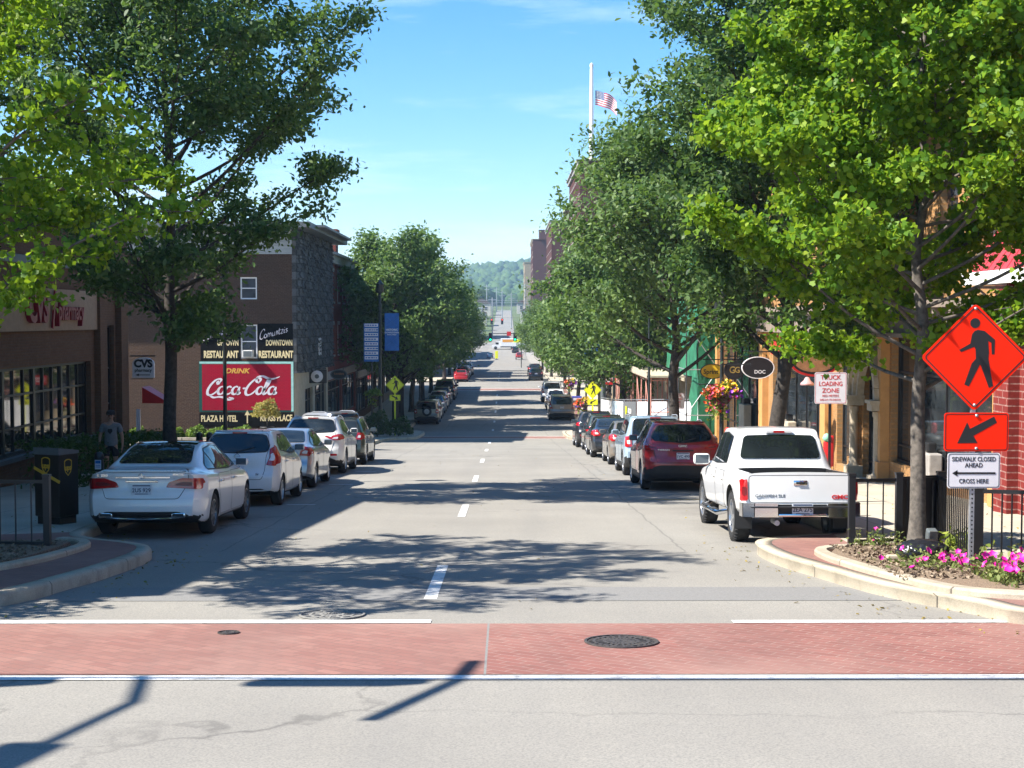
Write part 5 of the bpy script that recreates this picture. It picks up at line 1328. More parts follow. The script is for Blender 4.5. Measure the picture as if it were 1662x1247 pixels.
    # wood chips
    for (x0, x1, y0, y1, n, lb, sd) in ((4.3, 5.6, 15.2, 18.7, 1500, 'scattered wood chips in the right corner bed', 1), (-8, -6.0, 16.6, 19.4, 900, 'scattered wood chips in the left corner bed', 2)):
        rs = np.random.RandomState(sd); P = np.stack([rs.uniform(x0, x1, n), rs.uniform(y0, y1, n), np.zeros(n)], 1); P[:, 2] = [prof(y) + .228 for y in P[:, 1]]
        ch = M_leaf('wood chips', [(.10, .07, .05), (.2, .15, .1), (.32, .25, .18)], .0, (.2, .15, .1), .9)
        tag(link('mulch', leaf_mesh(P, .07, 'blade', rs, None, mat=ch, name='mulch', up=1.2)), lb, 'mulch', kind='stuff')
    # petunias
    rs = np.random.RandomState(8)
    root = thing('petunia_plant', 'sprawling petunias with magenta flowers at the kerb of the right bed', 'flowers', (6.0, 15.0, prof(15.0) + .215))
    n = 4600; P = np.stack([rs.uniform(-.85, 2.6, n), rs.normal(0, .33, n), np.abs(rs.normal(0, .16, n))], 1)
    P[:, 1] -= .28 * np.clip(P[:, 0], -1, 1); P[:, 2] *= 1.1 + .5 * np.sin(P[:, 0] * 4 + 1)
    edge = P[:, 1] < -.75; P[edge, 2] *= .4
    P[:, 2] += np.array([prof(15 + y) - prof(15.0) for y in P[:, 1]])
    pl = M_leaf('petunia leaves', [(.08, .12, .03), (.16, .2, .06), (.25, .27, .09)], .3, (.3, .35, .08), .6)
    link('foliage', leaf_mesh(P, .065, 'oval', rs, None, mat=pl, name='foliage'), root)
    pk = M_plain('magenta petals', (.72, .012, .30), .5, var=.2, scale=30)
    Q = P[rs.choice(n, 150, replace=False)] + np.array([0, -.03, .07]); Q[:, 2] += rs.rand(150) * .07
    o = link('flowers', flower_heads(Q, .105, rs, pk), root); o.name = 'blossom'
    root = thing('petunia_plant', 'small patch of petunias at the left rim of the right bed by the rubbish bag', 'flowers', (5.0, 16.4, prof(16.4) + .215))
    P = np.stack([rs.normal(0, .28, 500), rs.normal(0, .25, 500), np.abs(rs.normal(0, .08, 500))], 1)
    link('foliage', leaf_mesh(P, .055, 'oval', rs, None, mat=pl, name='foliage'), root)
    o = link('blossom', flower_heads(P[:24] + np.array([0, -.02, .06]), .09, rs, pk, 'blossom'), root)
    root = thing('weed_tuft', 'straggling weeds with pink flowers under the right fence beside the pickup', 'plant', (4.95, 18.75, prof(18.75) + .215))
    P = np.stack([rs.normal(0, .22, 260), rs.normal(0, .06, 260), np.abs(rs.normal(0, .09, 260))], 1)
    link('foliage', leaf_mesh(P, .06, 'blade', rs, None, mat=pl, name='foliage'), root); link('blossom', flower_heads(P[:2] + np.array([0, 0, .08]), .07, rs, pk, 'blossom'), root)
    root = thing('weed_tuft', 'yellow green weed tuft right of the ginkgo trunk', 'plant', (5.95, 18.3, prof(18.3) + .215))
    P = np.stack([rs.normal(0, .14, 260), rs.normal(0, .1, 260), np.abs(rs.normal(0, .10, 260))], 1)
    link('foliage', leaf_mesh(P, .08, 'blade', rs, None, mat=gc, name='foliage', up=.1), root)
    # fallen leaves
    rs = np.random.RandomState(15); L = []
    for P_, n_, sd in ((KERB_R, 130, -1), (KERB_L, 150, -1)):
        Q = [p for p in P_ if 13.2 < p[1] < 46]
        for _ in range(n_):
            q = Q[rs.randint(len(Q))]; d = abs(rs.normal()) * .45
            x_ = q[0] + (-d - .03 if q[0] > 0 else d + .03); y_ = q[1] + rs.uniform(-1.2, 1.2)
            L.append((x_, y_, prof(y_) + .012))
    for _ in range(120): y_ = rs.uniform(14, 60); L.append((rs.uniform(-6, 5), y_, prof(y_) + .012))
    for _ in range(260): y_ = rs.uniform(14, 30); x_ = rs.choice([-1, 1]) * rs.uniform(6.6, 9.4); L.append((x_, y_, prof(y_) + .168))
    lm = M_leaf('fallen leaves', [(.10, .08, .03), (.22, .16, .05), (.38, .28, .06), (.12, .14, .04)], .1, (.4, .3, .05), .8)
    tag(link('fallen_leaves', leaf_mesh(np.array(L), .048, 'oval', rs, None, mat=lm, name='fallen_leaves', up=2.5)), 'dry yellow leaves scattered along the kerbs', 'leaves', kind='stuff')
    # hanging baskets
    def basket(label, loc, r, n, ls, seed):
        rs = np.random.RandomState(seed); root = thing('flower_basket', label, 'flower basket', loc, group='hanging flower baskets')
        mb = MB(); mb.lathe([(.001, -.30 * r / .5), (.2 * r / .5, -.24 * r / .5), (.36 * r / .5, 0), (.33 * r / .5, 0), (.001, -.1)], (0, 0, 0), 14); 
        for a in range(3): mb.tube([(math.cos(a * 2.1) * .34 * r / .5, math.sin(a * 2.1) * .34 * r / .5, 0), (0, 0, 1.0 * r)], .006, 4)
        mb.build('basket', T['soil'], root)
        P = clump(None, (0, 0, -.12 * r), (r, r, r * .75), n, rs, 1.0); 
        tail = rs.rand(n) < .28; P[tail, 2] -= rs.rand(tail.sum()) ** 1.3 * r * 1.5; P[tail, :2] *= .62; P[tail, 0] -= .25 * r
        lm = M_leaf('basket leaves', [(.06, .12, .02), (.14, .22, .03), (.25, .3, .05)], .3, (.35, .45, .05), .5) if 'basket leaves' not in bpy.data.materials else bpy.data.materials['basket leaves']
        link('foliage', leaf_mesh(P, ls, 'oval', rs, None, mat=lm, name='foliage', droop=.6), root)
        for nm, colr, lo, hi in (('orange', (.75, .10, .02), -1.5, -.1), ('purple', (.28, .05, .5), -.2, 1.2), ('yellow', (.72, .45, .02), -.2, 1.0), ('pink', (.6, .08, .18), -.9, .8)):
            m = bpy.data.materials.get(nm + ' petals') or M_plain(nm + ' petals', colr, .5, var=.2, scale=30)
            sel = np.where((P[:, 0] / r > lo) & (P[:, 0] / r < hi) & (P[:, 2] > -r * .9) & ((P[:, 2] > .1 * r) if nm == 'yellow' else (P[:, 2] < .45 * r)))[0]
            sel = sel[rs.permutation(len(sel))[:max(6, int(n * .06))]]
            d = P[sel] / (np.linalg.norm(P[sel], axis=1)[:, None] + 1e-6)
            link('blossom', flower_heads(P[sel] + d * .06 * r / .5, ls * 1.25, rs, m, 'blossom'), root)
        return root
    p = at(1172, 640, 39.2); basket('overflowing flower basket hung on the black lamp post by the yellow oval sign', (p.x, p.y - .1, p.z), .47, 1400, .10, 3)
    p = at(948, 655, 92); basket('flower basket hung behind the yellow crossing sign on the right', tuple(p), .5, 500, .16, 4)
    p = at(607, 640, 80); gb = basket('dark green hanging basket on the post of the blue and white directory sign', tuple(p), .48, 500, .15, 5)
    for ch in list(gb.children):
        if ch.name.startswith('blossom'): bpy.data.objects.remove(ch)
    p = at(927, 622, 128); basket('yellow flower basket hung near the far right tree trunk', tuple(p), .5, 400, .2, 6)
# ------------------------------------------------------------------ buildings
_winmesh = {}
def window_meshes(w, h, mull, cols, frame_mat, pane_mat, fw=.07):
    k = (round(w, 2), round(h, 2), mull, cols, frame_mat.name, pane_mat.name)
    if k in _winmesh: return _winmesh[k]
    mb = MB()
    mb.box((-w / 2 + fw / 2, 0, 0), (fw, .09, h)); mb.box((w / 2 - fw / 2, 0, 0), (fw, .09, h))
    mb.box((0, 0, h / 2 - fw / 2), (w - 2 * fw, .088, fw)); mb.box((0, 0, -h / 2 + fw / 2), (w - 2 * fw, .088, fw))
    for i in range(1, cols): mb.box((-w / 2 + w * i / cols, 0, 0), (fw * .7, .07, h - 2 * fw))
    for t in mull: mb.box((0, 0, -h / 2 + h * t), (w - 2 * fw, .066, fw * .7))
    o = mb.build('window', frame_mat); a = o.data; bpy.data.objects.remove(o)
    mb = MB(); mb.box((0, .012, 0), (w - fw, .012, h - fw)); o = mb.build('pane', pane_mat); b = o.data; bpy.data.objects.remove(o)
    _winmesh[k] = (a, b); return a, b
def add_window(parent, c, rz, w, h, mull=(.5,), cols=1, fm=None, pm=None, sill=None):
    a, b = window_meshes(w, h, mull, cols, fm or MT['offwhite'], pm or MT['pane'])
    o = link('window', a, parent, c); o.rotation_euler.z = rz
    link('pane', b, o)
    if sill:
        mb = MB(); mb.box((0, -.10, -h / 2 - .07), (w + .2, .2, .12)); s = mb.build('sill', sill, o)
        mb = MB(); mb.box((0, -.08, h / 2 + .12), (w + .24, .16, .24)); mb.build('lintel', sill, o)
    return o

def block(name, label, X, y0, y1, ztop, depth, wall_x, wall_y, trim, floors, wspec=(1.1, 1.9), gap=1.3, shop=True, frame=None, cornice=.5, cat='building', shopmat=None, sidewin=0, chimney=None, awn=None):
    """street building whose front stands on the plane x = X; floors: sill heights above the base"""
    sg = 1 if X > 0 else -1
    root = thing(name, label, cat, (0, 0, 0)); T = MT
    zb = min(prof(y0), prof(y1)) - .4; zg = max(prof(y0), prof(y1)) + .15
    n = Vector((-sg, 0, 0)); Lf = y1 - y0; Hh = ztop - zb
    w, h = wspec; holes = []; wins = []
    nw = max(1, int((Lf - 1.0) / (w + gap))); step = Lf / nw
    for f in floors:
        for i in range(nw):
            yc = step * (i + .5); z0 = zg + f - zb
            if z0 + h > Hh - .4: continue
            holes.append((yc - w / 2, z0, yc + w / 2, z0 + h)); wins.append((yc, z0 + h / 2))
    shops = []
    if shop:
        ns = max(1, int(Lf / 6)); st = Lf / ns
        for i in range(ns):
            a, b = st * i + .45, st * (i + 1) - .45
            holes.append((a, zg + .5 - zb, b, zg + 3.0 - zb)); shops.append((a, b))
    mb = MB(); mb.holed((X, y0, zb), (0, 1, 0), (0, 0, 1), n, Lf, Hh, holes, .22, 0)
    mb.build('front_wall', wall_x, root)
    mb = MB(); mb.holed((X, y0, zb), (sg, 0, 0), (0, 0, 1), (0, -1, 0), depth, Hh, [], .2, 0)
    mb.quad((X, y1, zb), (X, y1, ztop), (X + sg * depth, y1, ztop), (X + sg * depth, y1, zb), 0)
    mb.quad((X + sg * depth, y0, zb), (X + sg * depth, y1, zb), (X + sg * depth, y1, ztop), (X + sg * depth, y0, ztop), 0)
    mb.build('side_wall', wall_y, root)
    mb = MB(); mb.box((X + sg * depth / 2, (y0 + y1) / 2, ztop - .3), (depth - .4, Lf - .4, .1)); rf = mb.build('roof', T['greystone'], root)
    mb = MB()
    if cornice:
        mb.box((X - sg * .12, (y0 + y1) / 2, ztop - cornice / 2 - .06), (.24 + .02, Lf + .1, cornice)); mb.box((X - sg * .2, (y0 + y1) / 2, ztop + .02), (.5, Lf + .3, .16))
        mb.box((X + sg * (depth / 2 + .1), y0 - .02, ztop + .02), (depth, .3, .158))
        mb.build('cornice', trim, root)
    if chimney:
        for cx, cy, cw, chh in chimney:
            mb = MB(); mb.box((cx, cy, ztop + chh / 2 - .2), (cw, cw, chh)); mb.box((cx, cy, ztop + chh - .12), (cw + .2, cw + .2, .14)); mb.build('chimney', wall_y, root)
    for yc, zc in wins: add_window(root, (X + sg * .14, y0 + yc, zb + zc), PI / 2 * -sg, w, h, (.5,), 1, frame or T['offwhite'], T['pane'], trim)
    for a, b in shops:
        o = add_window(root, (X + sg * .14, y0 + (a + b) / 2, zg + 1.75), PI / 2 * -sg, b - a, 2.5, (.75,), max(2, int((b - a) / 1.6)), T['black_metal'], T['shop_glass']); o.name = 'shop_window'
        mb = MB(); mb.box((X - sg * .06, y0 + (a + b) / 2, zg + 3.35), (.12, b - a + .3, .5)); mb.build('fascia', trim, root)
    return root

def oval_sign(label, c, a, b, face, rim, thick=.08, lines=(), wall_x=None, rimw=.06, group='oval shop signs', tw=.02):
    root = thing('shop_sign', label, 'sign', c, group=group)
    M = face_cam((0, 0, 0)); mb = MB(); mb.prism(ellipse(a - rimw * .6, b - rimw * .6, 40), M @ Matrix.Translation((0, 0, -thick / 2)), thick, 0); mb.build('sign_panel', face, root)
    mb = MB(); ring_poly(mb, ellipse(a, b, 40), ellipse(a - rimw, b - rimw, 40), M @ Matrix.Translation((0, 0, -thick / 2 - .012)), thick + .024); mb.build('rim', rim, root)
    for body, size, dx, dz, mat, xs in lines: text(body, size, M @ Matrix.Translation((dx, dz, thick / 2 + .006)), mat, root, xs, bold=tw)
    mb = MB(); zt = b + .16
    if wall_x is not None:
        mb.tube([(-a * .8, 0, zt), (wall_x - c[0] + .02, 0, zt)], .022, 6); mb.tube([(-a * .5, 0, zt), (-a * .5, 0, b * .8)], .01, 5); mb.tube([(a * .5, 0, zt), (a * .5, 0, b * .8)], .01, 5); mb.tube([(a * .6, 0, zt + .3), (wall_x - c[0] + .02, 0, zt + .55)], .012, 5)
        mb.build('bracket', MT['black_metal'], root)
    return root

def strokes(mb, lines, M, w=.1, pen=R_(35), mi=0, contrast=.6, depth=.012):
    """calligraphic strokes: each a list of points, drawn as a band whose width follows a broad nib"""
    for L in lines:
        P = catmull(L, 7)
        A, B = [], []
        for i, p in enumerate(P):
            d = (P[min(i + 1, len(P) - 1)] - P[max(i - 1, 0)]); d = d.normalized() if d.length > 1e-9 else Vector((1, 0, 0))
            ang = math.atan2(d.y, d.x); k = w * (1 - contrast + contrast * abs(math.sin(ang - pen)))
            t = i / max(1, len(P) - 1); k *= min(1, .45 + 4 * t, .45 + 4 * (1 - t))
            nrm = Vector((-d.y, d.x, 0)) * (k / 2); A.append(p + nrm); B.append(p - nrm)
        k = len(P)
        vs = [M @ Vector((v.x, v.y, depth)) for v in A + B]
        fs = [(i, k + i, k + i + 1, i + 1) for i in range(k - 1)]
        mb.add(vs, fs, mi)
def sh(pts, s=.32): return [(x + y * s, y) for x, y in pts]
def arc(cx, cy, rx, ry, a0, a1, n=9): return [(cx + rx * math.cos(R_(a0 + (a1 - a0) * i / n)), cy + ry * math.sin(R_(a0 + (a1 - a0) * i / n))) for i in range(n + 1)]
def coca_lines():
    L = []
    def o(x): L.append(sh(arc(x + .42, .5, .40, .5, 60, 425, 14)))
    def a(x): L.append(sh(arc(x + .42, .5, .40, .5, 55, 360, 12))); L.append(sh([(x + .85, .98), (x + .82, .4), (x + .86, .06), (x + 1.02, .05), (x + 1.16, .3)]))
    def c(x): L.append(sh(arc(x + .42, .5, .40, .5, 45, 310, 10) + [(x + .95, .35)]))
    # capital C with its long tail
    L.append(sh([(1.25, 1.55), (1.35, 1.85), (1.1, 2.0), (.65, 1.85), (.2, 1.25), (.0, .55), (.15, .02), (.55, -.1), (1.0, .15), (1.3, .55)]))
    L.append(sh([(1.25, 1.55), (1.1, 1.35), (.95, 1.55), (1.1, 1.75)]))
    L.append([(.35, -.12), (.9, -.42), (1.6, -.35), (2.2, -.42), (2.9, -.72), (3.45, -.62), (2.9, -.42)])
    o(1.35); c(2.3); a(3.2)
    L.append([(4.75, .75), (5.15, .78)])
    x = 5.0
    L.append(sh([(x + 1.35, 1.45), (x + 1.5, 1.9), (x + 1.2, 2.1), (x + .7, 1.9), (x + .2, 1.25), (x, .55), (x + .15, .02), (x + .55, -.1), (x + 1.0, .15), (x + 1.3, .6)]))
    L.append([(x + 1.9, 1.45), (x + 1.55, 1.75), (x + 1.75, 2.25), (x + 2.4, 2.35), (x + 3.2, 2.02), (x + 3.9, 2.05), (x + 4.6, 2.3)])
    o(6.4)
    L.append(sh([(7.25, .3), (7.65, 1.2), (7.75, 1.8), (7.55, 1.95), (7.4, 1.5), (7.35, .5), (7.45, .05), (7.65, .05), (7.85, .35)]))
    a(7.95)
    return L
def comuntzis_lines():
    L = []
    L.append(sh([(1.0, 1.5), (1.05, 1.8), (.75, 1.95), (.3, 1.5), (.05, .8), (.1, .1), (.5, -.05), (.95, .3)]))
    x = 1.0; L.append(sh(arc(x + .32, .4, .3, .4, 60, 420, 12)))
    def hump(x, n):
        P = [(x, 0.0), (x + .06, .75)]
        for i in range(n): P += [(x + .2 + i * .4, .8), (x + .36 + i * .4, .6), (x + .38 + i * .4, .02)] + ([(x + .42 + i * .4, .5)] if i < n - 1 else [])
        L.append(sh(P))
    hump(1.85, 2)
    L.append(sh([(2.95, .78), (2.9, .2), (3.1, 0), (3.35, .2), (3.45, .78), (3.42, .05), (3.6, .1)])); hump(3.8, 1)
    L.append(sh([(4.55, 1.3), (4.45, .3), (4.6, .0), (4.85, .2)])); L.append(sh([(4.3, .85), (4.85, .9)]))
    L.append(sh([(4.95, .78), (5.4, .78), (4.95, .04), (5.45, .04)]))
    L.append(sh([(5.7, .78), (5.65, .1), (5.85, .05)])); L.append(sh([(5.72, 1.1), (5.78, 1.18)]))
    L.append(sh([(6.45, .7), (6.2, .8), (6.1, .58), (6.38, .3), (6.25, .02), (6.0, .12)]))
    return L

def setup_buildings():
    T = MT
    tanb = lambda ax: M_brick('tan brown brick ' + ax, (.20, .115, .068), (.15, .082, .05), (.15, .115, .085), ax, .21, .072)
    brownb = lambda ax: M_brick('old brown brick ' + ax, (.10, .057, .037), (.066, .039, .027), (.12, .095, .075), ax, .21, .07, .5, (.06, .042, .03), .7)
    redb = lambda ax: M_brick('deep red brick ' + ax, (.26, .06, .042), (.19, .045, .035), (.16, .10, .08), ax)
    orangeb = lambda ax: M_brick('orange brick ' + ax, (.50, .265, .105), (.42, .21, .08), (.32, .22, .12), ax, .2, .065)
    nearred = lambda ax: M_brick('near red brick ' + ax, (.22, .035, .03), (.165, .026, .024), (.36, .24, .21), ax, .40, .13, .3, ms=.014)
    darkb = lambda ax: M_brick('dark maroon brick ' + ax, (.105, .036, .03), (.085, .03, .026), (.10, .075, .065), ax)
    beigeb = lambda ax: M_brick('beige brick ' + ax, (.42, .33, .22), (.36, .28, .19), (.3, .25, .18), ax)
    TB = {k: (f('x'), f('y')) for k, f in dict(tan=tanb, brown=brownb, red=redb, orange=orangeb, near=nearred, dark=darkb, beige=beigeb).items()}
    bandm = M_plain('tan stucco', (.34, .245, .16), .85, var=.1)
    letter = M_plain('dark red sign letters', (.26, .012, .03), .4, var=.08)
    # ---------------- pharmacy on the left
    X = -11.6; y0, y1 = 13.2, 43.7; zt = 5.25; zb = -3.2
    root = thing('shop_building', 'tan brown brick pharmacy with long black framed shop window on the left', 'building', (0, 0, 0))
    wy0, wy1 = 20.0, 39.7
    ent = (41.0, 42.1)
    mb = MB(); mb.holed((X, y0, zb), (0, 1, 0), (0, 0, 1), (1, 0, 0), y1 - y0, zt - zb, [(wy0 - y0, -1.06 - zb, wy1 - y0, 1.02 - zb), (ent[0] - y0, -2.2 - zb, ent[1] - y0, 2.0 - zb)], .3)
    mb.build('front_wall', TB['tan'][0], root)
    mb = MB(); mb.quad((X, y1, zb), (X, y1, zt), (X - 22, y1, zt), (X - 22, y1, zb)); mb.quad((X - 22, y0, zb), (X, y0, zb), (X, y0, zt), (X - 22, y0, zt)); mb.build('side_wall', TB['tan'][1], root)
    mb = MB(); mb.box((X - 11, (y0 + y1) / 2, zt - .25), (21.6, y1 - y0 - .3, .1)); mb.build('roof', T['greystone'], root)
    mb = MB(); mb.box((X + .04, (y0 + y1) / 2, zt + .04), (.4, y1 - y0 + .16, .12)); mb.build('coping', T['grey_pole'], root)
    yu = 29.6; mb = MB(); mb.box((X - 9, (y0 + yu) / 2 + .02, (zt + .1 + 7.9) / 2), (18, yu - y0, 7.9 - zt - .1)); mb.build('upper_storey', TB['tan'][0], root)
    mb = MB(); mb.box((X + .05, (24 + 40.2) / 2, 2.42), (.1, 40.2 - 24, 1.06)); band = mb.build('sign_band', bandm, root)
    mb = MB(); mb.box((X + .03, (y0 + y1) / 2, 3.62), (.06, y1 - y0, .2)); mb.build('belt_course', T['grey_pole'], root)
    Mx = Matrix.Translation((X + .16, 34.0, 2.43)) @ Matrix.Rotation(PI / 2, 4, 'Z') @ Matrix.Rotation(PI / 2, 4, 'X')
    text('CVS', 1.02, Mx, letter, band, .8, 'LEFT', .06, .035); 
    text('pharmacy', .70, Matrix.Translation((X + .16, 36.25, 2.38)) @ Matrix.Rotation(PI / 2, 4, 'Z') @ Matrix.Rotation(PI / 2, 4, 'X'), letter, band, .8, 'LEFT', .06, .02)
    mb = MB(); mb.bar((X + .16, 35.9, 1.95), (X + .16, 36.15, 2.9), .05, .1); mb.build('slash', letter, band)
    # shop window: bays of three rows
    n = int((wy1 - wy0) / .72); st = (wy1 - wy0) / n
    for k in range(0, n, 3):
        m = min(3, n - k); w = st * m
        o = add_window(root, (X - .18, wy0 + st * k + w / 2, -.02), PI / 2, w, 2.08, (.30, .68), m, T['black_metal'], T['shop_glass'], None); o.name = 'shop_window'
    mb = MB(); mb.box((X + .02, (wy0 + wy1) / 2, -1.11), (.3, wy1 - wy0 + .2, .1)); mb.build('sill', T['grey_pole'], root)
    o = add_window(root, (X - .18, sum(ent) / 2, -.1), PI / 2, ent[1] - ent[0], 4.2, (.2, .45, .7), 1, T['black_metal'], T['shop_glass']); o.name = 'entrance_window'
    for yp in (40.4, 42.6):
        mb = MB(); mb.box((X + .09, yp, (zb + 3.5) / 2), (.18, .7, 3.5 - zb)); mb.build('pilaster', TB['tan'][0], root)
    mb = MB(); mb.prism([(0, 0), (.85, 0), (0, .5)], Matrix.Translation((X + .35, 43.9, -.42)) @ Matrix.Rotation(PI / 2, 4, 'X') @ Matrix.Translation((0, 0, -.9)), .9)
    tag(mb.build('entrance_awning', T['red']), 'red wedge shaped awning at the far corner of the pharmacy', 'awning')
    # red awning faces: keep it attached to the corner wall
    s = thing('hanging_sign', 'white round topped pharmacy sign with an arrow hung at the corner of the brick shop', 'sign', at(233, 597, 43.5))
    M = face_cam((0, 0, 0)); P = [(-.33, -.31), (.33, -.31)] + arc(0, .12, .33, .2, 0, 180, 10)
    mb = MB(); mb.prism(P, M @ Matrix.Translation((0, 0, -.05)), .1); mb.build('sign_panel', T['sign_white'], s)
    text('CVS', .32, M @ Matrix.Translation((0, .12, .056)), T['black'], s, 1.0, bold=.05); text('pharmacy', .135, M @ Matrix.Translation((0, -.08, .056)), T['black'], s, 1.0, bold=.03)
    mb = MB(); mb.box((.03, -.058, -.22), (.36, .008, .022)); mb.prism([(-.24, -.22), (-.13, -.18), (-.13, -.26)], M @ Matrix.Translation((0, 0, .052)), .008); mb.build('arrow', T['black'], s)
    mb = MB(); mb.bar((-.4, 0, .36), (.36, 0, .36), .04); mb.bar((-.4, 0, -.34), (.3, 0, -.34), .03); mb.bar((.0, 0, .36), (.0, 0, .3), .03); mb.build('bracket', T['black_metal'], s)
    mb = MB(); mb.box((X + .25, 43.8, -1.0), (.12, .05, .8)); tag(mb.build('notice_board', T['sign_white']), 'narrow white notice at the far corner of the brick pharmacy', 'notice')
    # ---------------- hotel with the painted wall
    Y = 72.0; xr = -10.75; zb = -4.6; z1 = 5.5
    root = thing('hotel_building', 'old brown brick hotel with painted advertisements facing the parking lot', 'building', (0, 0, 0))
    def px(x): return at(x, 600, Y).x
    def pz(y): return at(500, y, Y).z
    W1 = (px(391), pz(582), px(418), pz(527)); W2 = (px(391), pz(486), px(418), pz(450)); W3 = (px(270), pz(486), px(297), pz(450)); W4 = (px(330), pz(486), px(357), pz(450))
    xl = -34.0
    mb = MB(); mb.holed((xl, Y, zb), (1, 0, 0), (0, 0, 1), (0, -1, 0), xr - xl, z1 - zb, [(w[0] - xl, w[1] - zb, w[2] - xl, w[3] - zb) for w in (W1, W2)], .18)
    mb.build('side_wall', TB['brown'][1], root)
    for w in (W1, W2): add_window(root, ((w[0] + w[2]) / 2, Y + .10, (w[1] + w[3]) / 2), 0, w[2] - w[0], w[3] - w[1], (.5,), 1, T['white'], T['pane'])
    mb = MB(); mb.box(((W1[0] + W1[2]) / 2 - .02, Y - .12, W1[1] + .24), (.5, .5, .36), bev=.02); mb.box(((W1[0] + W1[2]) / 2 - .02, Y - .375, W1[1] + .24), (.42, .012, .28), 1); mb.build('air_conditioner', [T['offwhite'], T['grey_pole']], root)
    # painted signs
    PB = lambda nm, c, st: M_brick(nm, c, tuple(v * .86 for v in c), tuple(v * .6 for v in c), 'y', .21, .07, .15, st, .45)
    mblack = PB('black sign paint on brick', (.005, .0055, .0055), (.012, .011, .01)); mred = PB('red sign paint on brick', (.36, .008, .03), (.24, .02, .03)); mgreen = PB('green sign paint on brick', (.02, .10, .085), (.03, .06, .05)); mpale = M_plain('pale green sign paint', (.30, .52, .48), .7, var=.15)
    cream = M_plain('cream sign paint', (.66, .55, .30), .7, var=.18); wht = M_plain('white sign paint', (.66, .62, .66), .7, var=.1)
    def panel(name, x0, y0_, x1, y1_, m, th, par=root, lab=None):
        mb = MB(); a, b, c, d = px(x0), pz(y1_), px(x1), pz(y0_); mb.box(((a + c) / 2, Y - th / 2, (b + d) / 2), (c - a, th, d - b)); o = mb.build(name, m, par)
        if lab: o['label'] = lab
        return o
    Mw = lambda x, y, t: Matrix.Translation((px(x), Y - t, pz(y))) @ Matrix.Rotation(PI / 2, 4, 'X')
    pm = 72 / 2300.0      # metres per picture pixel on this wall
    for (a, b, up, txt) in ((326, 391, 355, 'UPTOWN'), (419, 476, 447, 'DOWNTOWN')):
        p = panel('painted_panel', a, 525.5, b, 585, mblack, .02, lab='black painted panel advertising a restaurant')
        xc = (a + b) / 2
        text(txt, 12.5 * pm, Mw(xc + (12 if a < 400 else 6), 557, .024), cream, p, .62 if a < 400 else .52, bold=.035, ext=.002); text('RESTAURANT', 15.5 * pm, Mw(xc + .5, 576, .024), cream, p, .585, bold=.04, ext=.002)
        mb = MB(); sc = 7.6 * pm if a < 400 else 7.2 * pm
        strokes(mb, comuntzis_lines(), Mw(a + 3.5, 553 if a < 400 else 551, .02) @ Matrix.Rotation(R_(15), 4, 'Z') @ Matrix.Scale(sc, 4), .20, depth=.3); mb.build('lettering', wht, p)
    p = panel('painted_panel', 323, 586.5, 477, 669, mgreen, .02, lab='red painted panel with white script lettering and a green border')
    panel('border', 324, 587.2, 476.2, 590.5, mpale, .024, p); panel('border', 472.5, 590.5, 476.2, 668, mpale, .024, p); panel('red_field', 328, 591.5, 472, 666, mred, .028, p)
    text('DRINK', 11 * pm, Mw(385, 602.5, .032), M_plain('gold sign paint', (.62, .34, .05), .7, var=.1), p, 1.15, bold=.03, ext=.002, shear=.25)
    mb = MB(); strokes(mb, coca_lines(), Mw(335, 640, .028) @ Matrix.Scale(12.4 * pm, 4), .36, depth=.02, pen=R_(20), contrast=.55); mb.build('lettering', wht, p)
    p = panel('painted_panel', 323, 671, 477, 693, mblack, .02, lab='black painted panel with hotel name at the foot of the wall')
    text('PLAZA HOTEL', 14 * pm, Mw(325.5, 680, .024), cream, p, .66, 'LEFT', .002, .035); text('KINGS PLACE', 14 * pm, Mw(474, 679, .024), cream, p, .62, 'RIGHT', .002, .035)
    mb = MB(); mb.box((px(401), Y - .03, pz(680)), (.06, .012, .45)); mb.prism([(px(401) - .14, 0), (px(401) + .14, 0), (px(401), .25)], Matrix.Translation((0, Y - .024, pz(674))) @ Matrix.Rotation(PI / 2, 4, 'X'), .01); mb.build('emblem', cream, p)
    # upper storey, roof slab, shingled street front
    siding = M_brick('pale grey siding', (.40, .44, .46), (.36, .40, .42), (.25, .27, .28), 'y', 3.0, .18, .1); shake = M_brick('weathered grey wood shakes', (.17, .18, .18), (.10, .105, .11), (.03, .03, .03), 'x', .16, .42, .5, (.05, .05, .05), .6, .03)
    mb = MB(); mb.quad((-22, Y, z1), (xr, Y, z1), (xr, Y, 6.75), (-22, Y, 6.75)); mb.build('upper_wall', siding, root)
    mb = MB(); mb.box((-22, Y + 7, 6.9), (24.6, 17.0, .28)); mb.box((-9.85, Y + 7.4, 6.98), (1.2, 12.6, .12)); mb.build('roof', T['grey_pole'], root)
    mb = MB()
    zlo = pz(600) - .2
    ysx = np.linspace(Y, 86, 57); rk = random.Random(5)
    for i in range(56):
        xa = xr + .38 * (1 if i % 8 in (2, 3, 4, 5) else .0); xb = xr + .38 * (1 if (i + 1) % 8 in (2, 3, 4, 5) else 0)
        nrow = 30
        for j in range(nrow):
            za, zc = zlo + (6.75 - zlo) * j / nrow, zlo + (6.75 - zlo) * (j + 1) / nrow
            o1 = rk.uniform(.03, .14); za += rk.uniform(-.05, .03)
            mb.quad((xa + o1, ysx[i], za), (xb + o1, ysx[i + 1], za), (xb, ysx[i + 1], zc), (xa, ysx[i], zc)); mb.quad((xa, ysx[i], za), (xb, ysx[i + 1], za), (xb + o1, ysx[i + 1], za), (xa + o1, ysx[i], za))
    mb.build('shake_front', shake, root)
    mb = MB(); mb.quad((xr + .16, Y - .012, zlo), (xr + .16, Y - .012, 6.75), (xr - .05, Y - .012, 6.75), (xr - .05, Y - .012, zlo)); mb.build('corner_board', shake, root)
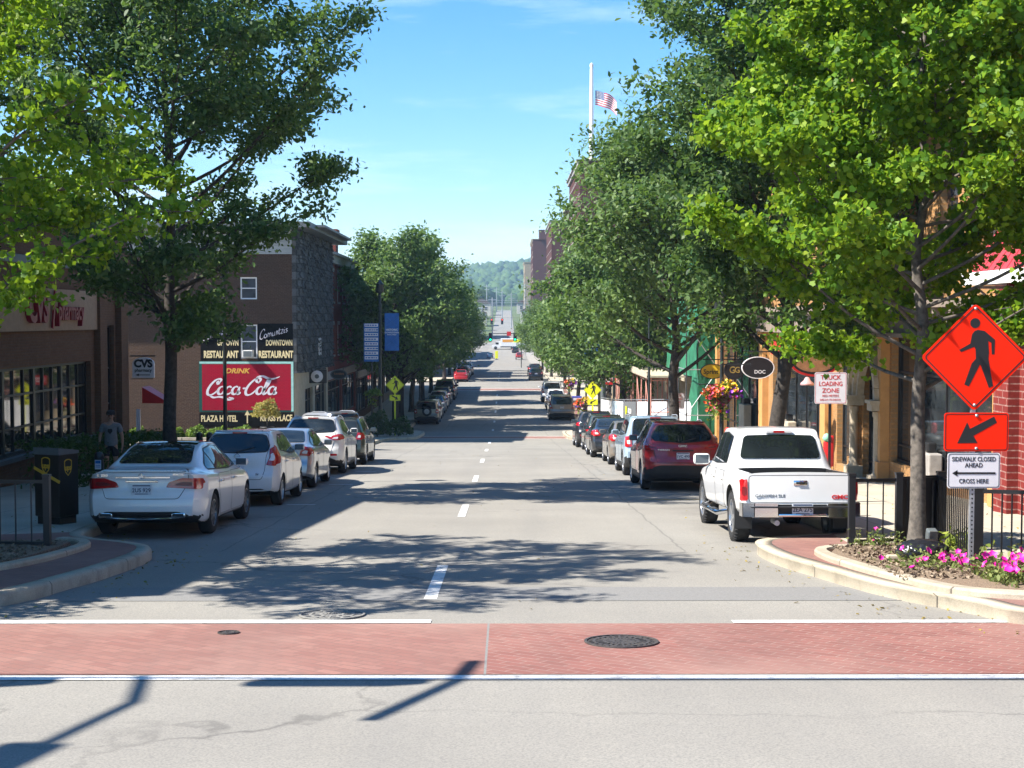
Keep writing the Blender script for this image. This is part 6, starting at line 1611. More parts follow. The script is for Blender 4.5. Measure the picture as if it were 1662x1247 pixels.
    mb = MB(); mb.holed((xr - .02, Y, zb - .6), (0, 1, 0), (0, 0, 1), (1, 0, 0), 14, zlo - zb + .6, [(4.2, .9, 7.2, zlo - zb - .4), (8.2, 1.4, 13.2, zlo - zb - .4)], .3); mb.build('street_wall', T['concrete_wall'], root)
    for a, b, lo in ((4.2, 7.2, .9), (8.2, 13.2, 1.4)):
        o = add_window(root, (xr - .2, Y + (a + b) / 2, zb - .6 + (lo + zlo - zb - .4) / 2), PI / 2, b - a, zlo - zb - .4 - lo, (.75,), 3, T['black_metal'], T['shop_glass']); o.name = 'shop_window'
    mb = MB(); mb.box((xr - .1 - 12, 86, .6), (24.0, .1, 12.3)); mb.build('back_wall', TB['brown'][1], root)
    p = at(513, 562, 79); mb = MB(); mb.box((xr + .42, 79, p.z), (.06, .9, 1.0)); s = mb.build('wall_sign', T['sign_white']); tag(s, 'small white upright sign on the grey shingled front', 'sign')
    for i in range(4): text(('HOTEL', 'REST', 'ROOM', 'BAR')[i] if False else '', .2, Matrix.Identity(4), T['black'], s) if False else None
    mb = MB(); [mb.box((xr + .456, 79, p.z + .3 - .2 * i), (.008, .6, .09)) for i in range(4)]; mb.build('print', T['black'], s)
    # round clock and oval sign
    c = at(515, 611, 78); root2 = thing('round_sign', 'round white sign in a dark square box on the grey shingled front', 'sign', (c.x, c.y, c.z))
    mb = MB(); mb.box((0, 0, 0), (1.05, .3, .75), bev=.03); mb.build('housing', T['black_metal'], root2)
    mb = MB(); mb.lathe([(.001, -.165), (.30, -.165), (.33, -.15), (.33, -.1)], (0, 0, 0), 28, 0, 'Y'); mb.lathe([(.001, -.172), (.12, -.168)], (0, 0, 0), 16, 1, 'Y'); mb.build('dial', [T['sign_white'], T['grey_pole']], root2)
    mb = MB(); mb.bar((-1.0, 0, .42), (.5, 0, .42), .05); mb.build('bracket', T['black_metal'], root2)
    c = at(550, 608, 84); oval_sign('dark oval sign with brown lettering hung beside the grey shingled hotel', tuple(c), .50, .30, T['black'], T['grey_pole'], lines=[('TAVERN', .16, 0, .03, M_plain('brown lettering', (.35, .15, .06), .6), 1.0)], wall_x=-10.9)
    # ---------------- left row beyond
    block('brick_building', 'red brick building with stepped roof just beyond the grey shingled hotel', -11.0, 86.3, 104, 6.3, 16, *TB['red'], T['greystone'], (4.6, 8.0), chimney=[(-12.0, 96, 1.3, 2.0), (-13.4, 88, 1.4, 1.0)])
    block('brick_building', 'low brown brick building behind the third tree of the far left row', -11.0, 104.3, 128, 1.4, 16, *TB['brown'], T['greystone'], (4.6,))
    block('brick_building', 'beige brick building behind the fifth tree of the far left row', -11.0, 128.3, 156, 3.4, 16, *TB['beige'], T['stone'], (4.6,))
    block('brick_building', 'tall brown brick building on the left casting a square shadow on the street', -11.0, 178, 216, 7.2, 16, *TB['brown'], T['greystone'], (4.6, 8.0))
    block('brick_building', 'red brick building on the left before the traffic lights', -11.0, 216.3, 242, 2.6, 16, *TB['red'], T['greystone'], (4.6,))
    block('brick_building', 'long low brown building on the left past the traffic lights', -11.0, 262, 340, 1.2, 16, *TB['brown'], T['greystone'], (4.6,))
    block('brick_building', 'red brick building at the far left bend of the street', -12.0, 350, 400, 1.0, 16, *TB['red'], T['greystone'], (4.6,))
    wm = M_plain('white render', (.68, .68, .68), .8, var=.06); block('white_building', 'white building far down on the left where the road starts to climb', -7.6, 452, 470, 6.2, 14, wm, wm, T['offwhite'], (3.5, 6.2), shop=False)
    # ---------------- right side
    # near red brick building with awning
    X = 9.0; y0, y1 = 9.0, 25.5; zb = -2.2; zt = 6.4
    root = thing('brick_building', 'red brick building with a red metal awning at the right edge', 'building', (0, 0, 0))
    hs = [(2.0, 1.6, 5.0, 4.4), (6.2, 1.6, 9.2, 4.4), (10.4, 1.6, 14.6, 4.4), (2.5, 5.8, 4.0, 7.6), (6.5, 5.8, 8.0, 7.6), (10.5, 5.8, 12.0, 7.6)]
    mb = MB(); mb.holed((X, y0, zb), (0, 1, 0), (0, 0, 1), (-1, 0, 0), y1 - y0, zt - zb, hs, .25); mb.build('front_wall', TB['near'][0], root)
    mb = MB(); mb.quad((X, y1, zb), (X + 15, y1, zb), (X + 15, y1, zt), (X, y1, zt)); mb.quad((X + 15, y0, zb), (X, y0, zb), (X, y0, zt), (X + 15, y0, zt)); mb.build('side_wall', TB['near'][1], root)
    mb = MB(); mb.box((X + 7.5, (y0 + y1) / 2, zt - .2), (14.6, y1 - y0 - .3, .1)); mb.build('roof', T['greystone'], root)
    for a, b, c, d in hs: add_window(root, (X + .15, y0 + (a + c) / 2, zb + (b + d) / 2), -PI / 2, c - a, d - b, (.7,) if b < 3 else (.5,), 2 if b < 3 else 1, T['black_metal'], T['shop_glass'])
    mb = MB(); mb.box((X - .1, 25.1, .5), (.2, .75, 5.2)); mb.build('pier', TB['near'][0], root)
    aw = thing('metal_awning', 'red ribbed metal awning with white edge over the near red brick front', 'awning', (0, 0, 0))
    mb = MB(); am = M_plain('red awning metal', (.42, .04, .055), .6, var=.1); ya, yb = 13.0, 24.9
    mb.add([(8.1, ya, 2.95), (8.1, yb, 2.95), (X - .01, yb, 4.25), (X - .01, ya, 4.25), (8.1, ya, 2.9), (8.1, yb, 2.9), (X - .01, yb, 4.2), (X - .01, ya, 4.2)], [(0, 3, 2, 1), (4, 5, 6, 7), (1, 2, 6, 5), (0, 4, 7, 3)])
    for y in np.arange(ya + .1, yb, .3): mb.bar((8.1, y, 2.955), (X - .01, y, 4.255), .03, .02)
    mb.build('awning_roof', am, aw)
    mb = MB(); mb.box((8.06, (ya + yb) / 2, 2.86), (.09, yb - ya + .1, .22)); mb.box((8.5, yb + .01, 2.86), (.82, .06, .2)); mb.build('fascia', T['white'], aw)
    mb = MB()
    for y in (14, 17.5, 21, 24.6): mb.bar((8.15, y, 2.72), (X - .2, y, 2.72), .05); mb.bar((8.2, y, 2.7), (X - .1, y, 2.1), .035)
    mb.build('bracket', T['galv'], aw)
    mb = MB(); mb.prism(ellipse(.26, .42, 28), Matrix.Translation((X - .22, 25.0, 1.7)) @ Matrix.Rotation(-PI / 2, 4, 'Z') @ Matrix.Rotation(PI / 2, 4, 'X'), .05)
    s = mb.build('oval_plaque', M_plain('olive sign paint', (.36, .33, .08), .5, var=.15)); tag(s, 'olive oval plaque on the near red brick pier', 'sign')
    # orange brick building
    X = 9.35; y0, y1 = 25.7, 62.0; zb = -4.2; zt = 10.8
    root = thing('brick_building', 'tall orange brick building with black shop fronts and a stone arched doorway', 'building', (0, 0, 0))
    shops = [(26.8, 34.2), (37.6, 39.8), (41.6, 49.4), (51.8, 60.6)]; door = (34.9, 36.9)
    holes = [(a - y0, prof(a) + .25 - zb, b - y0, 1.75 - zb) for a, b in shops] + [(door[0] - y0, prof(36) + .17 - zb, door[1] - y0, 1.2 - zb)]
    ups = []
    for fl, h in ((3.3, 2.9), (7.2, 2.5)):
        y = 27.0
        while y < 61: ups.append((y, fl, y + 1.15, fl + h)); y += 2.35
    mb = MB(); mb.holed((X, y0, zb), (0, 1, 0), (0, 0, 1), (-1, 0, 0), y1 - y0, zt - zb, holes + [(a - y0, b - zb, c - y0, d - zb) for a, b, c, d in ups], .3); mb.build('front_wall', TB['orange'][0], root)
    mb = MB(); mb.quad((X, y1, zb), (X, y1, zt), (X + 18, y1, zt), (X + 18, y1, zb)); mb.quad((X + 18, y0, zb), (X, y0, zb), (X, y0, zt), (X + 18, y0, zt)); mb.build('side_wall', TB['orange'][1], root)
    mb = MB(); mb.box((X + 9, (y0 + y1) / 2, zt - .2), (17.6, y1 - y0 - .3, .1)); mb.build('roof', T['greystone'], root)
    brownw = M_plain('brown window frame', (.10, .055, .03), .5); 
    for a, b, c, d in ups: add_window(root, (X + .18, (a + c) / 2, (b + d) / 2), -PI / 2, c - a, d - b, (.5,), 1, brownw, T['pane'], T['stone'])
    for a, b in shops:
        lo = prof(a) + .25; o = add_window(root, (X + .2, (a + b) / 2, (lo + 1.75) / 2), -PI / 2, b - a, 1.75 - lo, (.14, .72), max(1, int((b - a) / 1.5)), T['black_metal'], T['shop_glass']); o.name = 'shop_window'
    fas = M_plain('brown stone cornice', (.21, .165, .13), .8, var=.2, scale=4)
    mb = MB(); yc = (y0 + y1) / 2; Lc = y1 - y0
    mb.box((X - .14, yc, 2.12), (.28, Lc, .62)); mb.box((X - .26, yc, 2.5), (.52, Lc + .1, .16)); mb.box((X - .20, yc, 1.80), (.40, Lc + .04, .10))
    for y in np.arange(y0 + .4, y1, .55): mb.box((X - .33, y, 2.36), (.30, .14, .14))
    mb.box((X - .2, yc, zt + .05), (.5, Lc + .2, .3)); mb.build('cornice', fas, root)
    pil = M_plain('orange painted timber', (.52, .275, .095), .55, var=.12, scale=3)
    for y, m, w in ((40.7, pil, .65), (50.6, pil, .75), (61.3, pil, .5), (37.25, TB['orange'][0], .3), (34.55, pil, .3), (26.25, pil, .45)):
        lo = prof(y) + .1; mb = MB(); mb.box((X - .11, y, (lo + 1.74) / 2), (.22, w, 1.74 - lo)); mb.box((X - .14, y, lo + .3), (.28, w + .08, .5)); mb.box((X - .14, y, 1.66), (.28, w + .08, .16)); mb.build('pilaster', m, root)
    # arched stone doorway
    mb = MB(); yc = sum(door) / 2; hw = (door[1] - door[0]) / 2; lo = prof(36) + .15; za = .2
    for k, (r, pr) in enumerate(((hw + .32, .34), (hw + .16, .26), (hw + .02, .18))):
        pts = [(X - pr / 2, yc + r * math.cos(R_(t)), za + r * math.sin(R_(t))) for t in range(0, 181, 12)]
        for a, b in zip(pts, pts[1:]): mb.bar(a, b, .15, pr, 0, up=(1, 0, 0))
    for sy in (-1, 1):
        y = yc + sy * (hw + .2)
        mb.lathe([(.15, lo), (.15, lo + .25), (.11, lo + .3), (.105, za - .45), (.13, za - .4), (.13, za - .3)], (X - .2, y, 0), 12); mb.box((X - .2, y, za - .17), (.42, .46, .2)); mb.box((X - .22, y, za - .05), (.48, .54, .08)); mb.box((X - .2, y, lo + .08), (.4, .42, .3))
    mb.build('stone_arch', T['stone'], root)
    o = add_window(root, (X + .2, yc, (lo + 1.2) / 2 + .05), -PI / 2, door[1] - door[0], 1.2 - lo, (.1, .72), 2, T['black_metal'], T['shop_glass']); o.name = 'door'
    mb = MB(); mb.box((X - .05, 45.5, 1.34), (.1, 7.6, .75)); s = mb.build('shop_fascia', M_plain('red shop fascia', (.6, .03, .03), .5)); tag(s, 'red fascia board over the shop front behind the wooden oval sign', 'sign')
    pass
    # things in the shop windows
    for (y, z, w, h, m, lb) in ((46.5, -1.4, 1.1, .5, T['stone'], 'pale display box low in the shop window behind the dark tree trunk'), (55.0, -1.6, 1.2, 1.0, T['concrete_wall'], 'beige display case in the shop window behind the flower basket'), (31, -1.0, .9, .5, T['greystone'], 'grey display plinth in the dark shop front behind the ginkgo')):
        mb = MB(); mb.box((X - .02, y, z), (.3, w, h), bev=.03); mb.box((X - .02, y, z + h / 2 + .12), (.2, w * .4, .2), 1, bev=.03); tag(mb.build('display_case', [m, T['black']]), lb, 'display')
    # oval projecting signs and dome lamps
    yel = M_plain('yellow sign face', (.85, .52, .02), .45, var=.05)
    oval_sign('yellow oval phone shop sign with black lettering hung behind the flower basket', tuple(at(1156, 603, 55)), .47, .30, yel, T['black'], lines=[('Sprint', .25, -.06, -.02, T['black'], .95)], wall_x=9.35, rimw=.03)
    c = at(1191, 601, 51); oval_sign('small black oval sign with a gold emblem next to the yellow oval sign', tuple(c), .36, .34, T['black'], T['black_metal'], lines=[('G', .34, -.06, 0, M_plain('dull gold', (.28, .2, .05), .5), .9), ('G', .3, .12, 0, M_plain('dull gold', (.28, .2, .05), .5), .9)], wall_x=9.35)
    c = at(1230, 597, 46); oval_sign('large black oval sign with white rim and white letters, partly behind leaves', tuple(c), .53, .36, T['black'], T['white'], lines=[('DOC', .16, .06, -.14, T['white'], 1.0)], wall_x=9.35, rimw=.026)
    wood = M_plain('brown sign timber', (.36, .17, .08), .55, var=.25, scale=8)
    c = at(1322, 586, 38); oval_sign('wide wooden oval sign with red and black rim beside the loading zone sign', tuple(c), .62, .36, wood, T['black'], wall_x=9.35, rimw=.06)
    s = bpy.data.objects.get('shop_sign.004')
    if s:
        mb = MB(); ring_poly(mb, ellipse(.68, .42, 40), ellipse(.62, .36, 40), face_cam((0, 0, 0)) @ Matrix.Translation((0, 0, -.05)), .1); mb.build('outer_rim', T['red'], s)
    pinkl = M_plain('pale pink enamel', (.55, .32, .32), .4, var=.08)
    for px_, py_, Yd, lb in ((1274, 611, 44, 'pale pink dome lamp left of the wooden oval sign'), (1310, 621, 41, 'pale pink dome lamp under the wooden oval sign')):
        c = at(px_, py_, Yd); root3 = thing('wall_lamp', lb, 'lamp', tuple(c), group='dome lamps over the shop front')
        mb = MB(); mb.lathe([(.02, .16), (.06, .14), (.10, .06), (.19, -.02), (.20, -.08), (.18, -.08)], (0, 0, 0), 18); mb.build('lamp_shade', pinkl, root3)
        mb = MB(); mb.tube([(0, 0, .14), (0, 0, .3), (.15, 0, .42), (9.35 - c.x + .05, 0, .42)], .015, 6); mb.build('arm', T['black_metal'], root3)
    # scaffolded building in green netting
    net = N('green scaffold netting'); p = net.pos(); nz = net.noise(p, 1.5, 5)
    net.l(net.ramp(nz, [(.3, (.008, .09, .045)), (.7, (.02, .19, .095))]), net.b.inputs['Base Color']); net.b.inputs['Roughness'].default_value = .8
    root = thing('scaffolded_building', 'building site wrapped in green netting behind pink scaffolding on the right', 'building', (0, 0, 0))
    X = 9.4; y0, y1 = 62.3, 81; zb = -5.2; zt = 6.2
    mb = MB()
    for y in np.linspace(y0 + .3, y1 - .3, 6):
        mb.box((X + .3, y, (zb + zt) / 2), (.45, .45, zt - zb)); mb.box((X + 7, y, (zb + zt) / 2), (.45, .45, zt - zb))
    for z in (-.9, 2.6, 6.0): mb.box((X + 7, (y0 + y1) / 2, z), (14, y1 - y0, .32))
    mb.build('concrete_frame', T['concrete_wall'], root)
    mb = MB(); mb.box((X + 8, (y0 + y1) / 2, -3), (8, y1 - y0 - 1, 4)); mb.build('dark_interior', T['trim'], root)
    mb = MB(); rs = np.random.RandomState(3)
    def sheet(o, u, v, nu, nv):
        b0 = []; nrm = Vector(u).cross(Vector(v)).normalized()
        vs = [Vector(o) + Vector(u) * (i / nu) + Vector(v) * (j / nv) + nrm * float(rs.uniform(-.09, .09)) for j in range(nv + 1) for i in range(nu + 1)]
        mb.add(vs, [(j * (nu + 1) + i, j * (nu + 1) + i + 1, (j + 1) * (nu + 1) + i + 1, (j + 1) * (nu + 1) + i) for j in range(nv) for i in range(nu)], 0, True)
    sheet((8.45, 62.0, -3.4), (1.9, 0, 0), (0, 0, 9.2), 5, 14); sheet((8.45, 74, -.4), (0, -12, 0), (0, 0, 6.2), 20, 10); sheet((8.45, 64.5, -3.4), (0, -2.5, 0), (0, 0, 3.0), 4, 6)
    mb.build('netting', net.mat, root)
    sc = thing('scaffolding', 'pink and steel tube scaffolding with a plank roof over the sidewalk', 'scaffolding', (0, 0, 0))
    pinkp = M_plain('pink scaffold tube', (.50, .22, .17), .6, var=.2); mb = MB(); mb2 = MB()
    for y in np.arange(67, 90, 2.3):
        for x in (6.9, 8.2): mb.tube([(x, y, prof(y) + .15), (x, y, -.55)], .035, 6)
        mb.tube([(6.9, y, -.7), (8.2, y, -.7)], .03, 6); mb.tube([(6.9, y, -2.2), (8.2, y, -2.2)], .03, 6)
    for y in np.arange(67, 87, 4.6): mb.tube([(6.9, y, prof(y) + .6), (6.9, y + 2.3, -.9)], .022, 5); mb.tube([(6.9, y, -.9), (6.9, y + 2.3, prof(y) + .6)], .022, 5)
    mb.tube([(6.9, 67, -.7), (6.9, 88, -.7)], .03, 6); mb.build('scaffold_tubes', pinkp, sc)
    for z in (-2, 0, 2, 4):
        for y in (61.7, 64.5): mb2.tube([(7.9, y, prof(y)), (7.9, y, 5.2)], .028, 6)
        mb2.tube([(7.9, 61.7, z), (9.3, 61.7, z)], .025, 6); mb2.tube([(7.9, 61.7, z), (7.9, 64.5, z)], .025, 6)
    mb2.tube([(7.9, 61.7, -2), (9.3, 61.7, 0)], .02, 5); mb2.tube([(7.9, 61.7, 2), (9.3, 61.7, 0)], .02, 5); mb2.build('steel_tubes', T['galv'], sc)
    mb = MB(); mb.box((7.6, 78, -.5), (1.9, 23, .09)); mb.box((6.68, 78, -.42), (.05, 23, .32)); mb.build('plank_roof', T['stone'], sc)
    # site fence with printed banners
    fr = thing('site_fence', 'temporary chain link site fence with white and grey banners on the right sidewalk', 'fence', (0, 0, 0))
    FP = [(9.2, 65.2), (7.8, 67.4), (6.5, 69.6), (6.15, 73), (6.1, 76.5), (6.05, 80), (6.0, 84), (6.0, 88)]
    bm_ = {'w': M_plain('white banner print', (.66, .66, .68), .6, var=.2, scale=1.5), 'g': M_plain('grey banner', (.13, .135, .14), .6, var=.1), 'b': M_plain('pale blue banner', (.45, .56, .66), .6, var=.3, scale=2)}
    for i, (a, b) in enumerate(zip(FP, FP[1:])):
        za, zc = prof(a[1]) + .15, prof(b[1]) + .15; m = 'wwgwbww'[i]
        mb = MB(); A, Bv = Vector((*a, za)), Vector((*b, zc)); d = (Bv - A)
        mb.tube([A, A + Vector((0, 0, 2.1))], .024, 6); mb.tube([A + Vector((0, 0, 2.08)), Bv + Vector((0, 0, 2.08))], .02, 6); mb.tube([A + Vector((0, 0, .12)), Bv + Vector((0, 0, .12))], .02, 6)
        for t in np.linspace(.05, .95, 16): mb.bar(A + d * t + Vector((0, 0, .1)), A + d * t + Vector((0, 0, 2.06)), .008)
        mb.build('fence_panel', T['galv'], fr)
        n2 = Vector((-d.y, d.x, 0)).normalized(); n2 = n2 if n2.y < 0 or n2.x < -.5 else -n2
        mb = MB(); k = 6; vs = []
        for j in range(k + 1):
            q = A + d * (.03 + .94 * j / k) + n2 * (.05 + .02 * (j % 2)); vs += [q + Vector((0, 0, .35)), q + Vector((0, 0, 1.98))]
        mb.add(vs, [(2 * j, 2 * j + 2, 2 * j + 3, 2 * j + 1) for j in range(k)], 0, True); bn = mb.build('banner', bm_[m], fr)
        ang = math.atan2(d.y, d.x) + (PI if d.x < 0 else 0)
        if m == 'g':
            Mt = Matrix.Translation(A + d * .5 + n2 * .10 + Vector((0, 0, 1.5))) @ Matrix.Rotation(math.atan2(n2.y, n2.x) + PI / 2, 4, 'Z') @ Matrix.Rotation(PI / 2, 4, 'X')
            mb = MB(); mb.prism([(-.9, .2), (-.55, .2), (-.55, -.08), (-.72, -.28), (-.9, -.08)], Mt, .01); mb.build('emblem', T['sign_yellow'], bn)
            text('ARCN', .36, Mt @ Matrix.Translation((.2, 0, 0)), T['offwhite'], bn, bold=.03); text('(g)MAN', .36, Mt @ Matrix.Translation((.1, -.65, 0)), T['offwhite'], bn, bold=.02)
    block('brick_building', 'beige brick building past the scaffolding on the right', 9.1, 90, 126, 6.0, 16, *TB['beige'], T['stone'], (4.6, 8.0))
    block('brick_building', 'brown brick building behind the far right street trees', 9.1, 126.3, 156, 7.0, 16, *TB['brown'], T['greystone'], (4.6, 8.2))
    block('office_tower', 'tall dark brick tower on the right carrying the white flagpole', 9.0, 171.5, 200, 21.4, 18, *TB['dark'], T['greystone'], (4.6, 8.2, 11.8, 15.4, 19, 22.6))
    block('brick_building', 'lower brown building between the two dark brick towers', 9.0, 200.5, 242, 5.0, 18, *TB['brown'], T['greystone'], (4.6, 8.2))
    block('office_tower', 'second dark brick tower with a narrow rooftop box, right of the street', 9.0, 276, 310, 21.4, 18, *TB['dark'], T['greystone'], (4.6, 8.2, 11.8, 15.4, 19, 22.6), chimney=[(14, 280, 5, 2.6)])
    block('office_tower', 'farthest dark brick tower with pale corner columns, right of the street', 9.0, 462, 500, 28.5, 20, *TB['dark'], T['stone'], (6, 10, 14, 18, 22, 26), wspec=(1.8, 2.2), shop=False, chimney=[(14, 464, 6, 3)])
    block('office_tower', 'slim beige tower block at the end of the right row before the hill', 8.3, 610, 640, 27, 20, *TB['beige'], T['stone'], (4, 8, 12, 16), wspec=(1.8, 2.2), shop=False)
    block('brick_building', 'low building on the right past the signals', 9.0, 315, 390, -1.0, 16, *TB['beige'], T['greystone'], (4.6,))
    hm = M_plain('pale house siding', (.5, .48, .44), .8, var=.1); rfm = M_plain('dark shingle roof', (.10, .075, .065), .9, var=.2)
    for i, (x, Y_, w, d, h) in enumerate(((-11, 535, 8, 9, 5), (10.5, 545, 9, 10, 5.5), (-10.5, 640, 8, 9, 5.5), (9.5, 665, 8, 8, 5), (-18, 720, 12, 10, 6))):
        r = thing('house', ['small pale house left of the climbing road, nearest one', 'small pale house right of the climbing road, nearest one', 'second pale house left of the climbing road', 'second pale house right of the climbing road', 'wide pale house at the left end of the climbing road'][i], 'house', (x, Y_, prof(Y_) - .3))
        mb = MB(); mb.box((0, 0, h / 2), (w, d, h)); wl = mb.build('wall', hm, r)
        mb = MB(); mb.prism([(-w / 2 - .4, h), (w / 2 + .4, h), (0, h + 2.4)], Matrix.Translation((0, d / 2 + .3, 0)) @ Matrix.Rotation(PI / 2, 4, 'X'), d + .6); mb.build('roof', rfm, r)
        for dx in (-.25, .25): add_window(r, (w * dx, -d / 2 - .02, h * .6), 0, 1.3, 1.6)

# ------------------------------------------------------------------ street furniture, signs, person
PED_HEAD = (-.006, .628, .092)
PED = [(.046, .505), (.17, .483), (.363, .323), (.357, .052), (.308, .052), (.295, .268), (.237, .298), (.255, .083), (.246, -.025), (.338, -.532), (.262, -.563), (.111, -.163), (.092, -.132), (-.108, -.538), (-.191, -.50), (-.062, -.117), (.015, -.025), (.006, .145), (-.015, .191), (-.262, .095), (-.292, .138), (-.092, .252), (-.062, .422), (-.015, .483)]
def diamond(parent, c, half, face, ink, name='sign_panel', th=.006):
    M = Matrix.Translation(Vector(c)) @ Matrix.Rotation(PI / 2, 4, 'X')
    s = half * math.sqrt(2); P = rrect(s, s, s * .06); Rm = Matrix.Rotation(PI / 4, 4, 'Z')
    mb = MB(); mb.prism(P, M @ Rm @ Matrix.Translation((0, 0, -th / 2)), th); p = mb.build(name, face, parent)
    mb = MB(); ring_poly(mb, rrect(s * .945, s * .945, s * .05), rrect(s * .915, s * .915, s * .04), M @ Rm @ Matrix.Translation((0, 0, th / 2)), .0025); mb.build('border', ink, p)
    mb = MB(); hx, hy, hr = PED_HEAD
    mb.prism(ellipse(hr * half, hr * half, 20, hx * half, hy * half), M @ Matrix.Translation((0, 0, th / 2)), .0025); mb.prism([(x * half, y * half) for x, y in PED], M @ Matrix.Translation((0, 0, th / 2)), .0025); mb.build('walker_symbol', ink, p)
    return p
ARROW = [(-.59, -.35), (-.29, .30), (-.20, .10), (.54, .48), (.63, .29), (-.09, -.12), (.04, -.34)]
def plaque(parent, c, w, h, face, ink, arrow, name='plaque', th=.006, aw=None):
    M = Matrix.Translation(Vector(c)) @ Matrix.Rotation(PI / 2, 4, 'X')
    mb = MB(); mb.prism(rrect(w, h, .035 * w / .75), M @ Matrix.Translation((0, 0, -th / 2)), th); p = mb.build(name, face, parent)
    mb = MB(); ring_poly(mb, rrect(w * .965, h - w * .035, .03), rrect(w * .945, h - w * .055, .025), M @ Matrix.Translation((0, 0, th / 2)), .0025); mb.build('border', ink, p)
    if arrow is not None:
        k = w * .5 if aw is None else aw
        mb = MB(); mb.prism([(x * k, y * k) for x, y in arrow], M @ Matrix.Translation((0, 0, th / 2)), .0025); mb.build('arrow', ink, p)
    return p
def bolt(mb, c, r=.012): mb.lathe([(.001, -.012), (r, -.010), (r, 0)], c, 10, 0, 'Y')

def picket_fence(root, P, h=.93, gap=.115, post_idx=(), post_w=.085, first_h=1.0):
    T = MT
    for i, p in enumerate(P):
        if i in post_idx:
            z = prof(p[1]) + .15; mb = MB(); mb.box((p[0], p[1], z + (h + .06) / 2), (post_w, post_w, h + .06 * first_h)); mb.box((p[0], p[1], z + h + .075), (post_w + .015, post_w + .015, .03)); mb.build('post', T['black_metal'], root)
    for a, b in zip(P, P[1:]):
        A, B = Vector((*a, prof(a[1]) + .15)), Vector((*b, prof(b[1]) + .15)); d = B - A; L = d.length
        mb = MB()
        for z, w in ((h - .01, .045), (.10, .04)): mb.bar(A + Vector((0, 0, z)), B + Vector((0, 0, z)), .03, w)
        n = max(2, int(L / gap))
        for k in range(1, n): q = A + d * (k / n); mb.bar(q + Vector((0, 0, .11)), q + Vector((0, 0, h - .03)), .016)
        mb.build('fence_panel', T['black_metal'], root)

def lamp_post(label, x, y, h, mat, r=.07, group='lamp posts', head=True, arm=None, base=True):
    root = thing('lamp_post', label, 'lamp post', (x, y, prof(y) + .15), group=group)
    mb = MB(); mb.lathe([(r * 2.1, 0), (r * 2.1, .1), (r * 1.6, .16), (r * 1.5, .7), (r * 1.15, .8), (r, .9), (r * .7, h)] if base else [(r * 1.2, 0), (r, .3), (r * .85, h)], (0, 0, 0), 14); mb.build('pole', mat, root)
    if head:
        mb = MB(); mb.lathe([(.05, h), (.09, h + .05), (.22, h + .12), (.24, h + .2), (.20, h + .5), (.26, h + .56), (.10, h + .72), (.02, h + .85), (.001, h + .86)], (0, 0, 0), 14); mb.build('lantern', mat, root)
    if arm:
        for (z, dx) in arm: mb = MB(); mb.tube([(0, 0, z), (dx, 0, z)], .018, 6); mb.lathe([(.001, -.03), (.03, 0), (.001, .03)], (dx, 0, z), 8); mb.build('arm', mat, root)
    return root
def meter(label, x, y, mat, group='parking meters', double=False, labelled=False, h=1.12):
    root = thing('parking_meter', label, 'parking meter', (x, y, prof(y) + .15), group=group); T = MT
    mb = MB(); mb.lathe([(.09, 0), (.09, .03), (.045, .05), (.035, .08), (.035, h - .33)], (0, 0, 0), 12); mb.build('pole', T['black_metal'], root)
    for dx in ((-.12, .12) if double else (0,)):
        mb = MB(); z = h - .33
        mb.box((dx, 0, z + .11), (.15, .13, .22), bev=.03); mb.lathe([(.075, 0), (.085, .03), (.075, .09), (.045, .125), (.001, .135)], (dx, 0, z + .20), 14)
        if double: mb.bar((0, 0, z), (dx, 0, z + .02), .05)
        hd = mb.build('meter_head', mat, root, sharp=40)
        if labelled:
            mb = MB(); mb.box((dx, -.069, z + .12), (.105, .006, .16)); mb.build('instruction_label', T['sign_white'], hd)
            mb = MB(); mb.box((dx, -.073, z + .165), (.09, .004, .05)); [mb.box((dx, -.073, z + .11 - .03 * i), (.08, .004, .012)) for i in range(2)]; mb.build('print', T['blue'], hd)
    return root

def skin_body(name, V, E, R, mat, parent, sub=1, root=0):
    bm = bmesh.new(); lay = bm.verts.layers.skin.verify(); vs = [bm.verts.new(v) for v in V]
    for a, b in E: bm.edges.new((vs[a], vs[b]))
    for v, r in zip(vs, R): v[lay].radius = (r, r) if not hasattr(r, '__len__') else r
    vs[root][lay].use_root = True
    me = bpy.data.meshes.new(name); bm.to_mesh(me); bm.free()
    o = link(name, me); m = o.modifiers.new('s', 'SKIN'); m.use_smooth_shade = True; m.branch_smoothing = .6
    s = o.modifiers.new('u', 'SUBSURF'); s.levels = s.render_levels = sub
    dg = bpy.context.evaluated_depsgraph_get(); me2 = bpy.data.meshes.new_from_object(o.evaluated_get(dg)); bpy.data.objects.remove(o)
    me2.materials.clear(); me2.materials.append(mat)
    return link(name, me2, parent)

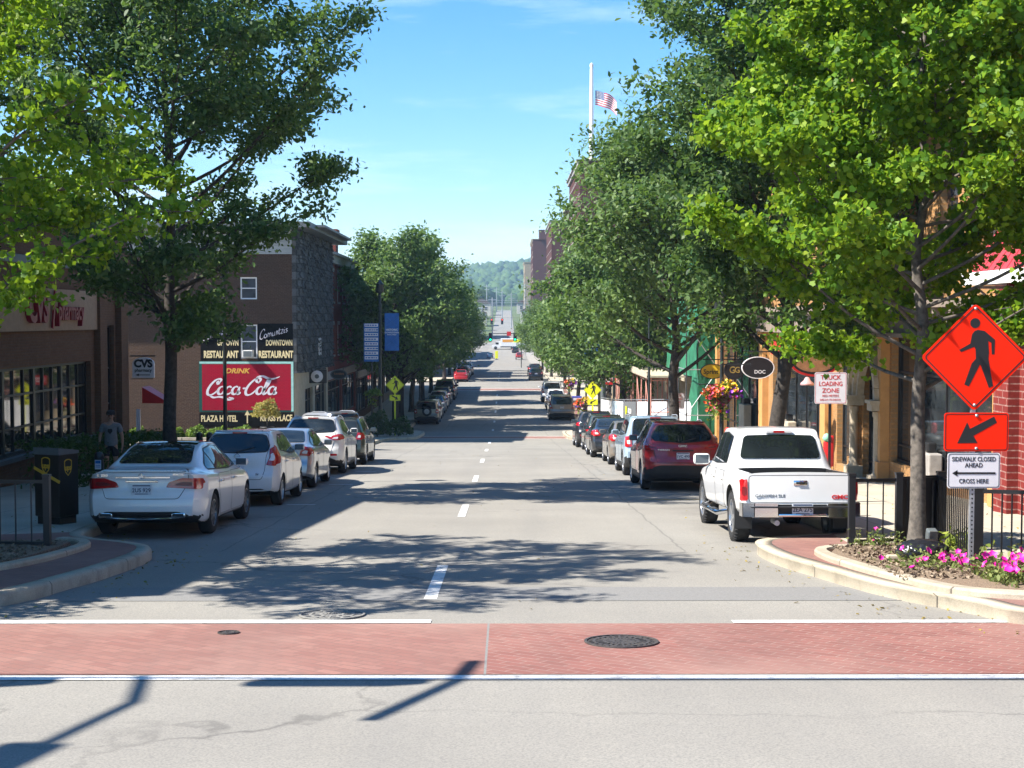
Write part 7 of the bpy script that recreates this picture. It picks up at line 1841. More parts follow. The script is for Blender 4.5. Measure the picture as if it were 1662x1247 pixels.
def setup_person():
    T = MT; x, y = -9.75, 35.0
    root = thing('person', 'person in grey t-shirt, black shorts and dark cap walking on the shaded left sidewalk', 'person', (x, y, prof(y) + .15), R_(180 + 8))
    # built facing +y, then turned to face the camera; 1.72 m tall
    V = [(0, 0, .95), (0, .01, 1.10), (0, .015, 1.28), (0, 0, 1.42), (0, .01, 1.52), (0, .02, 1.60), (0, .015, 1.68)]
    E = [(0, 1), (1, 2), (2, 3), (3, 4), (4, 5), (5, 6)]
    R = [(.145, .105), (.135, .10), (.155, .115), (.09, .08), (.052, .052), (.072, .088), (.068, .08)]
    def add(v, p, r): V.append(v); R.append(r); E.append((p, len(V) - 1)); return len(V) - 1
    tips = []
    for s, sw in ((1, .10), (-1, -.10)):
        sh = add((s * .19, 0, 1.40), 3, .062); el = add((s * .26, -.02 + sw * .3, 1.13), sh, .043); wr = add((s * .27, .05 + sw, .90), el, .029); pm = add((s * .268, .065 + sw, .83), wr, (.022, .036))
        for k, (dy, dz, dx) in enumerate(((.028, -.085, 0), (.010, -.095, -.004), (-.008, -.09, -.006), (-.024, -.075, -.004))):
            a = add((s * (.266 + dx), .066 + sw + dy, .80), pm, .0095); b = add((s * (.258 + dx), .072 + sw + dy * 1.1, .80 + dz * .6), a, .0085); add((s * (.246 + dx), .078 + sw + dy * 1.1, .80 + dz), b, .007)
        t1 = add((s * .255, .105 + sw, .82), pm, .010); add((s * .243, .118 + sw, .775), t1, .008)
        st = .17 * (1 if s > 0 else -.55)
        hp = add((s * .095, 0, .88), 0, .095); kn = add((s * .105, st * .55 + .03, .50), hp, .057); cf = add((s * .108, st * .6 - .03, .33), kn, .055); an = add((s * .11, st * .95 - .03, .09), cf, .036); add((s * .12, st * .95 + .09, .045), an, .035)
    skin_body('body', V, E, R, T['skin'], root, 2)
    shirt = M_plain('heather grey t-shirt', (.20, .215, .23), .9, var=.15, scale=25); V2 = [(0, 0, .84), (0, .008, 1.0), (0, .012, 1.27), (0, 0, 1.41), (0, .005, 1.455)]; R2 = [(.18, .14), (.178, .135), (.185, .14), (.12, .10), (.075, .07)]
    E2 = [(0, 1), (1, 2), (2, 3), (3, 4)]
    for s, sw in ((1, .1), (-1, -.1)): V2 += [(s * .185, 0, 1.405), (s * .238, -.01 + sw * .2, 1.20)]; R2 += [.08, .078]; k = len(V2); E2 += [(3, k - 2), (k - 2, k - 1)]
    sh = skin_body('t_shirt', V2, E2, R2, shirt, root, 2)
    mb = MB(); mb.prism([(-.05, .06), (.05, .06), (.06, 0), (0, -.07), (-.06, 0)], Matrix.Translation((0, .165, 1.25)) @ Matrix.Rotation(PI, 4, 'Z') @ Matrix.Rotation(PI / 2, 4, 'X'), .006); mb.build('shirt_print', T['black'], sh)
    V3 = [(0, 0, .96), (0, 0, .86)]; R3 = [(.165, .13), (.16, .125)]; E3 = [(0, 1)]
    for s in (1, -1):
        st = .17 * (1 if s > 0 else -.55); V3 += [(s * .095, .0, .84), (s * .108, st * .45 + .02, .60)]; R3 += [.115, .098]; k = len(V3); E3 += [(1, k - 2), (k - 2, k - 1)]
    skin_body('shorts', V3, E3, R3, M_plain('black shorts', (.012, .012, .014), .85, var=.2), root, 2)
    for s in (1, -1):
        st = .17 * (1 if s > 0 else -.55); mb = MB(); fy = st * .95 + .02
        mb.box((s * .115, fy + .02, .045), (.10, .27, .085), bev=.035); mb.box((s * .115, fy + .02, .012), (.104, .275, .022), 1, bev=.008); mb.build('shoe', [T['white'], T['grey_pole']], root, sharp=50)
    mb = MB(); mb.lathe([(.108, 1.655), (.112, 1.69), (.10, 1.735), (.06, 1.768), (.001, 1.775)], (0, .0, 0), 18); mb.prism([(-.075, 0), (.075, 0), (.06, .095), (0, .115), (-.06, .095)], Matrix.Translation((0, .085, 1.665)) @ Matrix.Rotation(R_(-8), 4, 'X'), .012)
    mb.build('cap', M_plain('dark cap', (.02, .02, .026), .8), root, sharp=40)
    mb = MB()
    for s in (1, -1): mb.lathe([(.001, .006), (.010, .004), (.012, 0)], (s * .031, .103, 1.632), 8, 0, 'Y'); mb.box((s * .031, .103, 1.65), (.035, .01, .008))
    mb.box((0, .105, 1.565), (.045, .008, .008)); mb.build('eyes', M_plain('dark eyes and lips', (.05, .025, .02), .5), root)
    mb = MB(); mb.add([(-.016, .098, 1.595), (.016, .098, 1.595), (0, .128, 1.6), (0, .1, 1.635)], [(0, 1, 2), (1, 3, 2), (0, 2, 3)]); 
    for s in (1, -1): mb.lathe([(.001, -.012), (.018, -.008), (.024, 0), (.018, .008), (.001, .012)], (s * .078, .01, 1.615), 8, 0, 'X')
    mb.build('nose_and_ears', T['skin'], root)

def setup_street():
    T = MT
    # ---- orange work zone sign
    x, y = 5.40, 16.3; zb = prof(y) + .15
    root = thing('road_work_sign', 'orange diamond walker sign above an orange arrow and a white sidewalk closed sign', 'sign', (x, y, 0))
    c = at(1581, 580, y); diamond(root, (c.x - x, -.03, c.z), .625, T['sign_orange'], T['black'])
    c2 = at(1583, 701, y); plaque(root, (c2.x - x, -.034, c2.z), .745, .445, T['sign_orange'], T['black'], ARROW)
    c3 = at(1579, 763.5, y); p = plaque(root, (c3.x - x, -.028, c3.z), .61, .41, T['sign_white'], T['black'], None, 'notice_panel')
    M = Matrix.Translation((c3.x - x, -.032, c3.z)) @ Matrix.Rotation(PI / 2, 4, 'X')
    for body, dz, xs in (('SIDEWALK CLOSED', .13, .80), ('AHEAD', .06, .86), ('CROSS HERE', -.125, .84)): text(body, .072, M @ Matrix.Translation((0, dz, 0)), T['black'], p, xs, bold=.012)
    mb = MB(); mb.box((c3.x - x + .02, -.0335, c3.z - .03), (.46, .003, .022)); mb.prism([(-.25, -.03), (-.19, .005), (-.19, -.065)], M, .003); mb.build('arrow', T['black'], p)
    mb = MB(); mb.box((0, .012, (zb - .2 + c.z + .6) / 2), (.05, .05, c.z + .6 - zb + .2)); post = mb.build('post', T['galv'], root)
    mb = MB(); [mb.lathe([(.001, -.0145), (.011, -.0145)], (0, .0, z), 8, 0, 'Y') for z in np.arange(zb + .05, c3.z - .22, .0254 * 2)]; mb.build('post_holes', T['black'], post)
    mb = MB()
    for q in ((c.x - x, -.036, c.z + .56), (c.x - x, -.036, c.z - .55), (c2.x - x, -.04, c2.z + .19), (c2.x - x, -.04, c2.z - .19)): bolt(mb, q, .018)
    mb.build('bolt', T['galv'], root)
    # ---- loading zone signs
    def loading(c, label, rz=0):
        root = thing('loading_zone_sign', label, 'sign', (c.x, c.y, 0), rz, group='truck loading zone signs'); z = c.z
        M = Matrix.Translation((0, -.03, z)) @ Matrix.Rotation(PI / 2, 4, 'X'); mb = MB(); mb.prism(rrect(.61, .60, .035), M, .006); p = mb.build('sign_panel', T['sign_white'], root)
        mb = MB(); ring_poly(mb, rrect(.585, .575, .03), rrect(.575, .565, .028), M @ Matrix.Translation((0, 0, .006)), .002); mb.build('border', T['red'], p)
        for body, s, dz, xs in (('TRUCK', .118, .20, 1.0), ('LOADING', .118, .078, .86), ('ZONE', .118, -.05, 1.0), ('RED METERS', .06, -.15, .95), ('8:00 A.M. TO 5:00 P.M.', .052, -.225, .8)): text(body, s, M @ Matrix.Translation((0, dz, .007)), T['red'], p, xs, bold=.012 if s > .1 else .0)
        zb = prof(c.y) + .1; mb = MB(); mb.box((0, .012, (zb + z + .3) / 2), (.045, .045, z + .3 - zb)); mb.build('post', T['black_metal'], root)
    loading(at(1347.5, 630, 27), 'white truck loading zone sign with red letters on a black post behind the pickup')
    loading(at(1098, 651, 54), 'faded white loading zone sign on a thin post before the site fence')
    # ---- yellow crossing signs
    for (c, lb, arr, sy) in ((at(641, 625, 80.5), 'yellow diamond walker sign with arrow plaque on the left kerb bulge', [(-x, y) for x, y in ARROW][::-1], 1), (at(962, 633, 85), 'yellow diamond walker sign with arrow plaque on the right kerb bulge', ARROW, 1)):
        root = thing('crossing_sign', lb, 'sign', (c.x, c.y, 0), R_(-8) if c.x > 0 else R_(6), group='yellow crossing signs')
        diamond(root, (0, -.05, c.z), .54, T['sign_yellow'], T['black']); plaque(root, (0, -.05, c.z - .73), .62, .34, T['sign_yellow'], T['black'], arr)
        zb = prof(c.y) + .1; mb = MB(); mb.box((0, 0, (zb + c.z) / 2), (.09, .07, c.z - zb)); mb.build('post', T['sign_yellow'], root)
    # ---- fences
    root = thing('iron_fence', 'low black picket fence at the left corner bed beside the parcel box', 'fence', (0, 0, 0)); picket_fence(root, [(-6.1, 18.8), (-7.6, 18.9), (-9.4, 19.0)], post_idx=(0, 1, 2), gap=.20)
    root = thing('iron_fence', 'black picket fence around the right corner bed behind the ginkgo trunk', 'fence', (0, 0, 0))
    picket_fence(root, [(4.66, 18.95), (5.35, 19.15)], post_idx=(0, 1), gap=.19); picket_fence(root, [(5.35, 19.15), (6.02, 19.45), (5.62, 16.75)], post_idx=(1, 2), gap=.14, post_w=.11); picket_fence(root, [(5.66, 16.70), (7.4, 16.0), (9.4, 15.2)], post_idx=(1, 2), gap=.11)
    mb = MB(); z = prof(19.3) + .15; mb.box((5.7, 19.42, z + .5), (.62, .03, .9), rz=R_(22)); o = mb.build('solid_panel', T['black_metal'], root)
    root = thing('iron_railing', 'short black tree guard railing ahead of the white pickup', 'railing', (0, 0, 0)); picket_fence(root, [(5.7, 39), (7.4, 39.2), (7.5, 41.5)], h=.75, post_idx=(0, 1, 2), gap=.12)
    # ---- parcel drop box
    root = thing('parcel_drop_box', 'dark brown parcel drop box with gold shield emblems on the left sidewalk', 'drop box', (-7.30, 23.0, prof(23) + .15), R_(-24)); root.scale = (.86, .86, .95)
    brown = M_plain('dark brown enamel', (.018, .013, .010), .35, var=.2); gold = M_plain('gold emblem', (.62, .36, .03), .45, var=.08)
    mb = MB(); mb.box((0, 0, .67), (.60, .52, 1.06), bev=.015); mb.box((0, 0, .08), (.54, .44, .16)); b = mb.build('cabinet', brown, root)
    mb = MB(); mb.prism([(-.28, 0), (.28, 0), (.28, .05), (-.28, .12)], Matrix.Translation((-.302, 0, 1.2)) @ Matrix.Rotation(PI / 2, 4, 'Z') @ Matrix.Rotation(PI / 2, 4, 'X'), .604); mb.build('lid', T['grey_pole'], root)
    mb = MB(); mb.bar((-.30, -.268, .97), (.31, -.268, .74), .012, .05); mb.build('stripe', gold, b)
    shield = [(-.10, .11), (-.05, .135), (0, .14), (.05, .135), (.10, .11), (.10, -.02), (.07, -.09), (0, -.15), (-.07, -.09), (-.10, -.02)]
    for Mx in (Matrix.Translation((-.02, -.262, 1.02)) @ Matrix.Rotation(PI / 2, 4, 'X'), Matrix.Translation((.302, -.03, .98)) @ Matrix.Rotation(PI / 2, 4, 'Z') @ Matrix.Rotation(PI / 2, 4, 'X')):
        mb = MB(); ring_poly(mb, shield, [(px_ * .86, py_ * .88) for px_, py_ in shield], Mx, .006); mb.build('emblem', gold, b); text('ups', .135, Mx @ Matrix.Translation((0, -.01, .004)), gold, b, .85, bold=.03)
    # ---- meters and bins
    meter('black parking meter with a white instruction label beside the shaded white saloon', -6.95, 24.2, T['black_metal'], labelled=True)
    meter('double headed dark parking meter right of the dark tree trunk on the left', -7.1, 33.4, T['black_metal'], double=True, h=1.25)
    rr = thing('parking_meter', 'red parking meter with green bag on top by the loading zone sign', 'parking meter', (6.32, 27.6, prof(27.6) + .15), group='parking meters')
    mb = MB(); mb.lathe([(.08, 0), (.08, .03), (.04, .05), (.035, .72)], (0, 0, 0), 12); mb.build('pole', T['black_metal'], rr)
    mb = MB(); mb.box((0, 0, .95), (.19, .15, .50), bev=.035); mb.box((.07, .02, 1.24), (.07, .08, .14), bev=.02); mb.build('meter_head', T['red'], rr, sharp=40)
    mb = MB(); mb.lathe([(.001, .12), (.05, .10), (.085, .03), (.06, -.03), (.001, -.05)], (-.04, -.02, 1.24), 9); mb.build('bag', M_plain('pale green plastic', (.25, .55, .38), .4), rr)
    for y_, lb in ((36.5, 'red topped parking meter between the pickup and the dark red crossover'), (44.0, 'red topped parking meter beside the pale blue off-roader'), (50.5, 'red topped parking meter beside the tan saloon')): meter(lb, 5.75, y_, T['red'], h=1.3)
    for y_, lb in ((29.8, 'black parking meter beside the white hatchback'), (41.5, 'black parking meter by the white crossover')): meter(lb, -6.9, y_, T['black_metal'])
    bin_ = thing('litter_bin', 'grey litter bin on the right sidewalk near the flower basket lamp post', 'bin', (6.15, 42.8, prof(42.8) + .15)); mb = MB(); mb.lathe([(.001, 0), (.26, 0), (.29, .8), (.29, .84), (.2, .95), (.19, .95), (.18, .8), (.001, .8)], (0, 0, 0), 18); mb.build('bin_body', T['grey_pole'], bin_)
    # ---- lamp posts and banners
    lamp_post('slim black lamp post in front of the painted hotel wall', -7.2, 36.4, 5.2, T['dark_pole'], .055)
    lamp_post('black lamp post carrying the flower basket and wrought arm on the right', 6.0, 39.2, 4.3, T['dark_pole'], .065, arm=[(2.45, -.62), (3.0, .8)])
    r = lamp_post('tall dark lamp post with a blue banner on the left kerb bulge', -7.2, 81.6, 8.1, T['dark_pole'], .11, base=True)
    def banner(parent, c, w, h, mat, label=None):
        M = face_cam(c); mb = MB(); k = 8
        vs = [M @ Vector((-w / 2 + w * i / 4, -h / 2 + h * j / k, .02 * math.sin(j * 1.1 + i))) for j in range(k + 1) for i in range(5)]
        vs += [M @ Vector((-w / 2 + w * i / 4, -h / 2 + h * j / k, .02 * math.sin(j * 1.1 + i) - .006)) for j in range(k + 1) for i in range(5)]; o_ = (k + 1) * 5
        fs = [(j * 5 + i, j * 5 + i + 1, (j + 1) * 5 + i + 1, (j + 1) * 5 + i) for j in range(k) for i in range(4)]; fs += [tuple(o_ + q for q in f[::-1]) for f in fs]
        mb.add(vs, fs, 0, True); b = mb.build('banner', mat, parent)
        mb = MB(); mb.tube([M @ Vector((-w / 2 - .12, h / 2 + .03, 0)), M @ Vector((w / 2, h / 2 + .03, 0))], .016, 6); mb.tube([M @ Vector((-w / 2 - .12, -h / 2 - .03, 0)), M @ Vector((w / 2, -h / 2 - .03, 0))], .016, 6); mb.build('banner_arm', T['dark_pole'], b)
        return b, M
    lz = prof(81.6) + .15
    c = at(636, 539, 81.6); b, M = banner(r, (c.x + 7.2, 0, c.z - lz), .82, 2.15, T['blue'])
    text('HISTORIC', .155, M @ Matrix.Translation((0, .12, .026)), T['white'], b, 1.0, bold=.03); text('DOWNTOWN', .125, M @ Matrix.Translation((0, -.04, .026)), T['white'], b, 1.0, bold=.02); text('MAIN STREET', .09, M @ Matrix.Translation((0, -.16, .026)), T['white'], b, 1.0, bold=.02)
    mb = MB(); lb = M_plain('lighter blue print', (.07, .26, .55), .7)
    for sx in (-1, 1):
        for dz in (-.55, .6): mb.bar(M @ Vector((-.3 * sx, dz - .25, .028)), M @ Vector((.3 * sx, dz + .25, .028)), .06, .008)
    mb.build('print', lb, b)
    ds = thing('directory_sign', 'blue and white directory sign of many lines on its own post at the left', 'sign', (-7.62, 81.0, prof(81) + .15))
    c = at(603, 556, 81); z = c.z - prof(81) - .15; M = face_cam((c.x + 7.62, -.06, z))
    mb = MB(); mb.prism(rrect(.86, 2.18, .04), M, .05); p = mb.build('sign_panel', T['blue'], ds); mb = MB()
    for i in range(8): mb.box(M @ Vector((0, .98 - .265 * i, .055)), (.76, .008, .175))
    mb.build('name_strip', T['sign_white'], p); mb = MB(); rn = random.Random(3)
    for i in range(8):
        x_ = -.34
        while x_ < .28:
            w = rn.uniform(.05, .16); mb.box(M @ Vector((x_ + w / 2, .98 - .265 * i, .061)), (w, .006, .07)); x_ += w + .035
    mb.build('print', T['blue'], p)
    mb = MB(); mb.lathe([(.10, 0), (.07, .2), (.055, .4), (.05, z + 1.2)], (0, 0, 0), 12); mb.build('post', T['dark_pole'], ds)
    r = lamp_post('thick grey signal pole by the yellow crossing sign on the right', 6.15, 89, 8.5, T['grey_pole'], .17, head=False, base=False); lz = prof(89) + .15
    c = at(962, 545, 89); b, M = banner(r, (c.x - 6.15, 0, c.z - lz), 1.0, 2.3, T['blue'])
    lamp_post('dark lamp post right of the thick grey signal pole', 6.75, 88, 6.5, T['dark_pole'], .075); lamp_post('thin dark lamp post before the white site fence banners', 6.3, 62.0, 6.2, T['dark_pole'], .06)
    lamp_post('dark lamp post beside the tan off-roader', 6.4, 112, 6.0, T['dark_pole'], .075); lamp_post('dark lamp post by the far right tree trunks', 6.3, 140, 6.0, T['dark_pole'], .075); lamp_post('dark lamp post under the far left trees', -7.3, 121, 6.0, T['dark_pole'], .075)
    nb = thing('news_box', 'blue news box with pale print by the far white off-roader', 'news box', (5.9, 116.5, prof(116.5) + .15)); mb = MB(); mb.box((0, 0, .72), (.8, .5, .95), bev=.03); [mb.bar((sx * .3, sy * .18, 0), (sx * .3, sy * .18, .3), .06) for sx in (-1, 1) for sy in (-1, 1)]; mb.build('cabinet', M_plain('violet blue enamel', (.06, .07, .35), .5), nb); mb = MB(); mb.box((0, -.256, .85), (.6, .012, .4)); mb.build('display_window', T['sign_white'], nb)
    s = thing('lot_sign', 'red parking lot sign with white letters behind the yellow crossing sign', 'sign', tuple(at(988, 617, 92))); M = face_cam((0, 0, 0)); mb = MB(); mb.prism(rrect(1.1, .6, .05), M, .06); p = mb.build('sign_panel', T['red'], s); text('LOT', .42, M @ Matrix.Translation((0, 0, .062)), T['white'], p, 1, bold=.03); mb = MB(); mb.tube([(.2, .1, .3), (1.6, .1, .3)], .03, 6); mb.build('bracket', T['black_metal'], s)
    # ---- rubbish bag, garden light, covers
    rs = np.random.RandomState(4); bm = bmesh.new(); bmesh.ops.create_icosphere(bm, subdivisions=4, radius=1)
    for v in bm.verts:
        d = v.co.normalized(); a = math.atan2(d.y, d.x); k = 1 + .10 * math.sin(a * 9 + d.z * 6) * (1 - abs(d.z)) + .06 * math.sin(a * 17 - d.z * 9) + .05 * math.sin(d.x * 11) * math.cos(d.y * 13)
        v.co = Vector((d.x * .30 * k, d.y * .2 * k, d.z * .14 * k + .02)); v.co.z = max(v.co.z, -.09)
    me = bpy.data.meshes.new('rubbish_bag'); bm.to_mesh(me); bm.free(); me.materials.append(M_plain('black plastic film', (.014, .014, .018), .28, var=.1)); me.shade_smooth()
    o = link('rubbish_bag', me, None, (5.05, 17.0, prof(17.0) + .31)); tag(o, 'knotted black rubbish bag lying on the mulch of the right bed', 'rubbish bag')
    gl = thing('garden_light', 'small black spotlight on a stake beside the ginkgo trunk', 'lamp', (5.38, 17.75, prof(17.75) + .215)); mb = MB(); mb.tube([(0, 0, -.05), (0, 0, .14)], .012, 6); mb.build('stake', T['black_metal'], gl)
    mb = MB(); mb.box((0, 0, .21), (.13, .14, .20), bev=.02, M=Matrix.Rotation(R_(14), 3, 'X')); h = mb.build('housing', T['grey_pole'], gl); mb = MB(); mb.box((0, -.075, .22), (.10, .01, .15), M=Matrix.Rotation(R_(14), 3, 'X')); mb.build('lens', T['pane'], h)
    p = MB(); p.box((0, 0, 0), (.16, .1, .05), bev=.012); o = p.build('scrap_wood', T['stone'], None, (4.72, 17.1, prof(17.1) + .245)); tag(o, 'pale scrap of wood left of the rubbish bag', 'scrap')
    iron = M_plain('worn cast iron', (.085, .075, .07), .6, .4, var=.35, scale=30); dirt = M_plain('dark joint dirt', (.05, .04, .035), .9, var=.3); pale = M_plain('dusty worn iron', (.23, .22, .20), .8, .1, var=.25, scale=30); pdirt = M_plain('dusty joint', (.16, .15, .14), .9, var=.3)
    def cover(name, label, X, Y, r, ring, spokes=24, mt=None):
        z = prof(Y) + .006; root = thing(name, label, 'manhole cover', (X, Y, z), rx=math.atan(slope(Y)))
        mb = MB(); mb.lathe([(.001, .002), (r, .002)], (0, 0, 0), 40, 1, smooth=False); mb.lathe([(r * .93, .002), (r * .93, .012), (r * 1.0, .012), (r * 1.0, .0)], (0, 0, 0), 40, 0, smooth=False)
        for q0, q1 in ring: mb.lathe([(q0 * r, .003), (q0 * r, .010), (q1 * r, .010), (q1 * r, .003)], (0, 0, 0), 36, 0, smooth=False)
        for i in range(spokes): a = 2 * PI * i / spokes; c_, s_ = math.cos(a), math.sin(a); mb.bar((c_ * r * .18, s_ * r * .18, .006), (c_ * r * .88, s_ * r * .88, .006), r * .06, .007)
        mb.build('cover', mt or [iron, dirt], root)
    cover('manhole_cover', 'patterned iron manhole cover in the brick crossing right of its joint', 1.03, 12.45, .33, [(.05, .16), (.42, .5), (.7, .78)])
    cover('manhole_cover', 'pale worn manhole cover in the asphalt just beyond the brick crossing', -1.73, 14.05, .33, [(.3, .38), (.62, .70)], 12, [pale, pdirt])
    cover('valve_cover', 'small round valve cover in the left part of the brick crossing', -2.55, 12.95, .10, [(.3, .6)], 6)
    # ---- signals up the street
    sgn = thing('traffic_signal', 'signal mast arm with two green lights over the far street', 'traffic lights', (6.6, 250, prof(250)))
    z = at(820, 545, 250).z - prof(250); xl = at(796, 545, 250).x - 6.6; mb = MB(); mb.lathe([(.2, 0), (.16, .4), (.12, z + .6)], (0, 0, 0), 10); mb.tube([(0, 0, z + .3), (-3, 0, z + .35), (xl - .3, 0, z + .4)], [.10, .09, .06], 8); mb.build('mast', T['dark_pole'], sgn)
    green = bpy.data.materials.new('green signal light'); green.use_nodes = True; g = green.node_tree.nodes['Principled BSDF']; g.inputs['Base Color'].default_value = (.0, .4, .2, 1); g.inputs['Emission Color'].default_value = (.0, 1, .45, 1); g.inputs['Emission Strength'].default_value = 1.6
    redl = bpy.data.materials.new('red signal light'); redl.use_nodes = True; g = redl.node_tree.nodes['Principled BSDF']; g.inputs['Base Color'].default_value = (.5, .02, .01, 1); g.inputs['Emission Color'].default_value = (1, .05, .02, 1); g.inputs['Emission Strength'].default_value = 1.5
    def head(parent, x, z, lit, s=1.0):
        mb = MB(); mb.box((x, -.1, z), (.62 * s, .25 * s, 1.5 * s), bev=.05); h = mb.build('signal_head', T['black_metal'], parent)
        for k, (dz, m) in enumerate(((.45, 'tail_dark'), (0, 'black'), (-.45, 'black'))):
            mm = {'green': [T['tail_dark'], T['black'], green], 'red': [redl, T['black'], T['black']], 'off': [T['tail_dark'], T['black'], T['black']]}[lit][k]
            mb = MB(); mb.lathe([(.001, -.15), (.17, -.14), (.18, -.1)], (x, -.1 * s, z + dz * s), 14, 0, 'Y'); mb.build('lamp', mm, h)
            mb = MB(); mb.lathe([(.20, -.34), (.20, -.1)], (x, -.1 * s, z + dz * s), 14, 0, 'Y'); mb.build('visor', T['black_metal'], h)
    head(sgn, xl, z - .25, 'green'); head(sgn, at(836, 551, 250).x - 6.6, z - .25, 'green')
    mb = MB(); cx = at(826, 545, 250).x - 6.6; mb.prism(rrect(.75, .75, .05), face_cam((cx, -.2, z + .35)), .02); mb.build('sign', T['red'], sgn)
    s2 = thing('traffic_signal', 'pair of red signals on a wire at the foot of the climbing road', 'traffic lights', (0, 442, 0)); zz = at(800, 522, 442).z
    mb = MB()
    for x_ in (-9, 9): mb.tube([(x_, 0, prof(442)), (x_, 0, zz + 2.2)], .14, 8)
    mb.tube([(-9, 0, zz + 1.6), (0, 0, zz + 1.2), (9, 0, zz + 1.6)], .04, 5); mb.build('mast', T['grey_pole'], s2)
    for px_ in (798, 815): head(s2, at(px_, 522, 442).x, zz, 'red', 1.2)
    # box truck
    bt = thing('box_truck', 'white box truck with an orange stripe crossing the far junction', 'truck', (-.6, 412, prof(412)), R_(90)); mb = MB(); mb.box((0, -1.6, 2.05), (2.3, 4.6, 2.3), bev=.06); bx = mb.build('cargo_box', T['white'], bt)
    mb = MB(); mb.box((1.155, -1.4, 2.5), (.012, 3.2, .8)); mb.box((-1.155, -1.4, 2.5), (.012, 3.2, .8)); mb.build('stripe', M_plain('orange livery', (.75, .30, .02), .5), bx)
    mb = MB(); mb.prism([(-.9, .55), (1.6, .55), (1.55, 1.15), (.65, 1.35), (.25, 2.25), (-.9, 2.3)], Matrix.Translation((-1.0, 1.7, 0)) @ Matrix.Rotation(PI / 2, 4, 'Z') @ Matrix.Rotation(PI / 2, 4, 'X'), 2.0); cb = mb.build('cab', T['white'], bt); mb = MB(); [mb.box((sx * 1.005, 1.75, 1.75), (.012, .9, .6)) for sx in (-1, 1)]; mb.build('side_window', T['glass'], cb)
    mb = MB(); mb.box((0, -.9, .75), (1.0, 5.8, .25)); mb.build('chassis', T['trim'], bt)
    for y_ in (-2.6, 2.2):
        for sx in (-1, 1): mb = MB(); mb.lathe([(.2, -.14), (.44, -.14), (.46, 0), (.44, .14), (.2, .14), (.001, .1)], (0, 0, 0), 20, 0, 'X'); mb.build('wheel', T['tyre'], bt, (sx * .98, y_, .46))
    # in-street crossing sign, cones
    ps = thing('road_marker', 'yellow green upright crossing marker standing in the far roadway', 'sign', (at(806, 578, 352).x, 352, prof(352))); mb = MB(); mb.box((0, 0, 1.25), (.7, .08, 1.9), bev=.03); mb.build('sign_panel', T['sign_yellow'], ps); mb = MB(); mb.box((0, 0, .06), (.9, .6, .12), bev=.03); mb.bar((0, 0, .1), (0, 0, .4), .12); mb.build('base', T['trim'], ps)
    yf = thing('yellow_awning', 'small yellow awning far up the right sidewalk', 'awning', (at(846, 556, 262).x, 262, at(846, 556, 262).z)); mb = MB(); mb.prism([(0, 0), (1.6, 0), (0, .9)], Matrix.Rotation(PI, 4, 'Z') @ Matrix.Rotation(PI / 2, 4, 'X'), 3); mb.build('awning_cloth', T['sign_yellow'], yf); mb = MB(); mb.tube([(0, 0, 0), (0, 0, -5)], .06, 6); mb.tube([(0, -3, 0), (0, -3, -5)], .06, 6); mb.build('post', T['dark_pole'], yf)
    # utility poles and wires at the far end
    for i, (px_, Y, h) in enumerate(((799, 470, 13), (815, 560, 13), (830, 520, 13), (790, 640, 14), (852, 600, 15), (806, 690, 12))):
        c = at(px_, 520, Y); lbs = ['utility pole left of the climbing road, nearest the pale building', 'utility pole seen above the middle of the climbing road', 'utility pole right of the climbing road near its foot', 'utility pole far left beyond the pale building', 'utility pole at the right before the slim beige tower', 'farthest utility pole at the top of the climbing road']
        up = thing('utility_pole', lbs[i], 'utility pole', (c.x, Y, prof(Y) - .2), group='utility poles at the far end'); mb = MB(); mb.tube([(0, 0, 0), (0, 0, h)], [.22, .15], 8); mb.build('pole', T['galv'], up); mb = MB(); mb.box((0, 0, h - .8), (3, .16, .18)); mb.box((0, 0, h - 2.2), (2.4, .16, .18)); mb.build('crossarm', T['galv'], up)
    for i, (Y, yy) in enumerate(((470, 484), (520, 493), (560, 488), (600, 499))):
        z = at(800, yy, Y).z; mb = MB(); mb.tube([(x_, Y, z - .8 * math.cos(x_ / 30 * PI / 2)) for x_ in np.linspace(-30, 30, 13)], .05, 4); tag(mb.build('power_line', T['galv']), ['highest power line crossing the far road', 'second power line crossing the far road', 'thin power line behind the second one', 'lowest power line before the hill'][i], 'cable', 'power lines at the far end')
    # flag on the tower
    fp = thing('flagpole', 'tall white flagpole with a ball finial on the dark brick tower', 'flagpole', (at(960, 200, 174).x, 174, 21.1)); top = at(960, 112, 174).z - 21.1
    mb = MB(); mb.lathe([(.36, 0), (.31, .5), (.20, top)], (0, 0, 0), 14); mb.build('pole', T['white'], fp); mb = MB(); mb.lathe([(.001, .75), (.16, .65), (.25, .4), (.16, .1), (.22, 0)], (0, 0, top), 14); mb.build('finial', T['offwhite'], fp)
    fl = thing('flag', 'red and white striped flag with starred blue canton drooping from the flagpole', 'flag', (at(960, 200, 174).x + .45, 174, 21.1 + top - 2.6)); nx, ny = 26, 13; W_, H_ = 3.0, 1.75
    def fv(i, j): u, v = i / nx, j / ny; return (u * W_ * .86, .22 * math.sin(u * 9 + v) * u - u * .5, -v * H_ - u * u * 1.5 - .25 * math.sin(u * 6) * u)
    mats = [M_plain('flag red', (.5, .02, .04), .7), M_plain('flag white', (.7, .7, .7), .7), M_plain('flag blue', (.02, .05, .2), .7)]
    mb = MB()
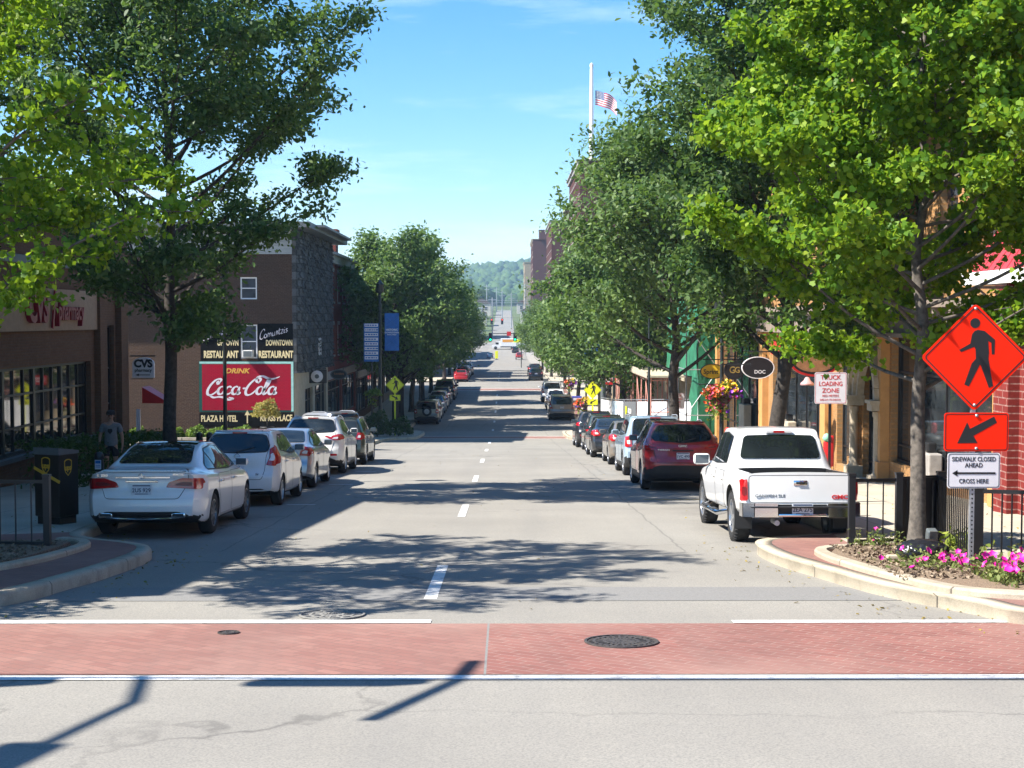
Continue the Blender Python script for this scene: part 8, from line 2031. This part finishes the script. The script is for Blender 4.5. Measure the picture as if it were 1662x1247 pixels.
    for o_ in (0, .02):
        vs = [(x_, y_ + o_, z_) for x_, y_, z_ in (fv(i, j) for j in range(ny + 1) for i in range(nx + 1))]
        for j in range(ny):
            for i in range(nx):
                f = (j * (nx + 1) + i, j * (nx + 1) + i + 1, (j + 1) * (nx + 1) + i + 1, (j + 1) * (nx + 1) + i)
                mb.add([vs[k] for k in f], [(0, 1, 2, 3) if o_ else (3, 2, 1, 0)], 2 if (i < 11 and j < 7) else j % 2, True)
    mb.build('cloth', mats, fl); mb = MB()
    for r_ in range(5):
        for c_ in range(6): x_, y_, z_ = fv(1.2 + c_ * 1.7, .8 + r_ * 1.25); mb.box((x_, y_ - .02, z_), (.11, .02, .11), M=Matrix.Rotation(R_(45), 3, 'Y'))
    mb.build('stars', mats[1], fl)
    # signal span behind the camera's left and right edges: gives the shadows on the crossing
    sp = thing('signal_span', 'signal heads hung on a wire across the near junction', 'traffic lights', (0, 0, 0)); mb = MB(); zt = 5.9; yw = 9.1
    for x_ in (-13.5, 13.5): mb.lathe([(.2, -.2), (.15, .5), (.11, 7.2)], (x_, yw, 0), 10)
    mb.build('mast', T['dark_pole'], sp); mb = MB(); mb.tube([(-13.5, yw, zt + .6), (-6, yw, zt + .05), (0, yw, zt), (6, yw, zt + .05), (13.5, yw, zt + .6)], .035, 6); mb.tube([(-13.5, yw, zt + 1.1), (-6, yw, zt + .45), (0, yw, zt + .4), (6, yw, zt + .45), (13.5, yw, zt + 1.1)], .02, 6); mb.build('span_wire', T['black_metal'], sp)
    mb = MB(); mb.box((-6.8, yw, zt - .35), (1.15, .25, .4), bev=.08); mb.box((-9.4, yw, zt - .3), (.5, .3, .5), bev=.1); mb.build('signal_head', T['black_metal'], sp)
    mb = MB(); mb.tube([(-9.1, yw, 6.4), (-9.25, yw - 1.0, 6.8), (-9.5, yw - 2.2, 6.9)], .05, 6); mb.box((-9.6, yw - 2.6, 6.88), (.35, .8, .16), bev=.05, rz=R_(-8)); mb.tube([(-5.95, 9.9, 5.7), (-6.2, 9.1, 5.9), (-6.5, 7.8, 5.7)], .06, 6); mb.build('lamp_arm', T['dark_pole'], sp)
setup_materials(); setup_view(); setup_ground(); setup_cars(); setup_trees(); setup_plants(); setup_buildings(); setup_street(); setup_person(); setup_haze()
